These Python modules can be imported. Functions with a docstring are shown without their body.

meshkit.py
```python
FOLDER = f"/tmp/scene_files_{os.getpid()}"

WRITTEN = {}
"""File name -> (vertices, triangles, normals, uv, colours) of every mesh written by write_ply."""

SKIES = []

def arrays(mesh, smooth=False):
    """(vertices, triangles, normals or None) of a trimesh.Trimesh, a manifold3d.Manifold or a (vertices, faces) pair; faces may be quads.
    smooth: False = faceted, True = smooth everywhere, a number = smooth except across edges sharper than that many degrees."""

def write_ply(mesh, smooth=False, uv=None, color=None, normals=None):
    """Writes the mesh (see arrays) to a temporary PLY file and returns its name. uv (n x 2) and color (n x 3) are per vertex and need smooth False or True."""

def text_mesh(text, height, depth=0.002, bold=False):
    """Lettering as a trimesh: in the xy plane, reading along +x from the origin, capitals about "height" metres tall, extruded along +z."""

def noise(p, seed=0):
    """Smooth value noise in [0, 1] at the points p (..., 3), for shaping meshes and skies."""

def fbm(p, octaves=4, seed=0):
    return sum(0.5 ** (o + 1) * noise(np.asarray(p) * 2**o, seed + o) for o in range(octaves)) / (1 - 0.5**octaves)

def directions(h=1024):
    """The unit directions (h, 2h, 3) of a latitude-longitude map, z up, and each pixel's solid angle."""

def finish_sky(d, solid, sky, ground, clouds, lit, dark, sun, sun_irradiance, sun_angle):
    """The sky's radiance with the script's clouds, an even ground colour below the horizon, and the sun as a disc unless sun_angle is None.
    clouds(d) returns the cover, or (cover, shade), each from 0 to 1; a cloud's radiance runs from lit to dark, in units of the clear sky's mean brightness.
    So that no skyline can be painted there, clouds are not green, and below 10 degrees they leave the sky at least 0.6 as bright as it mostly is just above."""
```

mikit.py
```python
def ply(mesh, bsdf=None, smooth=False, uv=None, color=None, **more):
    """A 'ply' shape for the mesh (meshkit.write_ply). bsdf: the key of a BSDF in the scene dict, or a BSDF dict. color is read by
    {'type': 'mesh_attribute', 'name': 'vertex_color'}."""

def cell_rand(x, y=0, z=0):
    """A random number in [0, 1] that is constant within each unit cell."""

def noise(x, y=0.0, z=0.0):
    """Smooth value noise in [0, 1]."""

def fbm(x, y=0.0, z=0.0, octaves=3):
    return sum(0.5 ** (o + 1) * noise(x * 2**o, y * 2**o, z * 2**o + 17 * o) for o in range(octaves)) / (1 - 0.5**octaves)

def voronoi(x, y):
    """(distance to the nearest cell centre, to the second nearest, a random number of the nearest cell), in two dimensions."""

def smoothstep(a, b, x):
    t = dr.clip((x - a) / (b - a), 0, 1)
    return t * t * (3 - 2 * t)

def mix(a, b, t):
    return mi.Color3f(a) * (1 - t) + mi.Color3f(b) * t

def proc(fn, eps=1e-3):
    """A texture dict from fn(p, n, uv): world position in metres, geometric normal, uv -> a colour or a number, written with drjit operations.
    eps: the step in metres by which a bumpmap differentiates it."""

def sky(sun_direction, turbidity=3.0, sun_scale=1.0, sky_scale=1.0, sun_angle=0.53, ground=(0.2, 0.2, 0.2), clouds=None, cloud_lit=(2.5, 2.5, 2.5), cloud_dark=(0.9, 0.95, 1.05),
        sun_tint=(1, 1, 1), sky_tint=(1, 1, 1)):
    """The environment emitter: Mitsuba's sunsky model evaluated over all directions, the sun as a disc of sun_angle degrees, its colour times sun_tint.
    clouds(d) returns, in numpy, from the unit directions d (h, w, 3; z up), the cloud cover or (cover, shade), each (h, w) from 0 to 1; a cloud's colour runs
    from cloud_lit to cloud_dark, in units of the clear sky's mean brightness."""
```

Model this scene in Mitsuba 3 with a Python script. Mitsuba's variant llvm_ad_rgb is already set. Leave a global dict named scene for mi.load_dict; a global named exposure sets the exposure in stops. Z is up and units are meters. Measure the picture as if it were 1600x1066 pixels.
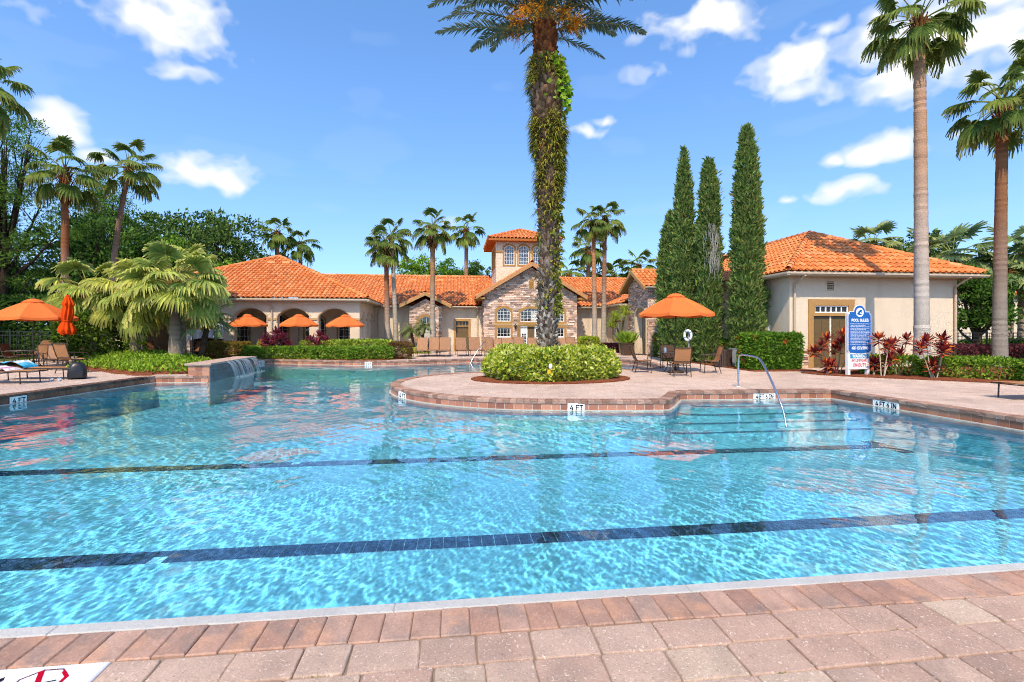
import math, numpy as np, trimesh, mitsuba as mi, drjit as dr, mikit, meshkit
from shapely.geometry import Polygon, LineString, Point, box as sbox
from shapely import affinity
from shapely.ops import unary_union
from mikit import proc, noise, fbm, cell_rand, smoothstep, mix

T = mi.ScalarTransform4f
scene, labels = {}, {}
PI = math.pi

# ------------------------------------------------------------------ camera, sky, exposure
# World: a = x runs along the pool's near edge and the building fronts, b = y runs away from the camera, z up, metres.
YAW = math.radians(6.8)
scene['camera'] = {'type': 'perspective', 'fov': 92.94, 'fov_axis': 'x', 'near_clip': 0.05, 'far_clip': 3000.0,
                   'principal_point_offset_y': 0.0150,
                   'to_world': T().look_at(origin=[0, 0, 1.5], target=[math.sin(YAW), math.cos(YAW), 1.5], up=[0, 0, 1])}
SUN = (-0.27, -0.85, 1.0)
CLOUDS = [(-28.2, 27.6, 5.6, 3.2, .95), (-24.9, 15.4, 4.6, 2.0, 1.0), (-36, 17.6, 2.1, 1.7, .9), (-27.6, 23.7, 3.2, 1.3, .55), (28.0, 30.2, 6.2, 2.3, 1.0),
          (38.5, 24.6, 5.4, 3.0, 1.0), (43.5, 25.2, 4.0, 2.4, 1.0), (49.0, 23.6, 6.5, 4.0, 1.25), (45.5, 22.6, 4.0, 2.2, 1.1), (52.5, 26.0, 4.5, 2.6, 1.1), (44.1, 16.3, 3.3, 1.5, 1.0), (41.1, 13.1, 2.9, 1.35, 1.0), (40.4, 16.1, 1.3, .8, .8), (36.6, 13.2, 1.2, .6, .7),
          (15.2, 22.0, 3.0, .8, .8), (17.4, 22.9, 1.8, .6, .7), (-.3, 12.7, 1.6, 1.1, .5), (-38, 25.5, 5.5, 2.4, .38), (39.9, 27.3, 2.2, 1.1, .75), (49.4, 16.4, 1.0, .6, .6), (-33.7, 15.4, 1.5, 1.0, .8),
          (-22, 9, 6, 1.0, .25), (22, 27, 3, 1.2, .45), (60, 20, 7, 3, 1), (75, 32, 9, 4, 1), (100, 25, 9, 4, 1), (-60, 28, 9, 4, 1), (-85, 20, 8, 3, 1), (140, 30, 9, 4, .9), (-140, 28, 9, 4, .9), (175, 40, 9, 5, .8), (10, 60, 10, 5, .6)]


def sky_clouds(d):
    az = np.degrees(np.arctan2(d[..., 0], d[..., 1]))
    el = np.degrees(np.arcsin(np.clip(d[..., 2], -1, 1)))
    wx = meshkit.fbm(np.stack([az * .35, el * .5, 0 * az + 3], -1), 3, 31) - .5
    wy = meshkit.fbm(np.stack([az * .35, el * .5, 0 * az + 9], -1), 3, 33) - .5
    q = np.stack([az * .34 + wx * 1.2, el * .55 + wy * 1.2, 0 * az], -1)
    n = meshkit.fbm(q, 5, 3)
    n2 = meshkit.fbm(q * 2.9 + 9, 4, 8)
    dens = np.zeros(az.shape)
    for a, e, w, h, s in CLOUDS:
        da, de = (az - a + 180) % 360 - 180 + wx * w * .9, el - e + wy * h * 1.3
        de = np.where(de < 0, de * 1.35, de)
        dens = np.maximum(dens, s * np.exp(-1.1 * ((da / w) ** 2 + (de / h) ** 2)))
    v = dens * (.30 + 1.35 * n) + (n2 - .5) * .42 * np.clip(dens * 4, 0, 1) - .06
    cover = np.clip((v - .19) / .60, 0, 1)
    cover = cover ** .85 * .97
    wisp = np.clip((meshkit.fbm(np.stack([az * .10 + 4, el * .30, 0 * az], -1), 4, 21) - .58) * .6, 0, .04)
    shade = np.clip(.75 - v * .9 + (n2 - .5) * 1.0, 0, .8)
    return np.maximum(cover, wisp), shade


scene['sky'] = mikit.sky(SUN, turbidity=4.2, clouds=sky_clouds, cloud_lit=(1.75, 1.75, 1.75), cloud_dark=(1.35, 1.42, 1.52), sun_tint=(.98, .98, 1.0), sky_scale=1.75, sky_tint=(.77, .96, 1.15))
exposure = 1.85


# ------------------------------------------------------------------ materials
def piece_color(p, n, uv):
    '''each piece carries its own plain colour, packed in its uv (see put)'''
    r = dr.floor(uv.x)
    return mi.Color3f(r / 1023, (uv.x - r - .1) / .8, uv.y)


def vcol():
    return proc(piece_color)


def rgb(*c):
    return {'type': 'rgb', 'value': list(c)}


def two(b):
    return {'type': 'twosided', 'b': b}


def bump(fn, b, scale=1.0, eps=2e-3):
    return {'type': 'bumpmap', 'tex': proc(fn, eps), 'scale': scale, 'b': b}


scene['matte'] = two({'type': 'diffuse', 'reflectance': vcol()})
scene['satin'] = two({'type': 'principled', 'base_color': vcol(), 'roughness': .38, 'specular': .5})
scene['rough'] = two(bump(lambda p, n, uv: fbm(p.x * 22, p.y * 22, p.z * 30, 3) * .02, {'type': 'diffuse', 'reflectance': vcol()}, 1.0, 4e-3))
scene['leaf'] = {'type': 'principledthin', 'base_color': vcol(), 'roughness': .62, 'diff_trans': .75, 'eta': 1.3}
scene['canvas'] = {'type': 'principledthin', 'base_color': vcol(), 'roughness': .9, 'diff_trans': .30, 'eta': 1.3}
scene['chrome'] = two({'type': 'roughconductor', 'material': 'Cr', 'alpha': .12})
scene['glass'] = {'type': 'thindielectric', 'int_ior': 1.5}
scene['terracotta'] = two({'type': 'principled', 'base_color': vcol(), 'roughness': .6, 'specular': .35})


def stucco_color(p, n, uv):
    k = fbm(p.x * .7, p.y * .7, p.z * .9, 3)
    stain = smoothstep(.5, .9, fbm(p.x * 2.3 + 5, p.y * 2.3, p.z * .35, 3)) * .10 + smoothstep(.52, .8, fbm(p.x * 5 + p.y * 5, 3, p.z * .45, 4)) * .07 + smoothstep(.55, .0, p.z - .5 * fbm(p.x * 2 + p.y * 2, 7, 0, 3)) * .14
    c = mix([.72, .615, .485], [.66, .555, .43], k)
    return c * (1 - stain) * (.97 + .06 * noise(p.x * 45, p.y * 45, p.z * 45))


scene['stucco'] = two(bump(lambda p, n, uv: fbm(p.x * 28, p.y * 28, p.z * 28, 3) * .012, {'type': 'diffuse', 'reflectance': proc(stucco_color)}, 1.0, 4e-3))


def paver_grain(p, n, uv):
    t = uv.x                                       # one random number per paver: its tone
    c = mix([.465, .312, .24], [.52, .372, .29], smoothstep(.1, .8, t))
    c = mix(c, [.33, .205, .155], smoothstep(.80, .98, uv.y) * .6)
    c = mix(c, [.52, .41, .30], smoothstep(.84, 1.0, t) * .5)
    cloud = fbm(p.x * 7 + t * 31, p.y * 7, 0, 4)
    c = c * (.75 + .28 * cloud)
    blot = smoothstep(.60, .80, fbm(p.x * 4.3 + t * 17, p.y * 4.3 + 3, 0, 4))
    c = mix(c, [.27, .20, .165], blot * .34)
    g = noise(p.x * 210, p.y * 210, 0)
    g2 = noise(p.x * 95 + 7, p.y * 95, 3)
    c = c * (.88 + .22 * g) * (.93 + .14 * g2)
    speck = smoothstep(.84, .93, noise(p.x * 120 + 31, p.y * 120, 5))
    c = mix(c, [.74, .66, .57], speck * .6)
    pit = smoothstep(.86, .95, noise(p.x * 150 + 3, p.y * 150 + 9, 8))
    return mix(c, [.16, .105, .08], pit * .55)


scene['paver'] = two(bump(lambda p, n, uv: noise(p.x * 150, p.y * 150) * .0022 + fbm(p.x * 38, p.y * 38) * .0035, {'type': 'principled', 'base_color': proc(paver_grain), 'roughness': .78, 'specular': .3}, 1.0, 1.2e-3))


def brick_grain(p, n, uv):
    t = uv.x
    c = mix([.37, .215, .155], [.42, .27, .205], smoothstep(.2, .9, t))
    c = mix(c, [.30, .175, .13], smoothstep(.68, .95, uv.y) * .8)
    c = c * (.74 + .48 * fbm(p.x * 9 + t * 41, p.y * 9, 0, 4))
    blot = smoothstep(.52, .72, fbm(p.x * 5 + t * 23, p.y * 5 + 8, 0, 4))
    c = mix(c, [.20, .165, .15], blot * .45)
    c = mix(c, [.54, .29, .17], smoothstep(.60, .8, fbm(p.x * 6 + 50, p.y * 6 + t * 9, 0, 3)) * .5)
    c = c * (.88 + .24 * noise(p.x * 170, p.y * 170)) * (.94 + .12 * noise(p.x * 70, p.y * 70, 4))
    return mix(c, [.62, .52, .44], smoothstep(.88, .95, noise(p.x * 110 + 11, p.y * 110, 5)) * .4)


scene['brick'] = two(bump(lambda p, n, uv: noise(p.x * 120, p.y * 120) * .0018 + fbm(p.x * 30, p.y * 30) * .003, {'type': 'principled', 'base_color': proc(brick_grain), 'roughness': .7, 'specular': .35}, 1.0, 1.2e-3))


def deck_cells(p):
    row = dr.floor(p.y / .225)
    L = dr.select(cell_rand(row, 7) > .5, .30, .225)
    col = dr.floor((p.x + cell_rand(row, 3) * .3) / L)
    fx = (p.x + cell_rand(row, 3) * .3) / L - col
    fy = p.y / .225 - row
    e = dr.minimum(dr.minimum(fx, 1 - fx) * L, dr.minimum(fy, 1 - fy) * .225)
    return row, col, e


def deck_color(p, n, uv):
    row, col, e = deck_cells(p)
    r = cell_rand(row, col, 5)
    c = mix([.45, .335, .275], [.50, .385, .32], r)
    c = mix(c, [.36, .235, .18], smoothstep(.80, 1.0, cell_rand(row, col, 9)) * .45)
    c = c * (.68 + .31 * fbm(p.x * 1.1, p.y * 1.1, 0, 4)) * (.94 + .12 * noise(p.x * 40, p.y * 40))
    return mix([.29, .215, .175], c, smoothstep(.001, .007, e))


scene['deck'] = two(bump(lambda p, n, uv: smoothstep(.0, .012, deck_cells(p)[2]) * .006 + noise(p.x * 90, p.y * 90) * .002, {'type': 'principled', 'base_color': proc(deck_color), 'roughness': .75, 'specular': .3}, 1.0, 2e-3))
scene['concrete'] = two(bump(lambda p, n, uv: noise(p.x * 130, p.y * 130, p.z * 130) * .001, {'type': 'principled', 'base_color': proc(lambda p, n, uv: mix([.48, .475, .455], [.39, .385, .37], fbm(p.x * 6, p.y * 6, p.z * 6, 4)) * (.92 + .14 * noise(p.x * 160, p.y * 160, 2))), 'roughness': .7, 'specular': .3}, 1.0, 1e-3))
scene['asphalt'] = two({'type': 'diffuse', 'reflectance': proc(lambda p, n, uv: mix([.10, .10, .10], [.16, .155, .15], fbm(p.x * 2, p.y * 2, 0, 4)))})
scene['sand'] = two({'type': 'diffuse', 'reflectance': proc(lambda p, n, uv: mix([.20, .15, .115], [.36, .28, .22], fbm(p.x * 30, p.y * 30, 0, 3)))})
scene['mulch'] = two(bump(lambda p, n, uv: fbm(p.x * 26, p.y * 40, 0, 3) * .06, {'type': 'diffuse', 'reflectance': proc(lambda p, n, uv: mix([.10, .032, .018], [.30, .105, .055], fbm(p.x * 24, p.y * 33, 0, 3)))}, 1.0, 4e-3))
scene['turf'] = two({'type': 'diffuse', 'reflectance': proc(lambda p, n, uv: mix([.035, .06, .012], [.10, .12, .035], fbm(p.x * .8, p.y * .8, 0, 4)) * (.7 + .6 * noise(p.x * 9, p.y * 9)))})
scene['plaster'] = two({'type': 'diffuse', 'reflectance': proc(lambda p, n, uv: mix([.18, .445, .53], [.215, .495, .575], fbm(p.x * .9, p.y * .9, p.z, 4)) * (.95 + .1 * noise(p.x * 60, p.y * 60, p.z * 60)))})
scene['ceramic'] = two({'type': 'principled', 'base_color': vcol(), 'roughness': .25, 'specular': .5})

# water: a wavy sheet. Its surface is a sum of travelling ripples; a caustic light pattern, computed from ripple curvature, is painted into its transmittance.
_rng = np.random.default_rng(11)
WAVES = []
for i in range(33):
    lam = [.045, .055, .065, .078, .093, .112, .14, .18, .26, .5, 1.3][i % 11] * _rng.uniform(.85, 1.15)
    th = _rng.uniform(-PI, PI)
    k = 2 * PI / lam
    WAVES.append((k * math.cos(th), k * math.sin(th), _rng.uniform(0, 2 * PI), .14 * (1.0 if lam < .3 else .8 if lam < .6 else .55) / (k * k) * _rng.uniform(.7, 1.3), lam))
CAUSTIC_STRENGTH = 1.3


def wave_height(x, y):
    return sum((2.2 if lam < .4 else .9) * A * np.sin(kx * x + ky * y + ph) for kx, ky, ph, A, lam in WAVES if lam > .115)


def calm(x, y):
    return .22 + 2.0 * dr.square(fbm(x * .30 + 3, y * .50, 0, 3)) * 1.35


def painted_caustics(p, n, uv):
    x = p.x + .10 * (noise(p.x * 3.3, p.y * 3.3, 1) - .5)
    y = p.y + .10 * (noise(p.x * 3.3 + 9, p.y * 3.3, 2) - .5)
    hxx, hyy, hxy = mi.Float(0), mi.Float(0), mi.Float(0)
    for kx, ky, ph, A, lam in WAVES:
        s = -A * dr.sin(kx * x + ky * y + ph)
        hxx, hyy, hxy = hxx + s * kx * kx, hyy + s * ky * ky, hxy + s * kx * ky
    q = CAUSTIC_STRENGTH * calm(p.x, p.y)
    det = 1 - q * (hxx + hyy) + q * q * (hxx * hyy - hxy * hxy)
    caustic_gain = dr.clip(1 / dr.maximum(dr.abs(det), .2), .50, 3.4)
    return mi.Color3f(.68, .885, .93) * (.36 + .60 * dr.power(caustic_gain, .72))  # caustic light painted into the transmittance colour, so view rays show it too


scene['water_sheet'] = {'type': 'thindielectric', 'int_ior': 1.22, 'specular_transmittance': proc(painted_caustics)}


# ------------------------------------------------------------------ mesh helpers
def srgb(h, k=1.0):
    c = [int(h[i:i + 2], 16) / 255 for i in (0, 2, 4)]
    return tuple(k * (x / 12.92 if x <= .04045 else ((x + .055) / 1.055) ** 2.4) for x in c)


def quads(f):
    f = np.asarray(f)
    return np.vstack([f[:, [0, 1, 2]], f[:, [0, 2, 3]]])


def flat(v, f):
    v = np.asarray(v, float)[np.asarray(f).ravel()]
    return v, np.arange(len(v)).reshape(-1, 3)


BOXQ = quads([[0, 3, 2, 1], [4, 5, 6, 7], [0, 1, 5, 4], [1, 2, 6, 5], [2, 3, 7, 6], [3, 0, 4, 7]])


def rotz(a):
    c, s = math.cos(a), math.sin(a)
    return np.array([[c, -s, 0], [s, c, 0], [0, 0, 1.0]])


def onto(plane, at):
    """(u, z, h) -> x, y, z. 'b': upright plane y = at seen from -y; 'a': x = at seen from -x; 'r': x = at seen from +x; 'f': y = at seen from +y; 'g': level plane z = at. h points at the viewer."""
    def go(w):
        u, z, h = w[:, 0], w[:, 1], w[:, 2]
        if plane == 'b': return np.stack([u, at - h, z], 1)
        if plane == 'f': return np.stack([u, at + h, z], 1)
        if plane == 'a': return np.stack([at - h, u, z], 1)
        if plane == 'r': return np.stack([at + h, u, z], 1)
        return np.stack([u, z, at + h], 1)
    return go


class M:
    def __init__(s):
        s.v, s.f, s.c, s.uv, s.n = [], [], [], [], 0

    def add(s, v, f, c=(1, 1, 1), uv=None):
        v, f = np.asarray(v, float), np.asarray(f, int)
        s.v.append(v); s.f.append(f + s.n); s.n += len(v)
        s.c.append(np.broadcast_to(np.asarray(c, float), (len(v), 3)))
        s.uv.append(np.broadcast_to(np.asarray((0, 0) if uv is None else uv, float), (len(v), 2)))
        return s

    def box(s, x0, x1, y0, y1, z0, z1, c=(1, 1, 1), uv=None):
        v = np.array([[x0, y0, z0], [x1, y0, z0], [x1, y1, z0], [x0, y1, z0], [x0, y0, z1], [x1, y0, z1], [x1, y1, z1], [x0, y1, z1]])
        return s.add(*flat(v, BOXQ), c, uv)

    def block(s, cx, cy, hx, hy, z0, z1, ang, c, ch=.008, uv=None):
        """a chamfered brick, turned by ang"""
        r = np.array([[-1, -1], [1, -1], [1, 1], [-1, 1]])
        o, i = r * [hx, hy], r * [hx - ch, hy - ch]
        v = np.vstack([np.c_[o, [z0] * 4], np.c_[o, [z1 - ch] * 4], np.c_[i, [z1] * 4]]) @ rotz(ang).T + [cx, cy, 0]
        q = [[a + k, a + (k + 1) % 4, a + 4 + (k + 1) % 4, a + 4 + k] for a in (0, 4) for k in range(4)] + [[8, 9, 10, 11]]
        return s.add(*flat(v, quads(q)), c, uv)

    def tube(s, pts, r, c=(1, 1, 1), sides=8, cap=True):
        p = np.asarray(pts, float)
        t = np.gradient(p, axis=0)
        t /= np.linalg.norm(t, axis=1, keepdims=True) + 1e-12
        a = np.cross(t, np.where(np.abs(t[:, 2:]) < .9, [0, 0, 1.0], [1.0, 0, 0]))
        a /= np.linalg.norm(a, axis=1, keepdims=True) + 1e-12
        for k in range(1, len(a)):                      # keep the frame from flipping
            w = a[k - 1] - t[k] * (a[k - 1] @ t[k]); l = np.linalg.norm(w)
            if l > 1e-6: a[k] = w / l
        b, g = np.cross(t, a), np.arange(sides) * 2 * PI / sides
        r = np.broadcast_to(r, (len(p),))
        v = (p[:, None] + r[:, None, None] * (np.cos(g)[None, :, None] * a[:, None] + np.sin(g)[None, :, None] * b[:, None])).reshape(-1, 3)
        i, j = np.meshgrid(np.arange(len(p) - 1), np.arange(sides), indexing='ij')
        f = quads(np.stack([i * sides + j, i * sides + (j + 1) % sides, (i + 1) * sides + (j + 1) % sides, (i + 1) * sides + j], -1).reshape(-1, 4))
        if np.ndim(c) == 2:                             # rings of their own colours: each ring of faces keeps its own vertices
            k = len(p) - 1; w = v.reshape(len(p), sides, 3)
            v2 = np.stack([w[:-1], w[1:]], 1).reshape(-1, 3)
            i, j = np.meshgrid(np.arange(k) * 2, np.arange(sides), indexing='ij')
            f = quads(np.stack([i * sides + j, i * sides + (j + 1) % sides, (i + 1) * sides + (j + 1) % sides, (i + 1) * sides + j], -1).reshape(-1, 4))
            s.add(v2, f, np.repeat(np.asarray(c)[:-1], 2 * sides, 0))
        else:
            s.add(v, f, c)
        if cap and r[-1] > .004:
            for ring, fl in ((np.arange(sides), 1), (np.arange(sides) + (len(p) - 1) * sides, 0)):
                w = v[ring]; ff = [[0, k + 1, k] if fl else [0, k, k + 1] for k in range(1, sides - 1)]
                s.add(w, ff, c[0] if np.ndim(c) == 2 else c)
        return s

    def lathe(s, prof, c, n=20, at=(0, 0, 0)):
        prof = np.asarray(prof, float); g = np.arange(n) * 2 * PI / n
        v = np.stack([prof[:, None, 0] * np.cos(g), prof[:, None, 0] * np.sin(g), np.repeat(prof[:, 1:], n, 1)], -1).reshape(-1, 3) + at
        i, j = np.meshgrid(np.arange(len(prof) - 1), np.arange(n), indexing='ij')
        return s.add(v, quads(np.stack([i * n + j, i * n + (j + 1) % n, (i + 1) * n + (j + 1) % n, (i + 1) * n + j], -1).reshape(-1, 4)), c)

    def prism(s, poly, h0, h1, plane, at, c=(1, 1, 1)):
        for g in getattr(poly, 'geoms', [poly]):
            if g.is_empty or g.area < 1e-6: continue
            m = trimesh.creation.extrude_polygon(g, h1 - h0, engine='earcut')
            v, f = np.array(m.vertices) + [0, 0, h0], np.array(m.faces)
            v = onto(plane, at)(v)
            if plane in 'br' and False: f = f[:, ::-1]
            if trimesh.Trimesh(v, f, process=False).volume < 0: f = f[:, ::-1]
            s.add(*flat(v, f), c)
        return s

    def sheet(s, poly, z, c=(1, 1, 1)):
        for g in getattr(poly, 'geoms', [poly]):
            if g.is_empty: continue
            v, f = trimesh.creation.triangulate_polygon(g, engine='earcut')
            f = np.asarray(f); v = np.asarray(v)
            ar = np.cross(v[f[:, 1]] - v[f[:, 0]], v[f[:, 2]] - v[f[:, 0]])
            f = np.where((ar < 0)[:, None], f[:, ::-1], f)
            s.add(np.c_[v, np.full(len(v), z)], f, c)
        return s

    def text(s, txt, height, u, z, h, plane, at, c, width=None, bold=True):
        m = meshkit.text_mesh(txt, height, .004, bold)
        v = np.array(m.vertices); w = np.ptp(v[:, 0])
        if width: v[:, 0] *= width / w; w = width
        v = np.stack([(v[:, 0] - w / 2) * (-1 if plane in 'f' else 1) * (-1 if plane == 'a' else 1) + u, v[:, 1] + z, v[:, 2] + h], 1)
        return s.add(*flat(onto(plane, at)(v), m.faces), c)

    def mesh(s):
        return np.vstack(s.v), np.vstack(s.f), np.vstack(s.c), np.vstack(s.uv)


CUR = [np.eye(4)]                                   # where the thing being built stands


def place(x, y, z=0, rot=0, k=1.0):
    m = np.eye(4); m[:3, :3] = rotz(rot) * k; m[:3, 3] = (x, y, z); CUR[0] = m


def home():
    CUR[0] = np.eye(4)


_count = {}


def numbered(name):
    k = _count.get(name, 0); _count[name] = k + 1
    return name if k == 0 else f'{name}_{k:03d}'


GROUPS = {'fan_palm': 'tall slender fan palms round the pool', 'cabbage_palm': 'cabbage palms behind the pool house', 'fountain_palm': 'drooping fan palms on the mound', 'dwarf_date_palm': 'dwarf date palms', 'cordyline': 'red and magenta leaved plants in the beds',
          'hedge': 'clipped hedges', 'shrub': 'shrubs', 'italian_cypress': 'row of cypresses along the pool house', 'oak_tree': 'leafy trees round the grounds', 'bald_cypress': 'feathery trees at the left', 'shade_tree': 'trees behind the clubhouse roof', 'distant_tree': 'distant trees',
          'umbrella': 'open orange umbrellas', 'closed_umbrella': 'closed orange umbrellas', 'sling_chair': 'sling chairs round the tables', 'round_table': 'round tables', 'sun_lounger': 'sun loungers', 'towel': 'towels on the loungers', 'sandal': 'pair of sandals', 'handrail': 'steel handrails at the pool', 'fence': 'dark metal fences'}


def thing(name, label, cat, group=None):
    group = group or GROUPS.get(name)
    key = numbered(name)
    labels[key] = {'label': label, 'category': cat}
    if group: labels[key]['group'] = group
    return key


def packed(c):
    c = np.clip(c, 0, .999)
    return np.stack([np.round(c[:, 0] * 1023) + .1 + .8 * c[:, 1], c[:, 2]], 1)


def shape(v, f, c, uv, mat, smooth):
    if mat in ('paver', 'brick'): return mikit.ply((v, f), mat, smooth=smooth, uv=uv)
    if not smooth:                                      # one colour per face
        c = np.repeat(c[f].mean(1), 3, 0); v, f = flat(v, f)
    return mikit.ply((v, f), mat, smooth=smooth, uv=packed(c))


def put(key, m, mat, smooth=True, label=None, kind=None, **more):
    v, f, c, uv = m.mesh()
    v = v @ CUR[0][:3, :3].T + CUR[0][:3, 3]
    scene[key] = shape(v, f, c, uv, mat, smooth)
    if label or kind:
        labels.setdefault(key, {})
        if label: labels[key]['label'] = label
        if kind: labels[key]['kind'] = kind
    return key


def part(parent, name, m, mat, **kw):
    return put(numbered(f'{parent}__{name}'), m, mat, **kw)


def solo(name, m, mat, label, cat, group=None, **kw):
    return put(thing(name, label, cat, group), m, mat, **kw)


def struct(name, m, mat, label=None, **kw):
    return put(numbered(name), m, mat, kind='structure', label=label, **kw)


def chaikin(pts, n=2):
    p = np.asarray(pts, float)
    for _ in range(n):
        q = np.empty((2 * len(p) - 2, p.shape[1])); q[0::2] = p[:-1] * .75 + p[1:] * .25; q[1::2] = p[:-1] * .25 + p[1:] * .75
        p = np.vstack([p[:1], q, p[-1:]])
    return p


def along(pts, step):
    """points, headings and true step every 'step' metres along a polyline"""
    ls = LineString(pts); n = max(1, round(ls.length / step)); st = ls.length / n
    out = []
    for k in range(n):
        p, a, b = ls.interpolate((k + .5) * st), ls.interpolate(k * st), ls.interpolate((k + 1) * st)
        out.append((p.x, p.y, math.atan2(b.y - a.y, b.x - a.x)))
    return out, st

# ------------------------------------------------------------------ the ground, the deck and the pool
R = np.random.default_rng(5)
WZ, FZ = -.20, -1.0                                  # water level, pool floor (as deep as it looks through water)
isl = chaikin([(5.5, 11.38), (4.62, 9.98), (4.3, 9.96), (2.58, 10.12), (1.24, 10.39), (.43, 10.76), (-.43, 11.38), (-1.12, 12.2), (-1.62, 13.2), (-1.80, 14.2), (-1.62, 15.3), (-1.05, 16.5), (0, 17.3), (1.1, 17.75), (3.5, 18.05), (6.2, 18.1), (7.6, 18.3), (8.7, 19.6), (9.2, 22), (8.9, 24.2), (7.6, 25.7), (6, 26.1), (3.4, 26.35), (1.75, 26.2), (.7, 25.9), (-.31, 25.5), (-2.2, 24.72), (-4, 24.4), (-6, 25.1), (-8.5, 26.2), (-10.8, 26.9), (-12.2, 26.6), (-12.6, 24.8), (-12.2, 22.9)], 2)
isl = np.vstack([[(5.5, 11.38), (4.62, 9.98)], isl[3:]])
pool_line = np.vstack([[(-10.55, 2.74), (9.82, 2.74), (9.42, 11.2), (5.5, 11.38)], isl[1:], [(-8.45, 21.7), (-8.1, 17.2), (-9.72, 17.2), (-9.85, 16.6), (-10.25, 12.4)]])
pool = Polygon(pool_line).buffer(0)
mound = Polygon(chaikin([(-18.5, 26.5), (-16.5, 23.4), (-14.2, 20.6), (-12.4, 19.3), (-11.0, 18.0), (-9.95, 17.45), (-8.55, 17.42), (-8.9, 21.6), (-12.5, 22.6), (-11.6, 24.6), (-12.6, 26.4), (-15.5, 27.6), (-18.5, 26.5)], 2)).buffer(0)
SLOT = sbox(-5, .62, 6.2, 2.66).union(sbox(-10.6, 2.655, 9.9, 2.80))
deck_area = Polygon([(-22, 0.62), (-22, 36), (11.9, 36), (11.9, 27.5), (13.6, 27.5), (13.6, 18.2), (26, 18.2), (26, 0.62)])
m = M(); m.sheet(Polygon([(-900, -400), (-900, 1400), (900, 1400), (900, -400)]).difference(deck_area.buffer(.0)), -.02)
struct('ground', m, 'turf')
m = M(); m.sheet(deck_area.difference(pool.buffer(.02)).difference(SLOT), 0)
m.sheet(sbox(-5, .62, 6.2, 2.66), -.035)
struct('pool_deck', m, 'deck')
m = M(); m.sheet(sbox(-22, -14, 26, .62), 0); struct('terrace', m, 'deck')

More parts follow.
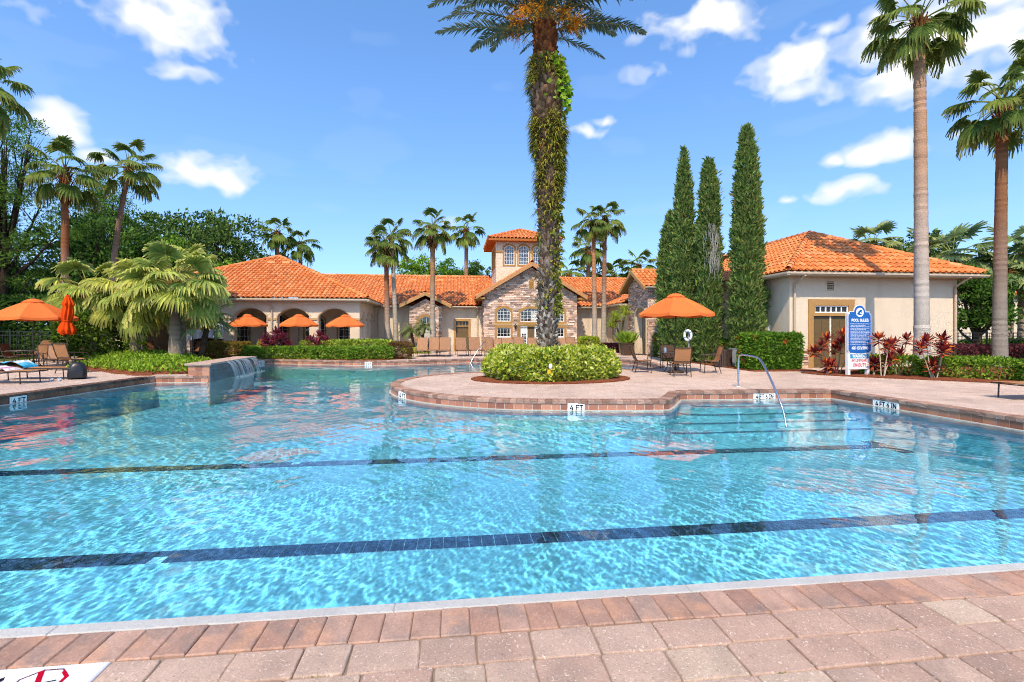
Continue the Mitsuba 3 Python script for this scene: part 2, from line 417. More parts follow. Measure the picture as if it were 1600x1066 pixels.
# pavers in front of the camera: a course of bricks laid across the edge, then courses of tumbled pavers, each one a piece
a = -3.6; k = 0
while a < 5.6:
    w = .147 * R.uniform(.97, 1.03)
    mm = M(); mm.block(a + w / 2, 2.533 + R.normal(0, .002), w / 2 - .0022, .118 + R.normal(0, .001), -.06, R.normal(.001, .0012), R.normal(0, .006), (1, 1, 1), .006, uv=(R.random(), R.random()))
    part('pool_deck', 'brick', mm, 'brick', smooth=False)
    a += w
b1 = 2.409
while b1 > .66:
    rowh = .212
    a = -3.4 - R.uniform(0, .3)
    while a < 5.4:
        w = [.315, .225, .315, .27, .225, .33][R.integers(6)] * R.uniform(.97, 1.03)
        if b1 > 2.3 and a + w > -2.42 and a < -1.54: a = -1.54
        if True:
            mm = M(); hx, hy = w / 2 - .0022, rowh / 2 - .002
            # tumbled: corners clipped unevenly, edges worn round
            ang = np.array([.25, .75, 1.25, 1.75]) * PI
            cor = np.array([[hx, hy], [-hx, hy], [-hx, -hy], [hx, -hy]]) + R.normal(0, .003, (4, 2))
            ring = []
            for q in range(4):
                p0, pm, pn = cor[q], cor[q - 1], cor[(q + 1) % 4]
                e1, e2 = (pm - p0) / np.linalg.norm(pm - p0), (pn - p0) / np.linalg.norm(pn - p0)
                cut = R.uniform(.008, .022)
                ring += [p0 + e1 * cut, p0 + (e1 + e2) * cut * .22, p0 + e2 * cut]
                ring += [p0 + (pn - p0) * .5 + R.normal(0, .0015, 2)]
            ring = np.array(ring); n = len(ring); zt = R.normal(0, .0018); tilt = R.normal(0, .004, 2)
            lev = [(1.0, -.05), (1.0, zt - .011), (.985, zt - .004), (.955, zt)]
            v = np.vstack([np.c_[ring * [1 - (1 - s) * .16 / hx, 1 - (1 - s) * .16 / hy], np.full(n, z)] for s, z in lev])
            v[n:, 2] += v[n:, 0] * tilt[0] + v[n:, 1] * tilt[1]
            f = quads([[l * n + i, l * n + (i + 1) % n, (l + 1) * n + (i + 1) % n, (l + 1) * n + i] for l in range(3) for i in range(n)])
            f = np.vstack([f, [[3 * n, 3 * n + i, 3 * n + i + 1] for i in range(1, n - 1)]])
            mm.add(v + [a + w / 2, b1 - rowh / 2, 0], f, (1, 1, 1), uv=(R.random(), R.random()))
            part('pool_deck', 'paver', mm, 'paver', smooth=True)
        a += w
    b1 -= rowh
m = M(); m.sheet(sbox(-5, .62, 6.2, 2.66), -.012); part('pool_deck', 'joint_sand', m, 'sand', kind='stuff')
# pale nosing along the near edge
for k in range(12):
    x0 = -10.4 + k * 1.68
    mm = M(); mm.block(x0 + .84, 2.699, .8395, .042, -.07, -.001, 0, (1, 1, 1), .006); part('pool_deck', 'edge_nosing', mm, 'concrete', smooth=False)

# pool shell
def ring_walls(m, pts, z0, z1, c):
    p = np.asarray(pts); n = len(p)
    for i in range(n):
        q0, q1 = p[i], p[(i + 1) % n]
        m.add([[*q0, z0], [*q1, z0], [*q1, z1], [*q0, z1]], quads([[0, 1, 2, 3]]), c)
m = M(); m.sheet(pool.buffer(.05), FZ)
ring_walls(m, pool.exterior.coords[:-1], FZ, -.012, (1, 1, 1))
struct('pool_shell', m, 'plaster', smooth=False)
navy, navy2 = srgb('121d38'), srgb('182642')
# lane lines: navy tiles two abreast; the nearer line tile by tile
def lane_tile(x, y, hx, hy, c):
    mm = M(); mm.block(x, y, hx - .0035, hy - .0035, FZ, FZ + .012, 0, c, .002); return mm
for i in range(118):
    x = -8.0 + i * .15
    for j in (0, 1):
        if i == 32 and j == 0:
            part('pool_shell', 'lane_tile', lane_tile(x, 5.70 + j * .15, .075, .075, srgb('9fd6e2')), 'ceramic', smooth=False, label='pale tile set into the nearer navy lane line'); continue
        part('pool_shell', 'lane_tile', lane_tile(x, 5.70 + j * .15, .075, .075, navy if R.random() > .3 else navy2), 'ceramic', smooth=False)
mm = M(); mm.box(-8.08, 9.7, 5.62, 5.93, FZ, FZ + .006, srgb('7fa6b8')); part('pool_shell', 'lane_grout', mm, 'matte', smooth=False)
mm = M()
for i in range(172):
    x = -10.1 + i * .15 - .05
    if x > 9.15: break
    for j in (0, 1):
        c = srgb('9fd6e2') if i == 48 and j == 1 else navy if R.random() > .3 else navy2
        mm.block(x, 9.42 + j * .15, .0715, .0715, FZ, FZ + .012, 0, c, .002)
for j in range(7):
    for i in (0, 1): mm.block(9.2 + i * .15 - .02, 9.0 + j * .15, .0715, .0715, FZ, FZ + .012, 0, navy, .002)
part('pool_shell', 'far_lane_line', mm, 'ceramic', smooth=False, kind='stuff')
# entry steps in the corner bay, each with a dark tiled nosing
for k, (bb, al, z) in enumerate([(11.0, 5.75, -.32), (10.68, 5.25, -.45), (10.36, 4.75, -.58), (10.04, 4.45, -.72)]):
    line = chaikin([(9.5, bb), (al + 1.3, bb), (al + .35, bb + .02), (al, bb + .30), (al + .05, bb + .9)], 3)
    mm = M(); poly = Polygon(np.vstack([line, [(al + .4, 11.45), (9.5, 11.3)]])).buffer(0)
    mm.prism(poly, FZ, z, 'g', 0, (1, 1, 1)); part('pool_shell', 'step', mm, 'plaster', smooth=False)
    mm = M(); mm.prism(LineString(line).buffer(.016, single_sided=False).intersection(poly.buffer(.004)), z - .03, z + .004, 'g', 0, srgb('3d6a80')); part('pool_shell', 'step_nosing', mm, 'ceramic', smooth=False)

# water
ys = [2.2]
while ys[-1] < 28: ys.append(ys[-1] + max(.028, ys[-1] * .0052))
ys = np.array(ys); xs = np.arange(-13.5, 10.6, .042)
X, Y = np.meshgrid(xs, ys)
env = .42 + .95 * meshkit.fbm(np.stack([X * .22 + 3, Y * .3, 0 * X], -1), 2, 4)
Z = WZ + wave_height(X + .15 * meshkit.noise(np.stack([X * 1.3, Y * 1.3, 0 * X], -1), 1), Y) * env * np.clip(1.15 - (Y - 12) * .045, .32, 1.0)
nx, ny = len(xs), len(ys)
i, j = np.meshgrid(np.arange(ny - 1), np.arange(nx - 1), indexing='ij')
q = np.stack([i * nx + j, i * nx + j + 1, (i + 1) * nx + j + 1, (i + 1) * nx + j], -1).reshape(-1, 4)
import shapely
cx, cy = X.ravel()[q].mean(1), Y.ravel()[q].mean(1)
keep = shapely.contains_xy(pool.buffer(.06), cx, cy)
q = q[keep]
V = np.stack([X, Y, Z], -1).reshape(-1, 3)
used = np.unique(q); remap = np.zeros(len(V), int); remap[used] = np.arange(len(used))
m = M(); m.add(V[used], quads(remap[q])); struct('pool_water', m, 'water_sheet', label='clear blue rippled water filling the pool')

# tile band, lip, coping along the pool's edge
tile_c = ['9c664e', 'a87056', '905c46', 'b27c62', '885643', 'a26c56']
edge = np.array(pool.exterior.coords[:-1])
if Polygon(edge).exterior.is_ccw: edge = edge[::-1]
ls = list(edge)
i0 = min(range(len(ls)), key=lambda i: (ls[i][0] - 9.82) ** 2 + (ls[i][1] - 2.74) ** 2)
ls = ls[i0:] + ls[:i0]
fwd = ls if ls[1][1] > 3 else [ls[0]] + ls[1:][::-1]    # from the near right corner up the right side, round to the left side
iend = min(range(len(fwd)), key=lambda i: (fwd[i][0] + 10.55) ** 2 + (fwd[i][1] - 2.74) ** 2)
fwd = fwd[:iend + 1]
def corner_index(pt): return min(range(len(fwd)), key=lambda i: (fwd[i][0] - pt[0]) ** 2 + (fwd[i][1] - pt[1]) ** 2)
marks = [0] + sorted(corner_index(p) for p in [(9.42, 11.2), (5.5, 11.38), (4.62, 9.98), (-8.45, 21.7), (-8.1, 17.2), (-9.72, 17.2), (-9.85, 16.6)]) + [len(fwd) - 1]
tiles_left, copers = 298, 290
far_tiles, coping, band_grout = M(), M(), M()
lip = M()
for s0, s1 in zip(marks[:-1], marks[1:]):
    run = np.array(fwd[s0:s1 + 1])
    if len(run) < 2: continue
    big = abs(run[0][0] + 8.45) < .1                   # the waterfall's side wall: built with the waterfall
    pts, st = along(run, .2)
    for x, y, h in pts:
        nx_, ny_ = -math.sin(h), math.cos(h)           # the water lies to the left when walking the edge this way
        if not big:
            z = WZ - .02, -.055
            c = np.array(srgb(tile_c[R.integers(6)])) * R.uniform(.9, 1.1) * (.5 if x < -9.8 and y < 17 else 1)  # left wall: its shade is put into the tile colour
            mm = M(); mm.block(x + nx_ * .006, y + ny_ * .006, st / 2 - .006, .006, WZ - .03, -.058, h, c, .002)
            band_grout.block(x + nx_ * .002, y + ny_ * .002, st / 2 + .002, .0025, WZ - .03, -.056, h, np.array((.58, .55, .50)) * (.5 if x < -9.8 and y < 17 else 1), .0005)  # grout on the left wall darkened likewise to stand for shade
            near = y < 19 and not (x < -9.9 and y < 11.5) and tiles_left > 0
            if near:
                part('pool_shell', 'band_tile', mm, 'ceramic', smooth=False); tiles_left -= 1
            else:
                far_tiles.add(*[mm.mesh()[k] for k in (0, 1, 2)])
            lip.block(x + nx_ * .035, y + ny_ * .035, st / 2 + .004, .032, WZ - .05, WZ + .012, h, srgb('b5b2aa', .8), .006)
    if not big:
        pts, st = along(run, .152)
        for x, y, h in pts:
            nx_, ny_ = -math.sin(h), math.cos(h)
            c = np.array(srgb(['b08d7c', 'a27f70', 'bd9a88', '967566', 'aa8a7c'][R.integers(5)])) * R.uniform(.70, .9) * (.38 if x < -9.8 and y < 17 else 1)  # left coping: palm and wall shade painted in as a darker brown
            mm = M(); mm.block(x - nx_ * .11, y - ny_ * .11, st / 2 - .0025, .14, -.058, R.normal(.022, .002), h, c, .014)
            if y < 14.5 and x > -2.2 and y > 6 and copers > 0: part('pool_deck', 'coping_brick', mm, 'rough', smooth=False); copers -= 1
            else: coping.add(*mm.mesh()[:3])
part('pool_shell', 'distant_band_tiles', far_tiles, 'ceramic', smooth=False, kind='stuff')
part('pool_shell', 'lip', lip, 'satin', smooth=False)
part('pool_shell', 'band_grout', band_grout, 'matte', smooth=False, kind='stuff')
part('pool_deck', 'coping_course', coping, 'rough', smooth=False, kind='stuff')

# depth markers: white tiles with black writing set into the tile band
def marker(txt, x, y, h, w, label, z=-.125, hh=.105):
    place(x, y, 0, h + PI)                              # local +y points at the deck, -y at the water
    mm = M(); mm.box(-w / 2, w / 2, -.022, -.006, z - hh, z + hh - .02, srgb('f2f0ea', .9))
    k = part('pool_shell', 'depth_marker', mm, 'ceramic', smooth=False, label=label)
    mm = M(); mm.text(txt, .105, 0, z - .062, .0225, 'b', 0, (.012, .012, .014), width=w * .8)
    part(k, 'lettering', mm, 'matte', smooth=False); home()
marker('4 FT', 2.58, 10.13, PI + -.08, .36, 'white depth tile reading 4 FT on the rounded deck front')
marker('4 FT 6 IN', 7.66, 11.28, PI - .05, .56, 'white depth tile reading 4 FT 6 IN behind the steps')
marker('4 FT 6 IN', 9.49, 9.7, PI / 2 + .047, .62, 'white depth tile reading 4 FT 6 IN on the right-hand pool wall')
marker('4 FT', -1.28, 12.5, PI - .95, .36, 'white depth tile at the curved left end of the deck')
marker('4 FT', -10.2, 12.75, -PI / 2 - .08, .4, 'white depth tile on the shaded left pool wall')
marker('3 FT', -4.15, 24.42, PI + .02, .34, 'white depth tile at the far edge below the left hedge')
marker('3 FT', -.35, 25.5, PI + .43, .34, 'white depth tile at the far edge below the sun loungers')
marker('3 FT', -9.9, 26.6, PI - .4, .34, 'white depth tile at the far left edge near the waterfall')
# no-diving tile in the deck, bottom left
mm = M(); mm.block(-1.975, 2.225, .43, .180, -.05, .003, 0, srgb('e9ecf2', .9), .006)
kk = part('pool_deck', 'warning_tile', mm, 'ceramic', smooth=False, label='white deck tile with a red no-diving symbol')
mm = M(); oct_ = Polygon([(.105 * math.cos(t), .098 * math.sin(t)) for t in np.arange(8) * PI / 4 + PI / 8])
CX_, CY_ = -1.755, 2.285
mm.prism(affinity.translate(oct_.difference(affinity.scale(oct_, .93, .93)), CX_, CY_), 0, .0012, 'g', .0035, srgb('6b4a52'))
mm.prism(affinity.translate(oct_.difference(affinity.scale(oct_, .85, .85)).intersection(sbox(.05, -.0, .2, .2)), CX_, CY_), 0, .0016, 'g', .0036, srgb('b3122f'))
mm.prism(affinity.translate(affinity.rotate(sbox(-.092, -.010, .092, .010), 118, origin=(0, 0)), CX_, CY_), 0, .0018, 'g', .0038, srgb('b3122f'))
mm.prism(affinity.translate(affinity.rotate(sbox(-.065, -.003, .065, .003), 12, origin=(0, 0)), CX_, CY_), 0, .001, 'g', .0040, srgb('3a3f48'))
for q in range(6): mm.prism(affinity.translate(Point(-.065 + .026 * q, -.022 + .008 * (q % 2)).buffer(.0035), CX_, CY_), 0, .001, 'g', .0040, srgb('555a66'))
mm.prism(Polygon([(-1.99, 2.29), (-1.925, 2.345), (-1.915, 2.325), (-1.955, 2.26)]), 0, .001, 'g', .0040, srgb('23252e'))
part(kk, 'symbol', mm, 'matte', smooth=False)

# planting beds
def bed(poly, name, mat, z=.03, hump=.0):
    m = M(); m.prism(poly, -.03, z, 'g', 0); return m
struct('mulch_bed', bed(affinity.scale(Point(3.02, 15.0).buffer(1, 24), 2.5, 1.62), 'm', 'mulch', .035), 'mulch', 'ring of red mulch round the hedge on the pool deck', smooth=False)
right_bed = Polygon(chaikin([(12.2, 15.9), (12.3, 15.0), (13.0, 14.25), (14.0, 13.4), (15.3, 12.2), (16.6, 11.3), (18.6, 9.6), (22, 7.5), (25.9, 6.5), (25.9, 18.0), (16.3, 18.0), (16.0, 17.2), (13.9, 16.6), (12.2, 15.9)], 2)).buffer(0)
struct('mulch_bed', bed(right_bed, 'm', 'mulch', .035), 'mulch', 'red mulch bed along the deck on the right', smooth=False)
struct('mulch_bed', bed(Polygon([(10.9, 16.6), (13.39, 16.6), (13.39, 27.7), (11.4, 27.7), (11.0, 22)]), 'm', 'mulch', .035), 'mulch', 'narrow mulch bed along the pool house wall', smooth=False)
struct('mulch_bed', bed(Polygon(chaikin([(-11.9, 26.2), (-10.5, 27.2), (-8, 26.7), (-5.5, 25.6), (-4, 25.0), (-2.7, 26.0), (-2.7, 28.0), (-5, 28.2), (-9, 28.6), (-13.5, 29.2), (-13, 27.2), (-11.9, 26.2)], 1)).buffer(0), 'm', 'mulch', .035), 'mulch', 'planting bed at the far end of the pool', smooth=False)


def mound_height(x, y):
    d = shapely.distance(mound.boundary, shapely.points(x, y))
    return .02 + .34 * np.clip(d / 1.6, 0, 1) ** .8 + .05 * meshkit.fbm(np.stack([x, y, 0 * x], -1), 3, 9)


xs_, ys_ = np.meshgrid(np.arange(-19, -8, .25), np.arange(17, 28, .25))
ins = shapely.contains_xy(mound, xs_, ys_)
hz = np.where(ins, mound_height(xs_, ys_), -.02)
n_x = xs_.shape[1]; i, j = np.meshgrid(np.arange(xs_.shape[0] - 1), np.arange(n_x - 1), indexing='ij')
q = np.stack([i * n_x + j, i * n_x + j + 1, (i + 1) * n_x + j + 1, (i + 1) * n_x + j], -1).reshape(-1, 4)
q = q[ins.ravel()[q].any(1)]
m = M(); m.add(np.stack([xs_, ys_, hz], -1).reshape(-1, 3), quads(q)); struct('planted_mound', m, 'mulch', 'low earth mound under the palms')
# kerb wall of tiles between mound and pool
def tiled_face(parent, x0, x1, y, z0, z1, nx, nz, plane='b'):
    for i in range(nx):
        for j in range(nz):
            c = np.array(srgb(tile_c[R.integers(6)])) * R.uniform(.95, 1.2)
            u0, u1 = x0 + (x1 - x0) * i / nx, x0 + (x1 - x0) * (i + 1) / nx
            w0, w1 = z0 + (z1 - z0) * j / nz, z0 + (z1 - z0) * (j + 1) / nz
            mm = M(); mm.prism(sbox(u0 + .006, w0 + .006, u1 - .006, w1 - .006), 0, .012, plane, y, c)
            part(parent, 'face_tile', mm, 'ceramic', smooth=False)
wf = thing('waterfall_wall', 'raised tiled wall with a sheet of water spilling into the pool beside the palms', 'fountain')
m = M()
m.prism(Polygon([(-8.72, 17.22), (-8.06, 17.22), (-8.44, 21.8), (-9.1, 21.8)]), -1.0, .36, 'g', 0, srgb('c9bfae'))
part(wf, 'body', m, 'rough', smooth=False)
tiled_face(wf, -8.72, -8.06, 17.22, -.22, .36, 3, 3)
m = M(); m.prism(Polygon([(-8.80, 17.14), (-7.98, 17.14), (-8.36, 21.9), (-9.18, 21.9)]), .36, .42, 'g', 0, srgb('b79c8d')); part(wf, 'capstone', m, 'rough', smooth=False)
m = M()                                                # dark wet slate facing on the spilling side
for i in range(16):
    for j in range(3):
        t0, t1 = i / 16, (i + 1) / 16
        p0, p1 = np.array([-8.06 - .38 * t0, 17.24 + 4.56 * t0]), np.array([-8.06 - .38 * t1, 17.24 + 4.56 * t1])
        c0 = (p0 + p1) / 2; h = math.atan2(*(p1 - p0)[::-1])
        m.block(c0[0] + .008, c0[1], np.linalg.norm(p1 - p0) / 2 - .003, .012, -.22 + j * .193 + .003, -.22 + (j + 1) * .193 - .003, h, np.array(srgb('44505a')) * R.uniform(.8, 1.2), .004)
part(wf, 'slate_facing', m, 'satin', smooth=False, kind='stuff')
m = M()
for k in range(26):
    t = R.uniform(.28, .98); x, y = -8.0 - .38 * t, 17.24 + 4.56 * t
    zz = np.linspace(0, 1, 7); w = R.uniform(.012, .05)
    px_ = x + .02 + .30 * np.sqrt(zz) * R.uniform(.8, 1.15); pz = .40 - .60 * zz
    jit = R.normal(0, .006, 7)
    L = np.stack([px_, y + jit - w * (1 - .4 * zz), pz], 1); Rr = np.stack([px_ + .006, y + jit + w * (1 - .4 * zz), pz], 1)
    v = np.vstack([L, Rr]); m.add(v, quads([[i, i + 1, i + 8, i + 7] for i in range(6)]), (.82, .88, .9))
scene['spray'] = {'type': 'principledthin', 'base_color': vcol(), 'roughness': .15, 'spec_trans': .55, 'diff_trans': .9, 'eta': 1.3}
part(wf, 'water_sheet', m, 'spray', label='thin falling streams of water')
m = M(); t = R.uniform(.25, 1, 420); c0 = np.stack([-7.98 - .38 * t + .34 + R.normal(0, .07, 420), 17.24 + 4.56 * t, np.full(420, WZ + .012) + np.abs(R.normal(0, .022, 420))], 1)
for p_ in c0:
    d_ = R.normal(0, 1, (3, 3)) * .016 * [1, 1.6, .4]; m.add(p_ + d_, [[0, 1, 2]], (.85, .9, .92))
part(wf, 'foam', m, 'spray', smooth=False, kind='stuff')
kb = thing('planter_kerb', 'low tiled kerb wall holding the green mound beside the waterfall', 'kerb')
m = M(); m.box(-9.75, -8.73, 17.225, 17.5, -.4, -.0, srgb('b79c8d')); part(kb, 'core', m, 'rough', smooth=False)
tiled_face(kb, -9.72, -8.75, 17.225, -.2, -.03, 6, 1)
m = M(); m.box(-9.8, -8.75, 17.17, 17.52, -.0, .05, srgb('b79c8d')); part(kb, 'capstone', m, 'rough', smooth=False)

# a few weeds in the joints
m = M(); rg = np.random.default_rng(33)
for x, y, n_ in ((1.43, 1.98, 26), (2.2, 2.195, 12), (-.6, 2.2, 9), (.75, 1.985, 8)):
    for q in range(n_):
        a, e, l = rg.uniform(0, 6.28), rg.uniform(.2, 1.3), rg.uniform(.008, .022); o = np.array([math.cos(a) * math.cos(e), math.sin(a) * math.cos(e), math.sin(e)]); b = np.array([x + rg.normal(0, .012), y + rg.normal(0, .002), -.006]); s_ = np.array([-math.sin(a), math.cos(a), 0]) * .0025
        m.add([b - s_, b + s_, b + o * l], [[0, 1, 2]], np.array(srgb(['8a9a3a', '6f8430', 'a8a858'][q % 3])))
part('pool_deck', 'weeds', m, 'leaf', smooth=False, kind='stuff')

# ------------------------------------------------------------------ buildings
OCHRE, CREAM, GUTTER, DARK, WHITE = srgb('b58b52', .85), srgb('d8c4a6', .8), srgb('cbb9a2', .8), (.012, .012, .014), (.78, .77, .74)
BROWN = srgb('6f5a35', .8)
TILE = [srgb(h, .80) for h in ('ec9254', 'ea8c4a', 'f09a5c', 'e78645', 'f2a066', 'e48042')]


def arch_poly(u0, u1, z0, z1, rise):
    """an opening with a segmental (or round) head"""
    if rise <= 0: return sbox(u0, z0, u1, z1)
    w = (u1 - u0) / 2; r = (w * w + rise * rise) / (2 * rise); th = math.asin(min(1, w / r))
    t = np.linspace(th, -th, 13); cz = z1 - r
    return Polygon([(u0, z0), (u1, z0)] + [((u0 + u1) / 2 + r * math.sin(q), cz + r * math.cos(q)) for q in t])


def wall(parent, poly, plane, at, thick=.22, mat='stucco', c=CREAM, name='wall', **kw):
    m = M(); m.prism(poly, -thick, 0, plane, at, c)
    return part(parent, name, m, mat, smooth=False, **kw)


def belts(parent, poly, h, plane, at, c):
    for g in getattr(poly, 'geoms', [poly]):
        m = M(); m.prism(g, 0, h, plane, at, c); part(parent, 'belt_course', m, 'matte', smooth=False)


def window(parent, plane, at, u0, u1, z0, z1, rise=0, nx=3, nz=3, surround=.12, frame=WHITE, sur=OCHRE, glow=None, room=(.05, .05, .052), name='window', split=None, recess=.06, label=None):
    """a surround proud of the wall, a frame set back in the opening, muntins, one pane and a dim room behind"""
    o = arch_poly(u0, u1, z0, z1, rise)
    m = M()
    if surround: m.prism(arch_poly(u0 - surround, u1 + surround, z0 - surround, z1 + surround, rise * 1.05 if rise else 0).difference(o), -.02, .045, plane, at, sur)
    inner = arch_poly(u0 + .05, u1 - .05, z0 + .05, z1 - .05, rise * .95)
    if not surround: m.prism(o.difference(inner), -.02, .012, plane, at, frame)
    w = part(parent, name, m, 'matte', smooth=False, label=label)
    m = M(); m.prism(o.difference(inner), -recess - .05, -recess, plane, at, frame); part(w, 'frame', m, 'satin', smooth=False)
    m = M()
    for i in range(1, nx): m.prism(sbox(u0 + (u1 - u0) * i / nx - .011, z0, u0 + (u1 - u0) * i / nx + .011, z1).intersection(inner), -recess - .035, -recess - .006, plane, at, frame)
    for j in range(1, nz): m.prism(sbox(u0, z0 + (z1 - z0) * j / nz - .011, u1, z0 + (z1 - z0) * j / nz + .011).intersection(inner), -recess - .033, -recess - .008, plane, at, frame)
    if split: m.prism(sbox(u0, split - .05, u1, split + .05).intersection(inner), -recess - .04, -recess - .002, plane, at, frame)
    if nx > 1 or nz > 1: part(w, 'muntins', m, 'satin', smooth=False)
    g = inner.buffer(.004)
    v, f = trimesh.creation.triangulate_polygon(g, engine='earcut'); v = np.c_[v, np.full(len(v), -recess - .02)]
    m = M(); m.add(onto(plane, at)(v), f); part(w, 'pane', m, 'glass', smooth=False)
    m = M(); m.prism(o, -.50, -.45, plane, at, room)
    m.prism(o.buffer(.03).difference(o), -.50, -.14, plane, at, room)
    if glow:                                            # a pale blind or curtain hanging inside
        for a0, a1, q0, q1 in glow: m.prism(sbox(a0, q0, a1, q1), -.20, -.19, plane, at, (.62, .60, .55))
    part(w, 'room', m, 'matte', smooth=False)
    return w


def roof(parent, name, O, E, U, poly, pitch=.275, row=.40, cseed=0, label=None, single=False):
    """a slope of barrel tiles: pan sheet, tiles laid in rows (stuff). O: origin at the eave, E: along the eave, U: up the slope"""
    O, E, U = (np.asarray(x, float) for x in (O, E, U)); E /= np.linalg.norm(E); U /= np.linalg.norm(U); N = np.cross(E, U)
    if N[2] < 0: N = -N
    rg = np.random.default_rng(cseed + 77)
    v, f = trimesh.creation.triangulate_polygon(poly, engine='earcut')
    m = M(); m.add(O + v[:, :1] * E + v[:, 1:] * U, f, np.array(TILE[3]) * .75)
    r = part(parent, name, m, 'terracotta', smooth=False, label=label)
    m = M(); x0, y0, x1, y1 = poly.bounds
    prof = np.array([[math.cos(t), math.sin(t)] for t in np.linspace(PI, 0, 6)])
    e = math.floor(x0 / pitch) * pitch + pitch / 2
    vs, fs, cs = [], [], []
    q = quads([[i, i + 1, i + 7, i + 6] for i in range(5)])
    k = 0
    while e < x1:
        seg = LineString([(e, y0 - 1), (e, y1 + 1)]).intersection(poly)
        for g in getattr(seg, 'geoms', [seg]):
            if g.is_empty or g.geom_type != 'LineString': continue
            u0, u1 = g.bounds[1], g.bounds[3]
            u = u0 - .05
            while u < u1 - .06:
                w = min(row * 1.1, u1 - u)
                ra, rb = .100, .082
                ja = rg.normal(0, .004)
                lo = O + (e + ja) * E + u * U; hi = O + (e + ja) * E + (u + w) * U
                A = lo + (prof[:, :1] * ra) * E + (prof[:, 1:] * ra * .78 + .026) * N
                B = hi + (prof[:, :1] * rb) * E + (prof[:, 1:] * rb * .78 + .004) * N
                vs.append(np.vstack([A, B])); fs.append(q + 12 * k); k += 1
                c = np.array(TILE[rg.integers(6)]) * rg.uniform(.93, 1.05) * (.72 if rg.random() < .05 else 1)
                cs.append(np.repeat(c[None], 12, 0))
                u += row
        e += pitch
    if single:
        for v_, c_ in zip(vs, cs):
            mm = M(); mm.add(v_, q, c_); part(r, 'barrel_tile', mm, 'terracotta')
    elif vs:
        m.add(np.vstack(vs), np.vstack(fs)); m.c = [np.vstack(cs)]
        part(r, 'barrel_tiles', m, 'terracotta', smooth=True, kind='stuff')
    return r


def ridge(m, p0, p1, r=.12, row=.40, rg=np.random.default_rng(3)):
    p0, p1 = np.asarray(p0, float), np.asarray(p1, float); L = np.linalg.norm(p1 - p0); d = (p1 - p0) / L
    s = np.cross(d, [0, 0, 1.0]); s /= np.linalg.norm(s); n = np.cross(s, d)
    prof = np.array([[math.cos(t), math.sin(t)] for t in np.linspace(PI * 1.1, -PI * .1, 8)])
    u = 0
    while u < L:
        w = min(row * 1.12, L - u + .02)
        A = p0 + u * d + prof[:, :1] * r * s + (prof[:, 1:] * r + .05) * n
        B = p0 + (u + w) * d + prof[:, :1] * r * .86 * s + (prof[:, 1:] * r * .86 + .035) * n
        m.add(np.vstack([A, B]), quads([[i, i + 1, i + 9, i + 8] for i in range(7)]), np.array(TILE[rg.integers(6)]) * rg.uniform(.85, 1.05))
        u += row


def stones(parent, poly, plane, at, sd, name='ledge_stones', scale=1.0):
    """stacked ledge stones, proud of the wall by uneven amounts"""
    rg = np.random.default_rng(sd); x0, z0, x1, z1 = poly.bounds; m = M(); z = z0
    import shapely.prepared as sp
    P = sp.prep(poly)
    pal = ['c5ada0', 'ad978c', 'd3bfb2', 'a08679', 'bd9c88', 'dccabd', 'a8948c', 'c9a68f', '8f7a70', 'd1b5a2', 'b9aaa6']
    while z < z1:
        h = rg.uniform(.06, .12) * scale; u = x0 - rg.uniform(0, .3)
        while u < x1:
            w = rg.uniform(.14, .42) * scale
            b = sbox(u + .006, z + .005, u + w - .006, z + h - .005)
            if P.intersects(b):
                g = b if P.contains(b) else b.intersection(poly)
                for g in getattr(g, 'geoms', [g]):
                    if g.geom_type == 'Polygon' and g.area > .002:
                        c = np.array(np.array(srgb(pal[rg.integers(len(pal))], 1.16)) * (1, .985, .95)) * rg.uniform(.8, 1.15)
                        if g is b:
                            p = rg.uniform(.02, .075); i = .012
                            v = np.array([[b.bounds[0], b.bounds[1], 0], [b.bounds[2], b.bounds[1], 0], [b.bounds[2], b.bounds[3], 0], [b.bounds[0], b.bounds[3], 0]], float)
                            t = v.copy(); t[:, 2] = p + rg.normal(0, .006, 4); t[:, 0] += [i, -i, -i, i]; t[:, 1] += [i, i, -i, -i]
                            m.add(*flat(onto(plane, at)(np.vstack([v, t])), quads([[4, 5, 6, 7]] + [[k, (k + 1) % 4, 4 + (k + 1) % 4, 4 + k] for k in range(4)])), c)
                        else:
                            m.prism(g, 0, rg.uniform(.02, .06), plane, at, c)
            u += w
        z += h
    part(parent, name, m, 'matte', smooth=False, kind='stuff')


def gutter(parent, p0, p1, out, name='gutter'):
    """a K-shaped gutter along p0-p1 with its face towards 'out'"""
    p0, p1, out = np.asarray(p0, float), np.asarray(p1, float), np.asarray(out, float)
    pr_ = [(0, 0), (.08, 0), (.13, .06), (.13, .11), (.115, .12), (0, .12)]
    v = np.array([[*(p + out * a_), 0][:2] + [p[2] + z_] for p in (p0, p1) for a_, z_ in pr_]) if False else np.array([np.append(p[:2] + out[:2] * a_, p[2] + z_) for p in (p0, p1) for a_, z_ in pr_])
    n = 6; m = M(); m.add(*flat(v, np.vstack([quads([[i, (i + 1) % n, n + (i + 1) % n, n + i] for i in range(n)]), [[0, i, i + 1] for i in range(1, 5)], [[n, n + i + 1, n + i] for i in range(1, 5)]])), GUTTER)
    part(parent, name, m, 'satin', smooth=False)


def downspout(parent, x, y, z1, top, z0=.1, c=GUTTER):
    m = M(); m.tube([[*top, z1 + .28], [*(np.array(top) * .6 + np.array([x, y]) * .4), z1 + .16], [x, y, z1 - .06], [x, y, z1 - .25], [x, y, z0]], .05, c, 8)
    part(parent, 'downspout', m, 'satin', smooth=True)


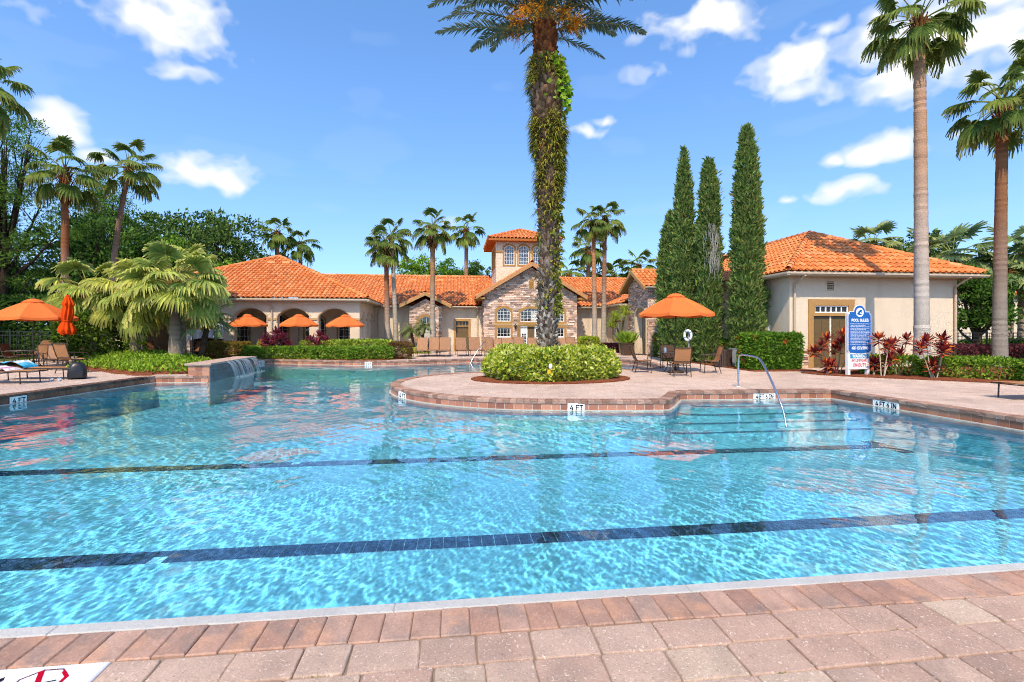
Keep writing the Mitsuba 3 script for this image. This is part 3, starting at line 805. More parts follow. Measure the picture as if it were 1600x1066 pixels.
# --- the pool house on the right: hip end towards the pool
ph = thing('pool_house', 'cream stucco pool house with a hipped orange tile roof behind the pool rules sign', 'building')
door_o = sbox(14.34, 0, 16.10, 2.62)
wall(ph, Polygon([(13.4, -.1), (21.0, -.1), (21.0, 3.85), (13.4, 3.85)]).difference(door_o), 'b', 18.1)
wall(ph, sbox(18.1 + .22, -.1, 41, 3.85), 'a', 13.4)
wall(ph, sbox(18.1 + .22, -.1, 41, 3.85), 'r', 21.0)
m = M(); m.prism(door_o, -.3, -.22, 'b', 18.1, srgb('5d4b2c')); part(ph, 'door_reveal', m, 'matte', smooth=False)
m = M(); m.prism(sbox(14.20, 0, 16.24, 2.78).difference(sbox(14.42, 0, 16.02, 2.1)).difference(sbox(14.48, 2.22, 15.98, 2.52)), -.1, .05, 'b', 18.1, OCHRE); dfr = part(ph, 'door_frame', m, 'satin', smooth=False)
for k, (u0, u1) in enumerate(((14.42, 15.215), (15.225, 16.02))):
    m = M(); m.prism(sbox(u0, .01, u1, 2.1), -.10, -.06, 'b', 18.1, BROWN)
    for z0, z1 in ((.15, .62), (.74, 1.25), (1.37, 1.95)):
        for a0, a1 in ((u0 + .09, u0 + .36), (u0 + .43, u1 - .09)): m.prism(sbox(a0, z0, a1, z1), -.062, -.048, 'b', 18.1, BROWN)
    d = part(ph, 'door', m, 'satin', smooth=False)
    if k: m = M(); m.tube([[u0 + .06, 18.1 + .03, 1.0], [u0 + .06, 18.08, 1.0], [u0 + .16, 18.08, 1.0]], .012, srgb('8f8a80')); part(d, 'handle', m, 'chrome')
m = M(); m.prism(sbox(15.19, .01, 15.25, 2.1), -.07, -.03, 'b', 18.1, srgb('e4dccb')); part(ph, 'astragal', m, 'satin', smooth=False)
m = M(); m.prism(sbox(14.48, 2.22, 15.98, 2.52).difference(sbox(14.53, 2.27, 15.93, 2.47)), -.06, .0, 'b', 18.1, WHITE)
for i in range(1, 6): m.prism(sbox(14.53 + i * 1.4 / 6 - .02, 2.27, 14.53 + i * 1.4 / 6 + .02, 2.47), -.05, -.005, 'b', 18.1, WHITE)
tr = part(ph, 'transom', m, 'satin', smooth=False)
m = M(); m.prism(sbox(14.53, 2.27, 15.93, 2.47), -.055, -.045, 'b', 18.1, (.02, .025, .03)); part(tr, 'pane', m, 'ceramic', smooth=False)
m = M(); m.prism(sbox(15.0, 3.12, 15.36, 3.52), -.02, .02, 'b', 18.1, srgb('d9cbb4'))
for i in range(5): m.prism(sbox(15.03, 3.15 + .07 * i, 15.33, 3.19 + .07 * i), .015, .035, 'b', 18.1, srgb('b5a48c'))
m.prism(sbox(15.03, 3.14, 15.33, 3.50), .015, .022, 'b', 18.1, (.03, .028, .025)); part(ph, 'wall_vent', m, 'matte', smooth=False)
m = M(); m.prism(sbox(13.4, -.05, 14.2, .62), 0, .03, 'b', 18.1, srgb('b9a58c', .8)); part(ph, 'stone_base', m, 'rough', smooth=False)
stones(ph, sbox(13.42, 0, 14.18, .6), 'b', 18.07, 41, 'base_stones')
m = M(); m.box(13.34, 14.2, 17.98, 18.1, .62, .70, srgb('8a6b45')); part(ph, 'stone_cap', m, 'matte', smooth=False)
ez, sl = 3.86, .545
ax0, ax1, ay0, ay1 = 12.9, 21.6, 17.5, 42.0
cx_, hw = (ax0 + ax1) / 2, (ax1 - ax0) / 2
k_ = math.hypot(1, sl)
roof(ph, 'roof', (ax0, ay0, ez), (1, 0, 0), (0, 1, sl), Polygon([(0, 0), (2 * hw, 0), (hw, hw * k_)]), pitch=.29, row=.44, cseed=1, single=True)
roof(ph, 'roof', (ax0, ay0, ez), (0, 1, 0), (1, 0, sl), Polygon([(0, 0), (10.4, 0), (10.4, hw * k_), (hw, hw * k_)]), cseed=2)
roof(ph, 'roof', (ax1, ay0, ez), (0, 1, 0), (-1, 0, sl), Polygon([(0, 0), (24.5, 0), (24.5, hw * k_), (hw, hw * k_)]), cseed=3)
m = M(); ap = (cx_, ay0 + hw, ez + hw * sl)
ridge(m, (ax0, ay0, ez), ap); ridge(m, (ax1, ay0, ez), ap); ridge(m, ap, (cx_, ay0 + 24.5, ap[2])); part(ph, 'ridge_tiles', m, 'terracotta', kind='stuff')
m = M(); m.box(ax0 + .02, ax1 - .02, ay0 + .02, ay0 + .62, ez - .20, ez - .03, srgb('c8b69c', .8)); part(ph, 'soffit', m, 'matte', smooth=False)
m = M(); m.box(ax0 + .02, ax0 + .62, ay0 + .62, 28, ez - .20, ez - .03, srgb('c8b69c', .8)); part(ph, 'soffit', m, 'matte', smooth=False)
m = M(); m.box(ax1 - .62, ax1 - .02, ay0 + .62, 41, ez - .20, ez - .03, srgb('c8b69c', .8)); part(ph, 'soffit', m, 'matte', smooth=False)
gutter(ph, (ax0 - .10, ay0 - .0, ez - .20), (ax1 + .10, ay0 - .0, ez - .20), (0, -1)); gutter(ph, (ax0, ay0 - .1, ez - .20), (ax0, 27.6, ez - .20), (-1, 0))
downspout(ph, 13.56, 18.02, 3.4, (13.56, 17.42)); downspout(ph, 20.85, 18.02, 3.4, (20.85, 17.42))
m = M(); m.prism(sbox(19.3, 1.5, 19.55, 1.75), 0, .08, 'a', 13.4, WHITE)
m.tube([[13.36, 19.42, 2.62], [13.1, 19.42, 2.66], [12.98, 19.42, 2.6]], .03, WHITE); m.lathe([(.0, .0), (.05, .01), (.09, .1), (.10, .18), (.0, .16)], WHITE, 14, (12.96, 19.30, 2.42)); m.lathe([(.0, .0), (.05, .01), (.09, .1), (.10, .18), (.0, .16)], WHITE, 14, (13.02, 19.56, 2.46))
part(ph, 'flood_light', m, 'satin')

# --- entry porch: stone gable facing the courtyard
ep = thing('entry_porch', 'stone faced entry porch with an arched opening left of the orange umbrella', 'porch')
gp = Polygon([(27.8, -.05), (31.1, -.05), (31.1, 4.25), (29.45, 5.15), (27.8, 4.25)])
ar = arch_poly(28.05, 29.75, 0, 2.95, .55)
gp2 = gp.difference(ar)
wall(ep, gp2, 'a', 11.5, .4, 'stucco'); stones(ep, gp2.buffer(-.01), 'a', 11.5, 51)
sp_ = sbox(11.5, -.05, 14.5, 4.2)
wall(ep, sp_, 'b', 27.8, .4, 'stucco'); stones(ep, sbox(11.46, 0, 14.4, 4.1), 'b', 27.8, 52)
m = M(); m.prism(ar.buffer(.14).difference(ar).intersection(sbox(20, 0, 40, 9)), -.1, .10, 'a', 11.5, CREAM); part(ep, 'arch_trim', m, 'matte', smooth=False)
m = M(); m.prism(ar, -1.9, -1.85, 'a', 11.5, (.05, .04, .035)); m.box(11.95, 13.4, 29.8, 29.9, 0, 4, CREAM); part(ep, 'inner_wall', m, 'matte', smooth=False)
pz, pe, ps = 5.38, 4.13, .54
roof(ep, 'roof', (11.05, 27.35, pe), (1, 0, 0), (0, 1, ps), Polygon([(0, 0), (3.2, 0), (5.6, 2.1 * math.hypot(1, ps)), (0, 2.1 * math.hypot(1, ps))]), cseed=5)
roof(ep, 'roof', (11.05, 31.55, pe), (1, 0, 0), (0, -1, ps), Polygon([(0, 0), (3.2, 0), (5.6, 2.1 * math.hypot(1, ps)), (0, 2.1 * math.hypot(1, ps))]), cseed=6)
m = M(); ridge(m, (11.05, 29.45, pe + 2.1 * ps), (16.5, 29.45, pe + 2.1 * ps)); part(ep, 'ridge_tiles', m, 'terracotta', kind='stuff')
m = M()
for sgn in (-1, 1):
    y0_ = 29.45 + sgn * 2.13
    m.add(*flat(np.array([[x, y, z] for x in (11.0, 11.12) for y, z in ((y0_, pe - .22), (29.45, pe + 2.1 * ps - .2), (29.45, pe + 2.1 * ps + .02), (y0_, pe + .0))]), BOXQ), OCHRE)
    m.add(*flat(np.array([[x, y, z] for x in (11.12, 13.0) for y, z in ((y0_, pe - .16), (29.45, pe + 2.1 * ps - .16), (29.45, pe + 2.1 * ps - .1), (y0_, pe - .1))]), BOXQ), srgb('9a774a', .8))
part(ep, 'rake_board', m, 'satin', smooth=False)
gutter(ep, (11.1, 27.36, pe - .15), (13.2, 27.36, pe - .15), (0, -1))

# --- the clubhouse: long wing, stone gable and tower, side wing
ch = thing('clubhouse', 'long cream clubhouse with a stone gable and square tower beyond the pool', 'building')
alc = Polygon([(-3.25, 0), (-3.25, 3.2), (-1.95, 3.75), (-.7, 3.2), (-.7, 0)])
mw = sbox(-5.7, -.1, 2.05, 3.3).difference(sbox(.12, 0, 1.06, 2.2))
wall(ch, mw.difference(sbox(-3.1, 0, -.85, 3.4)), 'b', 35.6)
wall(ch, sbox(8.5, -.1, 11.5, 3.3), 'b', 35.6)
# small door
m = M(); m.prism(sbox(-.02, 0, 1.20, 2.36).difference(sbox(.14, 0, 1.04, 1.80)).difference(sbox(.14, 1.88, 1.04, 2.2)), -.06, .06, 'b', 35.6, OCHRE); part(ch, 'door_frame', m, 'satin', smooth=False)
m = M(); m.prism(sbox(.14, .0, 1.04, 1.80), -.12, -.07, 'b', 35.6, BROWN)
for a0, a1 in ((.22, .54), (.64, .96)):
    for z0, z1 in ((.12, .8), (.92, 1.68)): m.prism(sbox(a0, z0, a1, z1), -.072, -.055, 'b', 35.6, BROWN)
part(ch, 'door', m, 'satin', smooth=False, label='small brown panelled door with a transom')
m = M(); m.prism(sbox(.14, 1.88, 1.04, 2.2), -.09, -.08, 'b', 35.6, (.03, .035, .03)); part(ch, 'transom', m, 'ceramic', smooth=False)
m = M()
for i in range(1, 4): m.prism(sbox(.14 + .225 * i - .02, 1.88, .14 + .225 * i + .02, 2.2), -.08, -.04, 'b', 35.6, OCHRE)
part(ch, 'transom_bars', m, 'matte', smooth=False)
# stone gable
GA0, GA1, GB = 2.05, 8.5, 33.1
gpoly = Polygon([(GA0, -.1), (GA1, -.1), (GA1, 3.95), ((GA0 + GA1) / 2, 5.85), (GA0, 3.95)])
gc = (GA0 + GA1) / 2
wins = [(2.90, 3.85, 2.14, 3.05, .22, 4, 4), (4.53, 6.02, 2.10, 3.05, .26, 6, 4), (6.66, 7.60, 2.14, 3.05, .22, 4, 4)]
lows = [(2.90, 3.85, .50, 1.72), (6.66, 7.60, .50, 1.72)]
holes = unary_union([arch_poly(*w[:5]) for w in wins] + [sbox(u0, z0, u1, z1) for u0, u1, z0, z1 in lows] + [sbox(4.45, -.1, 6.1, 1.80)])
gw = gpoly.difference(holes)
wall(ch, gw, 'b', GB, .3, 'stucco')
sur = unary_union([arch_poly(u0 - .14, u1 + .14, z0 - .14, z1 + .14, r) for u0, u1, z0, z1, r, _, _ in wins] + [sbox(u0 - .14, z0 - .14, u1 + .14, z1 + .14) for u0, u1, z0, z1 in lows] + [sbox(4.3, -.1, 6.25, 1.95)])
vent = Polygon([(gc - .16, 4.42), (gc + .16, 4.42), (gc + .16, 4.85), (gc, 5.12), (gc - .16, 4.85)])
stones(ch, gw.difference(sur).difference(vent.buffer(.03)), 'b', GB, 61, scale=1.25)
m = M(); m.prism(vent, 0, .07, 'b', GB, OCHRE)
for i in range(4): m.prism(sbox(gc - .12, 4.47 + .1 * i, gc + .12, 4.52 + .1 * i), .07, .085, 'b', GB, srgb('a07a42', .8))
part(ch, 'gable_vent', m, 'matte', smooth=False)
for u0, u1, z0, z1, r, nx, nz in wins: window(ch, 'b', GB, u0, u1, z0, z1, r, nx, nz, .14, recess=.03, glow=[(5.3, 5.95, 2.1, 2.9)] if nx == 6 else None)
for u0, u1, z0, z1 in lows: window(ch, 'b', GB, u0, u1, z0, z1, 0, 4, 3, .14, split=1.08, recess=.03)
belts(ch, sbox(2.6, 1.86, 7.9, 2.0).difference(sbox(3.99, 1.8, 6.52, 2.1)), .065, 'b', GB, srgb('c4a477', .8))
m = M(); m.prism(sbox(4.3, 0, 6.25, 1.95).difference(sbox(4.52, 0, 6.02, 1.78)), -.04, .07, 'b', GB, srgb('9c8050', .8)); part(ch, 'door_frame', m, 'matte', smooth=False)
for u0, u1 in ((4.54, 5.02), (5.52, 6.0)):
    m = M(); m.prism(sbox(u0, 0, u1, 1.76).difference(sbox(u0 + .1, .2, u1 - .1, 1.62)), -.10, -.05, 'b', GB, WHITE)
    for j in range(1, 6): m.prism(sbox(u0 + .1, .2 + 1.42 * j / 6 - .016, u1 - .1, .2 + 1.42 * j / 6 + .016), -.09, -.056, 'b', GB, WHITE)
    m.prism(sbox((u0 + u1) / 2 - .016, .2, (u0 + u1) / 2 + .016, 1.62), -.088, -.058, 'b', GB, WHITE)
    if u0 < 5: m.prism(sbox(u0 + .06, 1.30, u1 - .06, 1.68), -.05, -.04, 'b', GB, (.72, .71, .68))
    d = part(ch, 'french_door', m, 'satin', smooth=False)
    m = M(); m.prism(sbox(u0 + .1, .2, u1 - .1, 1.62), -.083, -.078, 'b', GB, (.02, .024, .026)); part(d, 'pane', m, 'ceramic', smooth=False)
m = M(); m.prism(sbox(5.02, 0, 5.52, 1.78), -.11, -.07, 'b', GB, srgb('6b5a44')); part(ch, 'door_mullion', m, 'matte', smooth=False)
for u in (4.17, 6.38):
    m = M(); m.lathe([(0, 1.62), (.06, 1.64), (.08, 1.82), (.10, 1.86), (.0, 1.98)], (.02, .018, .016), 10, (u, GB - .16, 0)); m.box(u - .02, u + .02, GB - .16, GB, 1.78, 1.82, (.02, .018, .016)); part(ch, 'wall_lantern', m, 'satin')
# gable roof running back
gz, gs = 3.86, .60; ghw = (GA1 - GA0) / 2 + .55; gk = math.hypot(1, gs)
for sgn in (-1, 1):
    roof(ch, 'roof', (gc + sgn * ghw, GB - .55, gz), (0, 1, 0), (-sgn, 0, gs), Polygon([(0, 0), (3.5, 0), (9.2, ghw * gk), (0, ghw * gk)]), cseed=8 + sgn)
m = M(); top = gz + ghw * gs
ridge(m, (gc, GB - .55, top), (gc, GB + 8.4, top)); part(ch, 'ridge_tiles', m, 'terracotta', kind='stuff')
m = M()
for sgn in (-1, 1):
    x0_ = gc + sgn * (ghw + .03)
    for y0, y1, za, zb, c in ((GB - .62, GB - .50, -.24, .03, srgb('c08a55', .85)), (GB - .50, GB + .1, -.15, -.09, srgb('a87f4c', .8))):
        m.add(*flat(np.array([[x, y, z] for y in (y1, y0) for x, z in ((x0_, gz + za), (gc, top + za), (gc, top + zb), (x0_, gz + zb))]), BOXQ), c)
part(ch, 'rake_board', m, 'satin', smooth=False)
for x0, x1 in ((GA0 - .52, GA0), (GA1, GA1 + .52)):
    m = M(); m.box(x0, x1, GB - .5, GB + 2, gz - .22, gz - .1, OCHRE); part(ch, 'eave_return', m, 'matte', smooth=False)
wall(ch, sbox(33.4, -.1, 37, 3.9), 'a', GA0, .3); wall(ch, sbox(33.4, -.1, 37, 3.9), 'r', GA1, .3)
stones(ch, sbox(33.1, 0, 35.6, 3.7), 'a', GA0, 63, scale=1.25)
# tower
TA, TB, TW = 5.32, 36.6, 4.35
tw0, tw1 = TA - TW / 2, TA + TW / 2
tz = 8.25
tws = [(tw0 + .62 + i * 1.10, tw0 + 1.40 + i * 1.10) for i in range(3)]
wall(ch, sbox(tw0, 3.5, tw1, tz).difference(unary_union([arch_poly(u0, u1, 6.5, 7.98, .22) for u0, u1 in tws])), 'b', TB, .2)
for u0, u1 in tws: window(ch, 'b', TB, u0, u1, 6.5, 7.98, .22, 4, 5, .10, room=(.16, .2, .26), recess=.04)
belts(ch, sbox(tw0 - .02, 7.42, tw1 + .02, 7.54).difference(unary_union([sbox(u0 - .12, 7, u1 + .12, 8.4) for u0, u1 in tws])), .06, 'b', TB, OCHRE)
tsw = [(TB + .5 + i * 1.2, TB + 1.2 + i * 1.2) for i in range(3)]
wall(ch, sbox(TB + .2, 3.5, TB + TW, tz).difference(unary_union([arch_poly(u0, u1, 6.5, 7.9, .22) for u0, u1 in tsw])), 'a', tw0, .2)
for u0, u1 in tsw: window(ch, 'a', tw0, u0, u1, 6.5, 7.9, .22, 2, 4, .10, room=(.16, .2, .26), recess=.04)
wall(ch, sbox(TB + .2, 3.5, TB + TW, tz), 'r', tw1, .2); wall(ch, sbox(tw0 + .2, 3.5, tw1 - .2, tz), 'f', TB + TW, .2)
to = .62; th_ = TW / 2 + to; ts = .42
m = M(); m.box(tw0 - to + .02, tw1 + to - .02, TB - to + .02, TB + TW + to - .02, tz - .02, tz + .16, srgb('b5703f', .85)); part(ch, 'tower_soffit', m, 'matte', smooth=False)
for O, E, U in (((tw0 - to, TB - to), (1, 0, 0), (0, 1, ts)), ((tw0 - to, TB - to), (0, 1, 0), (1, 0, ts)), ((tw1 + to, TB - to), (0, 1, 0), (-1, 0, ts)), ((tw0 - to, TB + TW + to), (1, 0, 0), (0, -1, ts))):
    roof(ch, 'tower_roof', (*O, tz + .18), E, U, Polygon([(0, 0), (2 * th_, 0), (th_, th_ * math.hypot(1, ts))]), cseed=12)
m = M(); apx = (TA, TB + TW / 2, tz + .18 + th_ * ts)
for x in (tw0 - to, tw1 + to):
    for y in (TB - to, TB + TW + to): ridge(m, (x, y, tz + .18), apx, .1)
part(ch, 'ridge_tiles', m, 'terracotta', kind='stuff')
# long roof
mz, ms, my0, mr = 3.33, .395, 35.05, 42.1; mk = math.hypot(1, ms)
lm = (mr - my0) * mk
roof(ch, 'roof', (-6.0, my0, mz), (1, 0, 0), (0, 1, ms), Polygon([(-8, lm), (-3.5, 3.2), (.4, 0), (7.6, 0), (8.3, .6), (11.2, 4.2), (11.2, lm)]), cseed=20)
roof(ch, 'roof', (8.0, my0, mz), (1, 0, 0), (0, 1, ms), Polygon([(.8, 0), (3.0, 0), (9.3, lm), (-2.6, lm), (-2.6, 3.6)]), cseed=21)
roof(ch, 'roof', (-14, mr * 2 - my0, mz), (1, 0, 0), (0, -1, ms), Polygon([(0, 0), (31, 0), (31, lm), (0, lm)]), pitch=.6, row=1.2, cseed=22)
m = M(); ridge(m, (-13, mr, mz + (mr - my0) * ms), (3, mr, mz + (mr - my0) * ms)); ridge(m, (7.5, mr, mz + (mr - my0) * ms), (17.4, mr, mz + (mr - my0) * ms)); part(ch, 'ridge_tiles', m, 'terracotta', kind='stuff')
m = M(); m.box(-5.6, 2.05, my0 + .03, 35.6, mz - .19, mz - .05, srgb('c8b69c', .8)); part(ch, 'soffit', m, 'matte', smooth=False)
m = M(); m.box(8.5, 11.5, my0 + .03, 35.6, mz - .19, mz - .05, srgb('c8b69c', .8)); part(ch, 'soffit', m, 'matte', smooth=False)
gutter(ch, (-5.1, my0 + .02, mz - .19), (-3.6, my0 + .02, mz - .19), (0, -1)); gutter(ch, (-.35, my0 + .02, mz - .19), (1.55, my0 + .02, mz - .19), (0, -1)); gutter(ch, (9.05, my0 + .02, mz - .19), (11.0, my0 + .02, mz - .19), (0, -1))
downspout(ch, 1.7, 35.52, 2.9, (1.7, 34.98)); downspout(ch, 8.75, 35.52, 2.9, (8.9, 34.98)); downspout(ch, -5.35, 35.52, 2.9, (-5.2, 34.98))
for u in (-3.6, -1.4, 1.3):
    m = M(); m.box(u, u + .5, 40.9, 41.2, 5.6 + .02, 5.80, srgb('d8a070')); part(ch, 'roof_vent', m, 'matte', smooth=False)
# little stone gable over the arched window, left
SB = 34.6
sg = Polygon([(-3.1, -.05), (-.85, -.05), (-.85, 3.1), (-1.97, 3.75), (-3.1, 3.1)])
sw = arch_poly(-2.45, -1.42, .55, 2.5, .42)
wall(ch, sg.difference(sw), 'b', SB, .3, 'stucco'); stones(ch, sg.difference(arch_poly(-2.6, -1.27, .4, 2.66, .45)), 'b', SB, 71, scale=1.1)
wall(ch, sbox(SB + .3, 0, 35.6, 3.1), 'a', -3.1, .2); wall(ch, sbox(SB + .3, 0, 35.6, 3.1), 'r', -.85, .2)
window(ch, 'b', SB, -2.45, -1.42, .55, 2.5, .42, 4, 4, .14, split=1.75, glow=[(-2.4, -1.47, .6, 1.7)], recess=.05)
sz, ss = 3.28, .50; shw = 1.75; sk = math.hypot(1, ss); sc = -1.975
for sgn in (-1, 1):
    roof(ch, 'roof', (sc + sgn * shw, SB - .4, sz), (0, 1, 0), (-sgn, 0, ss), Polygon([(0, 0), (.9, 0), (3.2, shw * sk), (0, shw * sk)]), cseed=25 + sgn)
m = M()
for sgn in (-1, 1):
    x0_ = sc + sgn * (shw + .02)
    for y0, y1, za, zb in ((SB - .46, SB - .36, -.20, .03), (SB - .36, SB + .1, -.15, -.09)):
        m.add(*flat(np.array([[x, y, z] for y in (y1, y0) for x, z in ((x0_, sz + za), (sc, sz + shw * ss + za), (sc, sz + shw * ss + zb), (x0_, sz + zb))]), BOXQ), OCHRE)
part(ch, 'rake_board', m, 'satin', smooth=False)
m = M(); ridge(m, (sc, SB - .4, sz + shw * ss), (sc, SB + 2.6, sz + shw * ss), .1); part(ch, 'ridge_tiles', m, 'terracotta', kind='stuff')
# side wing on the right, facing the courtyard
ww = sbox(31.1, -.1, 35.6, 3.3).difference(sbox(32.3, 1.0, 34.2, 2.1))
wall(ch, ww, 'a', 11.5, .2)
window(ch, 'a', 11.5, 32.3, 34.2, 1.0, 2.1, 0, 6, 3, .12, room=(.5, .5, .48), recess=.04)
roof(ch, 'roof', (11.0, 31.2, 3.36), (0, 1, 0), (1, 0, .40), Polygon([(0, 0), (4.3, 0), (9.5, 6.4 * 1.077), (0, 6.4 * 1.077)]), cseed=30)
gutter(ch, (11.0, 31.2, 3.18), (11.0, 35.2, 3.18), (-1, 0))
m = M(); m.box(11.02, 11.5, 31.2, 35.2, 3.18, 3.3, srgb('c8b69c', .8)); part(ch, 'soffit', m, 'matte', smooth=False)

# --- arcade pavilion on the left
ap_ = thing('arcade_pavilion', 'open pavilion with arched openings under a big pyramid tile roof left of the clubhouse', 'building')
PB, PA = 30.2, -5.65
arcs = [(-8.03, -6.22), (-10.37, -8.56), (-12.78, -10.97), (-15.2, -13.35), (-17.7, -15.9)]
ops = unary_union([arch_poly(u0, u1, 0, 2.84, .46) for u0, u1 in arcs])
wall(ap_, sbox(-19.2, -.1, PA, 3.42).difference(ops), 'b', PB, .4)
sides = [(30.95, 32.15), (32.6, 33.8), (34.2, 35.3)]
wall(ap_, sbox(PB + .4, -.1, 35.6, 3.42).difference(unary_union([arch_poly(u0, u1, 0, 2.75, .5) for u0, u1 in sides])), 'r', PA, .4)
wall(ap_, sbox(PB + .4, -.1, 44, 3.42), 'a', -19.2, .4)
belts(ap_, sbox(-19.22, 2.14, PA + .03, 2.26).difference(unary_union([sbox(u0, 0, u1, 3) for u0, u1 in arcs])), .05, 'b', PB, srgb('c7aa83', .8))
belts(ap_, sbox(PB, 2.14, 35.6, 2.26).difference(unary_union([sbox(u0, 0, u1, 3) for u0, u1 in sides])), .05, 'r', PA, srgb('c7aa83', .8))
for u0, u1 in arcs:
    m = M(); m.prism(arch_poly(u0 - .07, u1 + .07, 0, 2.91, .47).difference(arch_poly(u0, u1, 0, 2.84, .46)).intersection(sbox(-30, 2.0, 0, 4)), 0, .03, 'b', PB, CREAM); part(ap_, 'arch_moulding', m, 'matte', smooth=False)
bw = [(-17.4, -16.2), (-14.9, -13.7), (-12.6, -11.2), (-10.1, -8.8), (-7.9, -6.5)]
bwp = unary_union([arch_poly(u0, u1, .1, 2.6, .4) for u0, u1 in bw])
wall(ap_, sbox(-19.0, 0, PA - .4, 3.42).difference(bwp), 'b', 34.6, .2, name='inner_wall')
for u0, u1 in bw: window(ap_, 'b', 34.6, u0, u1, .1, 2.6, .4, 4, 5, .1, recess=.04, sur=srgb('a8895c', .8))
m = M(); m.box(-19.0, PA - .4, PB + .4, 34.6, 3.3, 3.4, srgb('a8957c', .8)); part(ap_, 'ceiling', m, 'matte', smooth=False)
pez, pes, phw = 3.44, .46, 7.55; pcx, pcy = -12.65, 37.25; pk = math.hypot(1, pes)
for O, E, U in (((pcx - phw, pcy - phw), (1, 0, 0), (0, 1, pes)), ((pcx + phw, pcy - phw), (0, 1, 0), (-1, 0, pes)), ((pcx - phw, pcy - phw), (0, 1, 0), (1, 0, pes))):
    roof(ap_, 'roof', (*O, pez), E, U, Polygon([(0, 0), (2 * phw, 0), (phw, phw * pk)]), cseed=int(O[0]) + 40)
m = M(); pap = (pcx, pcy, pez + phw * pes)
for sx in (-1, 1):
    for sy in (-1, 1): ridge(m, (pcx + sx * phw, pcy + sy * phw, pez), pap)
part(ap_, 'ridge_tiles', m, 'terracotta', kind='stuff')
m = M(); m.box(pcx - phw + .02, pcx + phw - .02, pcy - phw + .02, PB + .1, pez - .2, pez - .04, srgb('c8b69c', .8)); part(ap_, 'soffit', m, 'matte', smooth=False)
m = M(); m.box(PA - .1, pcx + phw - .02, PB + .1, 35.2, pez - .2, pez - .04, srgb('c8b69c', .8)); part(ap_, 'soffit', m, 'matte', smooth=False)
gutter(ap_, (pcx - phw, pcy - phw + .02, pez - .2), (pcx + phw + .1, pcy - phw + .02, pez - .2), (0, -1)); gutter(ap_, (pcx + phw, pcy - phw - .1, pez - .2), (pcx + phw, 35.0, pez - .2), (1, 0))
downspout(ap_, -10.66, PB - .07, 3.0, (-10.95, 29.68)); 
m = M(); m.box(-18.6, -17.7, 40.6, 41.4, 4.8, 6.1, (.62, .62, .62)); m.box(-18.7, -17.6, 40.5, 41.5, 6.1, 6.2, (.7, .7, .7)); part(ap_, 'chimney', m, 'matte', smooth=False)
for u in (-12.9, -11.9): m = M(); m.box(u, u + .5, 35.6, 35.9, 6.20, 6.38, srgb('d8a070')); part(ap_, 'roof_vent', m, 'matte', smooth=False)
m = M(); xs2 = np.linspace(-15.3, -13.3, 41)
for a0, a1 in zip(xs2[:-1], xs2[1:]):
    y0, y1 = 30.1 + .05 * math.sin(a0 * 19), 30.1 + .05 * math.sin(a1 * 19)
    m.add([[a0, y0, 1.05 + .05 * math.sin(a0 * 3)], [a1, y1, 1.05 + .05 * math.sin(a1 * 3)], [a1, y1, 1.95], [a0, y0, 1.95]], quads([[0, 1, 2, 3]]), (.72, .76, .84))
part(ap_, 'cloth_screen', m, 'canvas', label='white cloth screen hung in an arch')
m = M(); m.box(-15.3, -13.2, 31.0, 31.6, 0, 1.0, srgb('3d3128')); part(ap_, 'bar_counter', m, 'matte', smooth=False)

# ------------------------------------------------------------------ plants
def leaf_cloud(m, P, N, size, col, rg, aspect=.45, out=1.0, spread=.9, droop=0.0, fold=.12, jitter=.18):
    """one folded leaf at each point P, its axis leaning along N; col: (k,3) palette"""
    n = len(P); size = np.broadcast_to(size, (n,)) * rg.uniform(.7, 1.25, n)
    d = N * out + rg.normal(0, spread, (n, 3)); d[:, 2] -= droop; d /= np.linalg.norm(d, axis=1, keepdims=True) + 1e-9
    w = np.cross(d, rg.normal(0, 1, (n, 3)) + N * .6); w /= np.linalg.norm(w, axis=1, keepdims=True) + 1e-9
    u = np.cross(w, d)
    L = size[:, None]; hw = L * aspect / 2
    b, t, mid = P, P + d * L, P + d * L * .45
    l, r = mid + w * hw + u * L * fold, mid - w * hw + u * L * fold
    v = np.stack([b, l, t, b, t, r], 1).reshape(-1, 3)
    c = np.asarray(col)[rg.integers(len(col), size=n)] * rg.uniform(1 - jitter, 1 + jitter, (n, 1))
    return m.add(v, np.arange(6 * n).reshape(-1, 3), np.repeat(c, 6, 0))


def unit(rg, n):
    d = rg.normal(0, 1, (n, 3)); return d / np.linalg.norm(d, axis=1, keepdims=True)


def pal(*h, k=.75): return np.array([srgb(x, k * 1.45) for x in h])


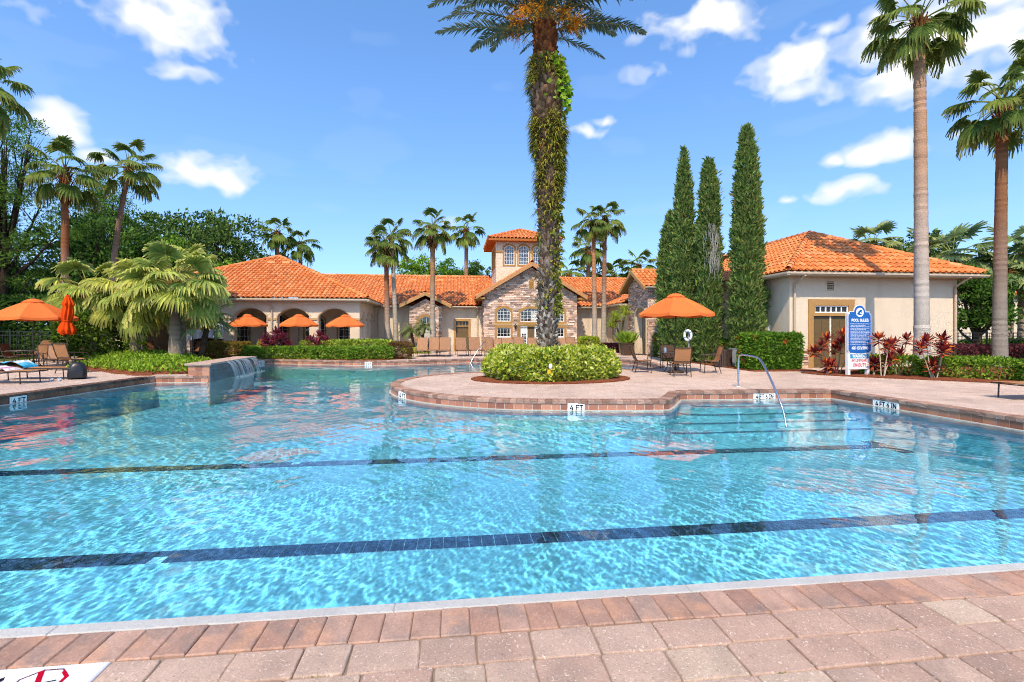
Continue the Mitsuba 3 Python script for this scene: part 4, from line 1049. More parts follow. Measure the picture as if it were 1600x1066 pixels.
def hedge_box(m, x0, x1, y0, y1, z0, z1, n, size, col, rg, rot=0, c=(0, 0), rough=.08, aspect=.5, spread=.9):
    """a clipped hedge: leaves through the outer hand's breadth of a rounded block"""
    P = np.stack([rg.uniform(-1, 1, n), rg.uniform(-1, 1, n), rg.uniform(-1, 1, n)], 1)
    h = np.array([(x1 - x0), (y1 - y0), (z1 - z0)]) / 2
    ax = rg.choice(3, n, p=np.array([h[1] * h[2], h[0] * h[2], h[0] * h[1]]) / (h[1] * h[2] + h[0] * h[2] + h[0] * h[1]))
    sg = np.where(rg.random(n) < .5, -1, 1); sg = np.where(ax == 2, 1, sg)
    P[np.arange(n), ax] = sg
    N = np.zeros((n, 3)); N[np.arange(n), ax] = sg
    Q = P * h
    r = .16                                            # rounded shoulders
    over = np.maximum(np.abs(Q) - (h - r), 0); l = np.linalg.norm(over, axis=1, keepdims=True)
    Q = np.where(l > r, np.sign(Q) * np.minimum(np.abs(Q), h - r) + np.sign(Q) * over / np.maximum(l, 1e-9) * r, Q)
    depth = rg.exponential(.06, n)[:, None]
    Q = Q - N * np.minimum(depth, .3)
    Q += N * rough * (meshkit.fbm(Q * 2.2 + [x0, y0, 3], 3, 4)[:, None] - .5) * 2.4 + rg.normal(0, .015, (n, 3))
    R_ = rotz(rot)
    C = np.array([(x0 + x1) / 2, (y0 + y1) / 2, (z0 + z1) / 2])
    leaf_cloud(m, Q @ R_.T + C, N @ R_.T, size, col, rg, aspect, spread=spread)
    return m


def twigs(parent, pts, rg, col=srgb('6b5a45', .7), n=26, r=.012, name='stems'):
    m = M()
    for k in range(n):
        a, b = pts[rg.integers(len(pts))], None
        b = a + np.array([rg.normal(0, .12), rg.normal(0, .12), rg.uniform(.25, .6)])
        m.tube([a, (a + b) / 2 + rg.normal(0, .03, 3), b], [r, r * .8, r * .5], col, 4)
    part(parent, name, m, 'matte', kind='stuff')


# ---- fan palms
def fan_leaf(e, R_, Lp, seed, tips, droop, nseg=30, pleat=1.4, green=((.12, .19, .045), (.18, .265, .06)), stem=(.30, .34, .10)):
    """a costapalmate leaf: stalk leaving at elevation e, then a pleated fan of split segments whose tips hang"""
    rg = np.random.default_rng(seed); m = M()
    t = np.linspace(0, 1, 7); ang = e - t * .45 * (1.2 if e < .9 else .6)
    st = np.cumsum(np.stack([np.cos(ang), 0 * t, np.sin(ang)], 1) * Lp / 6, 0); st -= st[0]
    m.tube(st, np.linspace(.030, .014, 7), stem, 5, cap=False)
    d = np.array([math.cos(ang[-1] - .15), 0, math.sin(ang[-1] - .15)]); s = np.array([0, 1.0, 0]); nrm = np.cross(d, s); nrm *= np.sign(nrm[2] + 1e-6)
    h = st[-1]; span = math.radians(118)
    fr = np.array([.03, .3, .52, .72, .88, 1.0]); wf_ = np.array([.10, .95, .86, .50, .27, .03])
    for k in range(nseg):
        ph = -span + 2 * span * (k + .5) / nseg
        L = R_ * (1 - .22 * abs(ph / span) ** 2) * rg.uniform(.9, 1.06)
        dv = d * math.cos(ph) + s * math.sin(ph)
        cross = -d * math.sin(ph) + s * math.cos(ph)
        r = fr * L
        c = h + r[:, None] * dv
        c += nrm * (-.16 * L * abs(math.sin(ph)) * fr[:, None] ** 1.2)
        dr_ = droop * rg.uniform(.6, 1.4) * L * np.clip(fr - .42, 0, 1) ** 1.6 * 1.7
        c[:, 2] -= dr_
        c[-2:, :] -= dv * (dr_[-2:, None]) * .38
        w = (wf_ * R_ * .5 * (2 * span / nseg) * np.minimum(fr / .5, 1))[:, None] * .98 + .004
        alt = (.016 if k % 2 else -.016) * pleat
        A = c - cross * w + nrm * alt; B = c + cross * w - nrm * alt
        v = np.empty((12, 3)); v[0::2] = A; v[1::2] = B
        g = np.array(green[0]) * .5 + np.array(green[1]) * .5
        g = (np.array(green[0]) + (np.array(green[1]) - np.array(green[0])) * rg.random()) * rg.uniform(.75, 1.25)
        tp = np.clip((fr - .62) / .38, 0, 1)[:, None] * rg.uniform(.2, 1)
        cc = g * (1 - tp) + np.array(tips) * tp
        m.add(v, quads([[2 * i, 2 * i + 1, 2 * i + 3, 2 * i + 2] for i in range(5)]), np.repeat(cc, 2, 0))
    return m.mesh()


ELEV = [1.35, 1.05, .75, .40, .05, -.40, -.85]
def fan_set(seed, R_, Lp, tips, droop, **kw):
    out = []
    for i, e in enumerate(ELEV):
        for j in range(3):                              # greener, ordinary and yellower leaves
            g0 = kw.get('green', ((.12, .19, .045), (.18, .265, .06))); w = [(.72, .80, .85), (1, 1, 1), (1.30, 1.16, 1.1)][j]
            v, f, c, _ = fan_leaf(e, R_ * (.9 if i == 0 else 1), Lp, seed + 10 * i + j, tips, droop * (.55 + .16 * i), **{**kw, 'green': [tuple(np.array(g) * w) for g in g0]})
            out.append((e, shape(v, f, c, None, 'leaf', False)))
    return out


WASH = fan_set(100, .80, 1.30, (.30, .29, .10), .55)
WASH_FAR = fan_set(200, .82, 1.15, (.22, .25, .08), .5, nseg=18)
LIVI = fan_set(300, 1.0, 1.25, (.70, .64, .22), .5, nseg=34, pleat=2.4, green=((.25, .34, .07), (.52, .57, .13)), stem=(.42, .40, .12))
SABAL = fan_set(400, 1.0, 1.1, (.28, .33, .16), .2, nseg=26, green=((.22, .30, .11), (.30, .38, .15)))


def leaf_at(parent, protos, x, y, z, yaw, e, k, rg, name='frond'):
    best = sorted(range(len(protos)), key=lambda i: abs(protos[i][0] - e) + rg.random() * .16)[0]
    d = protos[best][1]
    key = numbered(f'{parent}__{name}')
    scene[key] = {**d, 'to_world': T().translate([x, y, z]).rotate([0, 0, 1], math.degrees(yaw)).rotate([0, 1, 0], math.degrees(-(e - protos[best][0]) * .7)).rotate([1, 0, 0], float(rg.normal(0, 9))).scale(float(k))}
    return key


def palm_trunk(parent, x, y, z0, z1, r0, r1, lean=(0, 0), c0='a99f92', c1='9c7a5c', seed=1, rings=.09, flare=1.35, bow=0):
    rg = np.random.default_rng(seed); n = int((z1 - z0) / .11) + 2
    t = np.linspace(0, 1, n); H = z1 - z0
    cx = x + lean[0] * (t ** 1.4) + bow * np.sin(t * PI); cy = y + lean[1] * t
    r = r0 + (r1 - r0) * t ** .8 + r0 * (flare - 1) * np.exp(-t * H / .6)
    r = r * (1 + .012 * np.where(np.arange(n) % 2, 1, -1) * rg.uniform(.3, 1, n)) + rg.normal(0, .004, n)
    A, B = np.array(srgb(c0, 1.0)), np.array(srgb(c1, 1.0))
    k = np.clip((t - .22) / .4, 0, 1)[:, None]
    c = (A * (1 - k) + B * k) * rg.uniform(.88, 1.08, (n, 1)) * np.where(np.arange(n) % 2, 1.0, .92)[:, None]
    m = M(); m.tube(np.stack([cx, cy, z0 + t * H], 1), r, c, 14)
    part(parent, 'trunk', m, 'rough')
    return cx[-1], cy[-1]


def boots(parent, x, y, z0, z1, r, seed, c=('8a5a3a', '6b4630', 'a5714a'), n=70, grow=1.5):
    """old leaf bases left criss-cross under the crown"""
    rg = np.random.default_rng(seed); m = M()
    for k in range(n):
        t = (k + .5) / n; z = z0 + (z1 - z0) * t; a = k * 2.39996
        rr = r * (1 + (grow - 1) * math.sin(PI * min(1, t * 1.1)) * .8)
        o = np.array([math.cos(a), math.sin(a), 0]); s = np.array([-math.sin(a), math.cos(a), 0])
        L = (z1 - z0) * rg.uniform(.14, .24) + .06; w = r * rg.uniform(.30, .45)
        p = np.array([x, y, z]) + o * rr * .86; q = p + o * L * rg.uniform(.35, .6) + [0, 0, L]
        v = np.array([p - s * w, p + s * w, p + o * .04 - [0, 0, .05], q - s * w * .3, q + s * w * .3, q - o * .03])
        m.add(*flat(v, [[0, 2, 4], [0, 4, 3], [2, 1, 4], [1, 0, 3], [1, 3, 5], [1, 5, 4], [3, 4, 5]]), np.array(srgb(c[rg.integers(len(c))], .75)) * rg.uniform(.75, 1.15))
    part(parent, 'leaf_bases', m, 'matte', smooth=False, kind='stuff')


def fan_palm(label, x, y, zc, r0, r1, k, seed, protos, n=20, lean=(0, 0), group=None, name='fan_palm', c0='a99f92', c1='9c7a5c', boot=1.0, low=-.6, bow=0, z0=-.05, skirt=0, cat='palm tree'):
    rg = np.random.default_rng(seed)
    t = thing(name, label, cat, group)
    tx, ty = palm_trunk(t, x, y, z0, zc - .15, r0, r1, lean, c0, c1, seed, bow=bow)
    if boot > 0: boots(t, tx, ty, zc - boot, zc + .15, r1, seed + 1, n=int(40 + 30 * boot))
    for i in range(n):
        u = (i + .5) / n
        e = 1.38 - (1.38 - low) * u ** .85 + rg.normal(0, .09)
        leaf_at(t, protos, tx, ty, zc + .18 * (1 - u), i * 2.39996 + rg.normal(0, .15), e, k * rg.uniform(.88, 1.1), rg)
    return t


G_TALL = 'tall fan palms'
fan_palm('very tall fan palm with a thick grey trunk rising in front of the pool house', 16.02, 14.98, 12.05, .235, .165, .88, 1, WASH, 27, lean=(-.1, 0), c0='b9b2aa', c1='b08d74', boot=.95)
fan_palm('fan palm behind the purple hedge near the right edge with peeling brown trunk', 21.9, 17.2, 10.55, .25, .175, .98, 2, WASH, 24, lean=(.15, 0), c0='8f877e', c1='8a6248', boot=1.25)
fan_palm('fan palm mostly cut off by the right edge of the view', 27.1, 19.2, 13.4, .25, .17, 1.0, 3, WASH, 18)
fan_palm('darker of the two crossing fan palms left of the stone alcove', -4.4, 33.2, 7.0, .20, .14, .80, 4, WASH, 22, lean=(-.1, 0), c1='8f6248', boot=1.3)
fan_palm('pale slender fan palm crossing behind its darker neighbour by the stone alcove', -3.9, 33.7, 7.75, .19, .11, .80, 5, WASH, 22, lean=(-.3, 0), c1='b0a79a', boot=.3)
fan_palm('fan palm standing before the stone alcove with a brown shaggy collar', -1.42, 32.9, 8.25, .19, .15, .80, 6, WASH, 22, c1='9d7a5a', boot=1.3)
fan_palm('fan palm behind the clubhouse roof left of the tower', 1.25, 50.2, 11.8, .24, .19, 1.15, 7, WASH_FAR, 17, boot=1.3)
fan_palm('left one of the twin slim palms right of the stone gable', 9.75, 33.0, 8.9, .20, .13, .78, 8, WASH, 22, c1='a87a58', boot=.8, lean=(-.1, 0))
fan_palm('right one of the twin slim palms right of the stone gable', 10.38, 33.0, 9.1, .20, .13, .80, 9, WASH, 22, c1='8c6a50', boot=.8, lean=(.1, 0))
fan_palm('palm behind the roof showing between the twin slim palms', 13.7, 48.7, 9.9, .26, .2, 1.15, 10, WASH_FAR, 17)
fan_palm('left one of two palms behind the pavilion roof', -18.05, 52.5, 11.5, .26, .2, 1.15, 11, WASH_FAR, 17)
fan_palm('right shorter one of two palms behind the pavilion roof', -16.3, 54.3, 10.7, .26, .2, 1.12, 12, WASH_FAR, 17)
fan_palm('shaggy collared palm rising from the dark trees on the left', -21.45, 29.75, 10.2, .20, .15, 1.02, 13, WASH, 22, boot=1.7, c1='8b5a40')
fan_palm('slender leaning palm with a lone grey trunk left of the pavilion', -20.9, 32.6, 11.45, .19, .13, 1.02, 14, WASH, 22, lean=(.95, 0), bow=-.25, boot=.7, c1='7d6a5c')
fan_palm('palm crown reaching in at the left edge of the view', -19.5, 22.4, 11.4, .2, .16, .95, 15, WASH, 26)
for i, (x, y, z) in enumerate([(11.8, 49, 7.3), (18.85, 48.1, 8.1), (17.0, 50.3, 7.4), (15.2, 50, 7.2)]):
    fan_palm(['low palm crown over the roof right of the date palm', 'low palm crown over the roof left of the entry porch', 'second low palm crown behind the right roof', 'smallest palm crown between the twin palms and the porch'][i], x, y, z, .25, .2, 1.12, 20 + i, WASH_FAR, 17, low=-.3, boot=.5)
for i, (x, y, z, k) in enumerate([(30.6, 26.6, 6.0, 1.35), (29.1, 30.8, 7.5, 1.0), (34.9, 26.1, 6.2, 1.35), (32.8, 25.3, 5.0, 1.1)]):
    fan_palm(['cabbage palm behind the pool house right end with stiff fans', 'palm crown peeping over the pool house roof', 'cabbage palm at the right edge behind the tree', 'lower cabbage palm between the two right ones'][i], x, y, z, .26, .22, k, 30 + i, SABAL, 20, low=-.4, boot=.6, name='cabbage_palm')
# the leafy fan palms on the mound
fan_palm('broad fan palm with a stout ringed trunk on the mound by the waterfall', -11.95, 22.6, 3.35, .24, .22, 1.05, 41, LIVI, 28, c0='8d8070', c1='6f5d4c', boot=.8, low=-.30, z0=.2, name='fountain_palm')
fan_palm('yellow green fan palm with vines on its trunk in the middle of the mound', -14.6, 24.3, 3.05, .20, .2, .98, 42, LIVI, 24, c0='8d8070', c1='6f5d4c', boot=.8, low=-.4, z0=.2, name='fountain_palm', lean=(.25, 0))
fan_palm('left fan palm of the mound drooping over the shrubs', -17.2, 25.7, 3.4, .21, .2, .92, 43, LIVI, 22, c0='8d8070', c1='6f5d4c', boot=.8, low=-.55, z0=.1, name='fountain_palm', lean=(-.3, 0))
fan_palm('tall back fan palm of the mound above the others', -14.2, 27.4, 4.35, .2, .2, 1.0, 44, LIVI, 22, c0='8d8070', c1='6f5d4c', boot=.8, low=-.45, z0=.1, name='fountain_palm')
for kx, (x, y, zc, nn) in enumerate([(-14.5, 24.2, 2.3, 260)]):   # creeper on a trunk
    rg = np.random.default_rng(60); m = M(); a = rg.uniform(0, 2 * PI, nn); z = rg.uniform(.3, zc, nn); r = .24 + rg.uniform(0, .16, nn)
    N = np.stack([np.cos(a), np.sin(a), 0 * a], 1); leaf_cloud(m, np.stack([x, y, 0]) + N * r[:, None] + np.stack([0 * z + .1 * z / zc, 0 * z, z], 1), N, .17, pal('7d9a2e', 'a7b436', '5f7d28'), rg, .7, droop=.6)
    solo('creeper', m, 'leaf', 'bright creeper climbing the vine-clad fan palm trunk', 'vine', smooth=False)


# ---- feather palms
def feather(L, e, curve, seed, n=44, lw=.022, ll=.42, green=((.10, .135, .085), (.15, .185, .11)), vee=.55, stem=(.34, .31, .14), droop=.25):
    rg = np.random.default_rng(seed); m = M(); t = np.linspace(0, 1, 18); ang = e - curve * t ** 1.5
    p = np.cumsum(np.stack([np.cos(ang), 0 * t, np.sin(ang)], 1) * L / 17, 0); p -= p[0]
    m.tube(p, np.linspace(.04, .006, 18) * (L / 3.5) ** .5, stem, 5, cap=False)
    vs, cs = [], []
    for k in range(n):
        u = .12 + .88 * (k + .5) / n; q = u * 17; i = min(int(q), 16); b = p[i] + (p[i + 1] - p[i]) * (q - i)
        tg = p[i + 1] - p[i]; tg /= np.linalg.norm(tg); s = np.array([0, 1.0, 0]); up = np.cross(s, tg); up = up if up[2] > 0 else -up
        for sg in (-1, 1):
            d = sg * s * .80 + tg * (.55 + .3 * u) + up * (vee * rg.uniform(-.2, 1)) + rg.normal(0, .08, 3); d /= np.linalg.norm(d)
            l = ll * (math.sin(PI * min(1, .18 + u * .8)) ** .7) * rg.uniform(.85, 1.1)
            w = np.cross(d, up); w /= np.linalg.norm(w) + 1e-9
            mid = b + d * l * .5; tip = b + d * l; tip = tip - np.array([0, 0, droop * l]); mid = mid - np.array([0, 0, droop * l * .2])
            g = np.array(green[0]) + (np.array(green[1]) - np.array(green[0])) * rg.random()
            vs.append(np.array([b - w * lw * .5, b + w * lw * .5, mid + w * lw, b - w * lw * .5, mid + w * lw, mid - w * lw, mid - w * lw, mid + w * lw, tip])); cs.append(np.repeat(g[None], 9, 0))
    v = np.vstack(vs); m.add(v, np.arange(len(v)).reshape(-1, 3), np.vstack(cs))
    return m.mesh()


DATE = [(e, shape(*feather(3.9, e, cv, 500 + i, 70, .028, .56), 'leaf', False)) for i, (e, cv) in enumerate([(1.3, .5), (1.0, .8), (.7, .95), (.42, .7), (.15, .45), (-.15, .35), (1.15, .9), (.55, .8)])]
PYG = [(e, shape(*feather(1.25, e, cv, 600 + i, 34, .012, .26, ((.12, .19, .06), (.20, .27, .09)), .2, droop=.5), 'leaf', False)) for i, (e, cv) in enumerate([(1.2, 1.3), (.9, 1.7), (.5, 1.7), (.15, 1.5), (-.2, 1.1)])]

# the great date palm in the middle of the island
dp = thing('date_palm', 'huge date palm with a fern and vine covered trunk rising from the round hedge', 'palm tree')
rg = np.random.default_rng(70)
DX, DY = 3.02, 15.75
zs = np.linspace(-.05, 11.55, 100)
rad = np.interp(zs, [0, 1, 3, 5, 7, 8.4, 9.4, 10.2, 10.8, 11.3], [.36, .31, .31, .32, .38, .44, .50, .42, .34, .36])
cxs = DX + np.interp(zs, [0, 4, 8, 11.3], [0, .08, .06, -.06])
m = M(); rr = rad * (1 + .06 * rg.normal(0, 1, 100)); cc = np.array(srgb('5c4c40', .7)) * rg.uniform(.6, 1.2, (100, 1))
m.tube(np.stack([cxs, np.full(100, DY), zs], 1), rr * .93, cc, 16); part(dp, 'trunk', m, 'rough')
m = M(); k = 0; z = .0
pal_lo, pal_hi = [srgb(h, 1.0) for h in ('9a8f86', '7d7168', 'c0b7ad', '5a4e46')], [srgb(h, 1.15) for h in ('7d6655', '64503e', '96745a', '584438')]
while z < 11.5:
    nring = 15
    for q in range(nring):
        a = (q + (k % 2) * .5) / nring * 2 * PI + rg.normal(0, .08); r = np.interp(z, zs, rad); x0 = np.interp(z, zs, cxs)
        o = np.array([math.cos(a), math.sin(a), 0]); s = np.array([-math.sin(a), math.cos(a), 0]); w = r * .21 * rg.uniform(.7, 1.25)
        b = np.array([x0, DY, z]) + o * r * .90; hh = rg.uniform(.07, .15); pr_ = rg.uniform(.04, .13)
        tip = b + o * pr_ + [0, 0, hh]
        v = np.array([b - s * w, b - [0, 0, .06], b + s * w, tip - s * w * .45, tip + s * w * .45, b + [0, 0, hh * 1.05]])
        mixk = np.clip((z - 2.5) / 3, 0, 1); c = np.array(pal_lo[rg.integers(4)]) * (1 - mixk) + np.array(pal_hi[rg.integers(4)]) * mixk
        if z > 10.35: c = np.array(srgb(['8a5236', '6f4129', 'a0653f'][rg.integers(3)], .8))
        m.add(*flat(v, [[0, 1, 3], [1, 4, 3], [1, 2, 4], [0, 3, 5], [3, 4, 5], [4, 2, 5]]), c * rg.uniform(.7, 1.15))
    z += .075; k += 1
part(dp, 'leaf_bases', m, 'matte', smooth=False, kind='stuff')
m = M(); vs, cs = [], []                               # ferns rooted in the old leaf bases
for q in range(1900):
    z = rg.choice([rg.uniform(2.2, 10.2), rg.normal(9.1, .75), rg.normal(7.4, .9)]); z = min(max(z, .8), 10.3); a = rg.uniform(0, 2 * PI)
    if z < 5.5 and rg.random() < .55: continue
    if meshkit.fbm(np.array([[math.cos(a) * 1.1 + 5, math.sin(a) * 1.1, z * .9]]), 3, 4)[0] < .45: continue
    r = np.interp(z, zs, rad); o = np.array([math.cos(a), math.sin(a), 0]); b = np.array([np.interp(z, zs, cxs), DY, z]) + o * (r + .02)
    n_ = rg.integers(4, 8)
    for w in range(n_):
        d = o * rg.uniform(.4, 1.0) + np.array([rg.normal(0, .5), rg.normal(0, .5), rg.uniform(-.3, .9)]); d /= np.linalg.norm(d)
        l = rg.uniform(.16, .38); s = np.cross(d, [0, 0, 1.0]); s /= np.linalg.norm(s) + 1e-9; wd = rg.uniform(.012, .024)
        m1 = b + d * l * .55; tp = b + d * l - [0, 0, l * rg.uniform(.2, .7)]
        vs.append(np.array([b, m1 + s * wd, m1 - s * wd, m1 - s * wd, m1 + s * wd, tp]))
        c = np.array([srgb(h, 1.15) for h in ('8a8a3a', 'a39a3e', '6f7a34', '8f7e3c', 'b5a84a', '6a5a34', '7d8f3a')][rg.integers(7)]) * rg.uniform(.7, 1.1); cs.append(np.repeat(c[None], 6, 0))
v = np.vstack(vs); m.add(v, np.arange(len(v)).reshape(-1, 3), np.vstack(cs)); part(dp, 'ferns', m, 'leaf', smooth=False, kind='stuff')
m = M()                                                # climbing vine with heart-shaped leaves
zc_ = np.concatenate([rg.uniform(8.7, 10.4, 170), rg.uniform(2.0, 8.7, 460)])
up = np.concatenate([np.ones(170), np.zeros(460)]) > 0
an = np.where(up, rg.normal(-.55, .5, 630), rg.normal(-.7, .45, 630))
r = np.interp(zc_, zs, rad) + rg.uniform(.03, .15, 630) * np.where(up, 1.3, .7) + np.where(up, .07 * np.exp(-((zc_ - 9.2) / .7) ** 2), 0)
N = np.stack([np.cos(an), np.sin(an), 0 * an], 1)
P = np.stack([np.interp(zc_, zs, cxs), np.full(630, DY), zc_], 1) + N * r[:, None]
leaf_cloud(m, P[up], N[up], .19, pal('86b030', '94bc3c', '6a9028', 'a0bc48', k=.72), rg, .8, out=.7, droop=.9)
leaf_cloud(m, P[~up], N[~up], .17, pal('7d8a34', '5c6a2a', '93953f', 'a0a24a'), rg, .65, out=.7, droop=.7)
part(dp, 'vine', m, 'leaf', smooth=False, kind='stuff')
czx = np.interp(11.2, zs, cxs)
for i in range(36):
    u = (i + .5) / 36; leaf_at(dp, DATE, czx, DY, 11.5 + .45 * (1 - u), i * 2.39996, 1.40 - .86 * u ** .9 + rg.normal(0, .06), rg.uniform(.9, 1.08), rg)
for yaw, e, k in [(3.10, .16, .92), (-.12, -.28, .55), (2.9, .50, .95), (.12, .50, 1.0), (2.7, -.5, .26), (1.2, .1, .6)]:
    leaf_at(dp, DATE, czx, DY, 11.25, yaw, e, k, rg)
for i, (yaw, L) in enumerate([(2.9, 1.25), (3.4, 1.05), (2.5, 1.0), (-.2, 1.1), (.2, .85), (4.4, .8), (3.9, 1.1), (5.3, .9)]):
    m = M(); b = np.array([czx, DY, 11.45]); o = np.array([math.cos(yaw), math.sin(yaw), 0])
    t = np.linspace(0, 1, 6)[:, None]; st = b + o * (.15 + .75 * L * t) + np.array([0, 0, 1.0]) * (.75 * t - .55 * t ** 2)
    m.tube(st, np.linspace(.022, .012, 6), srgb('dc9a34', .9), 5)
    P, e_ = [], st[-1]
    for q in range(40):
        d = o * rg.uniform(.1, .8) + rg.normal(0, .45, 3) + [0, 0, -.35]; d /= np.linalg.norm(d); l = rg.uniform(.25, .6)
        m.tube([e_, e_ + d * l * .5 + [0, 0, .03], e_ + d * l - [0, 0, .05]], [.007, .005, .004], srgb(['e39a2c', 'd67f22', 'edb13c'][q % 3], .85), 3, cap=False)
        P += [e_ + d * l * f_ for f_ in (.5, .7, .85, 1)]
    P = np.array(P) + rg.normal(0, .012, (len(P), 3)); leaf_cloud(m, P, unit(rg, len(P)), .05, pal('e8a32e', 'd9782a', 'efb548', k=.85), rg, .8)
    part(dp, 'fruit_stalk', m, 'leaf', smooth=False, label='orange fruiting stalk')


def pygmy_palm(label, x, y, zc, r, k, seed, lean=(0, 0), n=22, z0=0.0, **kw):
    rg = np.random.default_rng(seed); t = thing('dwarf_date_palm', label, 'palm tree', kw.get('group'))
    m = M(); q = np.linspace(0, 1, 12); m.tube(np.stack([x + lean[0] * q ** 1.3, y + lean[1] * q, z0 + (zc - z0) * q], 1), (r * (1 + .12 * rg.normal(0, 1, 12))), np.array(srgb('5b4a3c', .7)) * rg.uniform(.7, 1.2, (12, 1)), 9); part(t, 'trunk', m, 'rough')
    for i in range(n):
        u = (i + .5) / n; leaf_at(t, PYG, x + lean[0], y + lean[1], zc, i * 2.39996, 1.25 - 1.45 * u, k * rg.uniform(.9, 1.1), rg)
    return t


pygmy_palm('dwarf date palm with a dark bent trunk beside the stout fan palm', -11.3, 23.3, 1.85, .11, 1.15, 81, (.35, 0))
pygmy_palm('left stem of the dwarf date palm pair by the far loungers', -2.62, 33.3, 1.45, .09, .85, 82, (-.25, 0))
pygmy_palm('right stem of the dwarf date palm pair by the far loungers', -2.2, 33.3, 1.7, .09, .85, 83, (.2, 0))
# wispy palm and potted plant by the porch
pt = thing('tufted_palm', 'slim tufted palm with fine arching leaves left of the entry porch', 'palm tree')
m = M(); m.tube([[10.9, 31.0, 0], [10.8, 31, 1.2], [10.55, 30.95, 2.2]], [.09, .07, .05], srgb('7d6a52', .7), 8); m.tube([[10.9, 31.0, .8], [11.0, 31, 1.5], [11.15, 30.9, 2.4]], [.07, .06, .05], srgb('7d6a52', .7), 8); part(pt, 'trunk', m, 'rough')
for x, z, k in ((10.55, 2.2, .95), (11.15, 2.5, 1.15), (10.3, 1.7, .8)):
    rg = np.random.default_rng(int(z * 100)); m = M(); vs, cs = [], []
    for q in range(150):
        a, e = rg.uniform(0, 2 * PI), rg.uniform(.1, 1.4); o = np.array([math.cos(a) * math.cos(e), math.sin(a) * math.cos(e), math.sin(e)]); L = k * rg.uniform(.7, 1.05)
        b = np.array([x, 30.92, z]); w = np.cross(o, [0, 0, 1.]); w = w / (np.linalg.norm(w) + 1e-9) * .012; m1 = b + o * L * .5 + [0, 0, .05]; m2 = b + o * L * .85 - [0, 0, .14 * L]; tp = b + o * L - [0, 0, .36 * L]
        vs.append(np.array([b - w, b + w, m1 + w, b - w, m1 + w, m1 - w, m1 - w, m1 + w, m2 + w, m1 - w, m2 + w, m2 - w, m2 - w, m2 + w, tp])); cs.append(np.repeat(pal('9ab03c', '7f9a33', 'b0b84a')[rg.integers(3)][None], 15, 0))
    v = np.vstack(vs); m.add(v, np.arange(len(v)).reshape(-1, 3), np.vstack(cs)); part(pt, 'tuft', m, 'leaf', smooth=False)
po = thing('plant_pot', 'dark square planter with a grassy plant beside the porch wall', 'planter')
m = M(); v = np.array([[s * x, q * x, z] for z, x in ((0, .26), (.72, .34)) for s, q in ((-1, -1), (1, -1), (1, 1), (-1, 1))]) + [10.45, 28.6, 0]; m.add(*flat(v, BOXQ), srgb('5a463c', .7)); m.box(10.09, 10.81, 28.24, 28.96, .70, .76, srgb('5a463c', .7)); part(po, 'pot', m, 'satin', smooth=False)
rg = np.random.default_rng(5); m = M(); P = np.array([10.45, 28.6, .74]) + rg.normal(0, .13, (240, 3)) * [1, 1, .2]; N = unit(rg, 240) * [.8, .8, .3] + [0, 0, 1.0]; leaf_cloud(m, P, N, .75, pal('8fae3c', 'a9bf4e', '6f9232'), rg, .07, spread=.25); part(po, 'plant', m, 'leaf', smooth=False)


# ---- red cordylines
def cordyline(label, x, y, heads, seed, cols, z0=.03, k=.85, group=None):
    rg = np.random.default_rng(seed); t = thing('cordyline', label, 'plant', group)
    for hx, hy, hz in heads:
        m = M(); b = np.array([x + hx * .25, y + hy * .25, z0]); tp = np.array([x + hx, y + hy, hz]); m.tube([b, b * .5 + tp * .5 + rg.normal(0, .02, 3), tp], [.018, .015, .013], srgb('cdbfa8', .8), 6); part(t, 'stem', m, 'matte')
        m = M(); vs, cs = [], []
        for q in range(34):
            a = q * 2.39996; e = 1.25 - 1.55 * (q / 34) + rg.normal(0, .1); o = np.array([math.cos(a) * math.cos(e), math.sin(a) * math.cos(e), math.sin(e)]); s = np.array([-math.sin(a), math.cos(a), 0])
            L = k * rg.uniform(.26, .42); w = L * .12; b = tp + [0, 0, .06 - .16 * q / 34]
            p1, p2, p3 = b + o * L * .3, b + o * L * .65 - [0, 0, .03], b + o * L - [0, 0, .12 * L]; up = np.cross(s, o) * w * .5
            vs.append(np.array([b, p1 + s * w + up, p1, b, p1, p1 - s * w + up, p1 + s * w + up, p2 + s * w + up, p1, p1, p2 + s * w + up, p2, p1, p2, p2 - s * w + up, p1, p2 - s * w + up, p1 - s * w + up, p2 + s * w + up, p3, p2, p2, p3, p2 - s * w + up]))
            c = cols[rg.integers(len(cols))] * rg.uniform(.75, 1.2); cs.append(np.repeat(c[None], 24, 0))
        v = np.vstack(vs); m.add(v, np.arange(len(v)).reshape(-1, 3), np.vstack(cs)); part(t, 'leaf_tuft', m, 'leaf', smooth=False)
    return t


RED = pal('8a2f2c', '5f2028', 'a84a2f', '742a34', 'c26a34', '4d1d24', k=.9)
PINK = pal('8a3848', '6e2c3a', 'a4505e', '5a2630', '7a3644', k=.8)
cordyline('largest red-leaved plant before the pool house door left of the rules sign', 13.3, 15.6, [(-.55, 0, .95), (-.25, .1, 1.2), (.1, -.1, 1.05), (.35, .1, 1.32), (.55, -.1, 1.0), (-.75, .1, .75), (.15, .2, .85)], 1, RED)
cordyline('dark red-leaved plant just overlapping the right side of the rules sign', 13.8, 14.25, [(-.05, .1, 1.22), (.15, -.1, 1.05), (.4, .1, .55)], 2, RED)
cordyline('thin red-leaved plant right of the rules sign', 14.85, 14.75, [(-.35, 0, .85), (-.05, .1, 1.05), (.25, -.1, 1.18), (.1, 0, .7), (-.1, .2, .55)], 3, RED)
cordyline('big dark red plant in front of the tall palm trunk', 14.95, 13.55, [(-.5, 0, .95), (-.2, .1, 1.15), (.15, -.1, 1.2), (.4, .1, 1.0), (.05, -.2, .85), (-.05, 0, .38)], 4, RED)
cordyline('small red-leaved plant at the foot of the rules sign', 13.95, 14.75, [(0, 0, .42), (.2, .1, .35)], 5, RED)
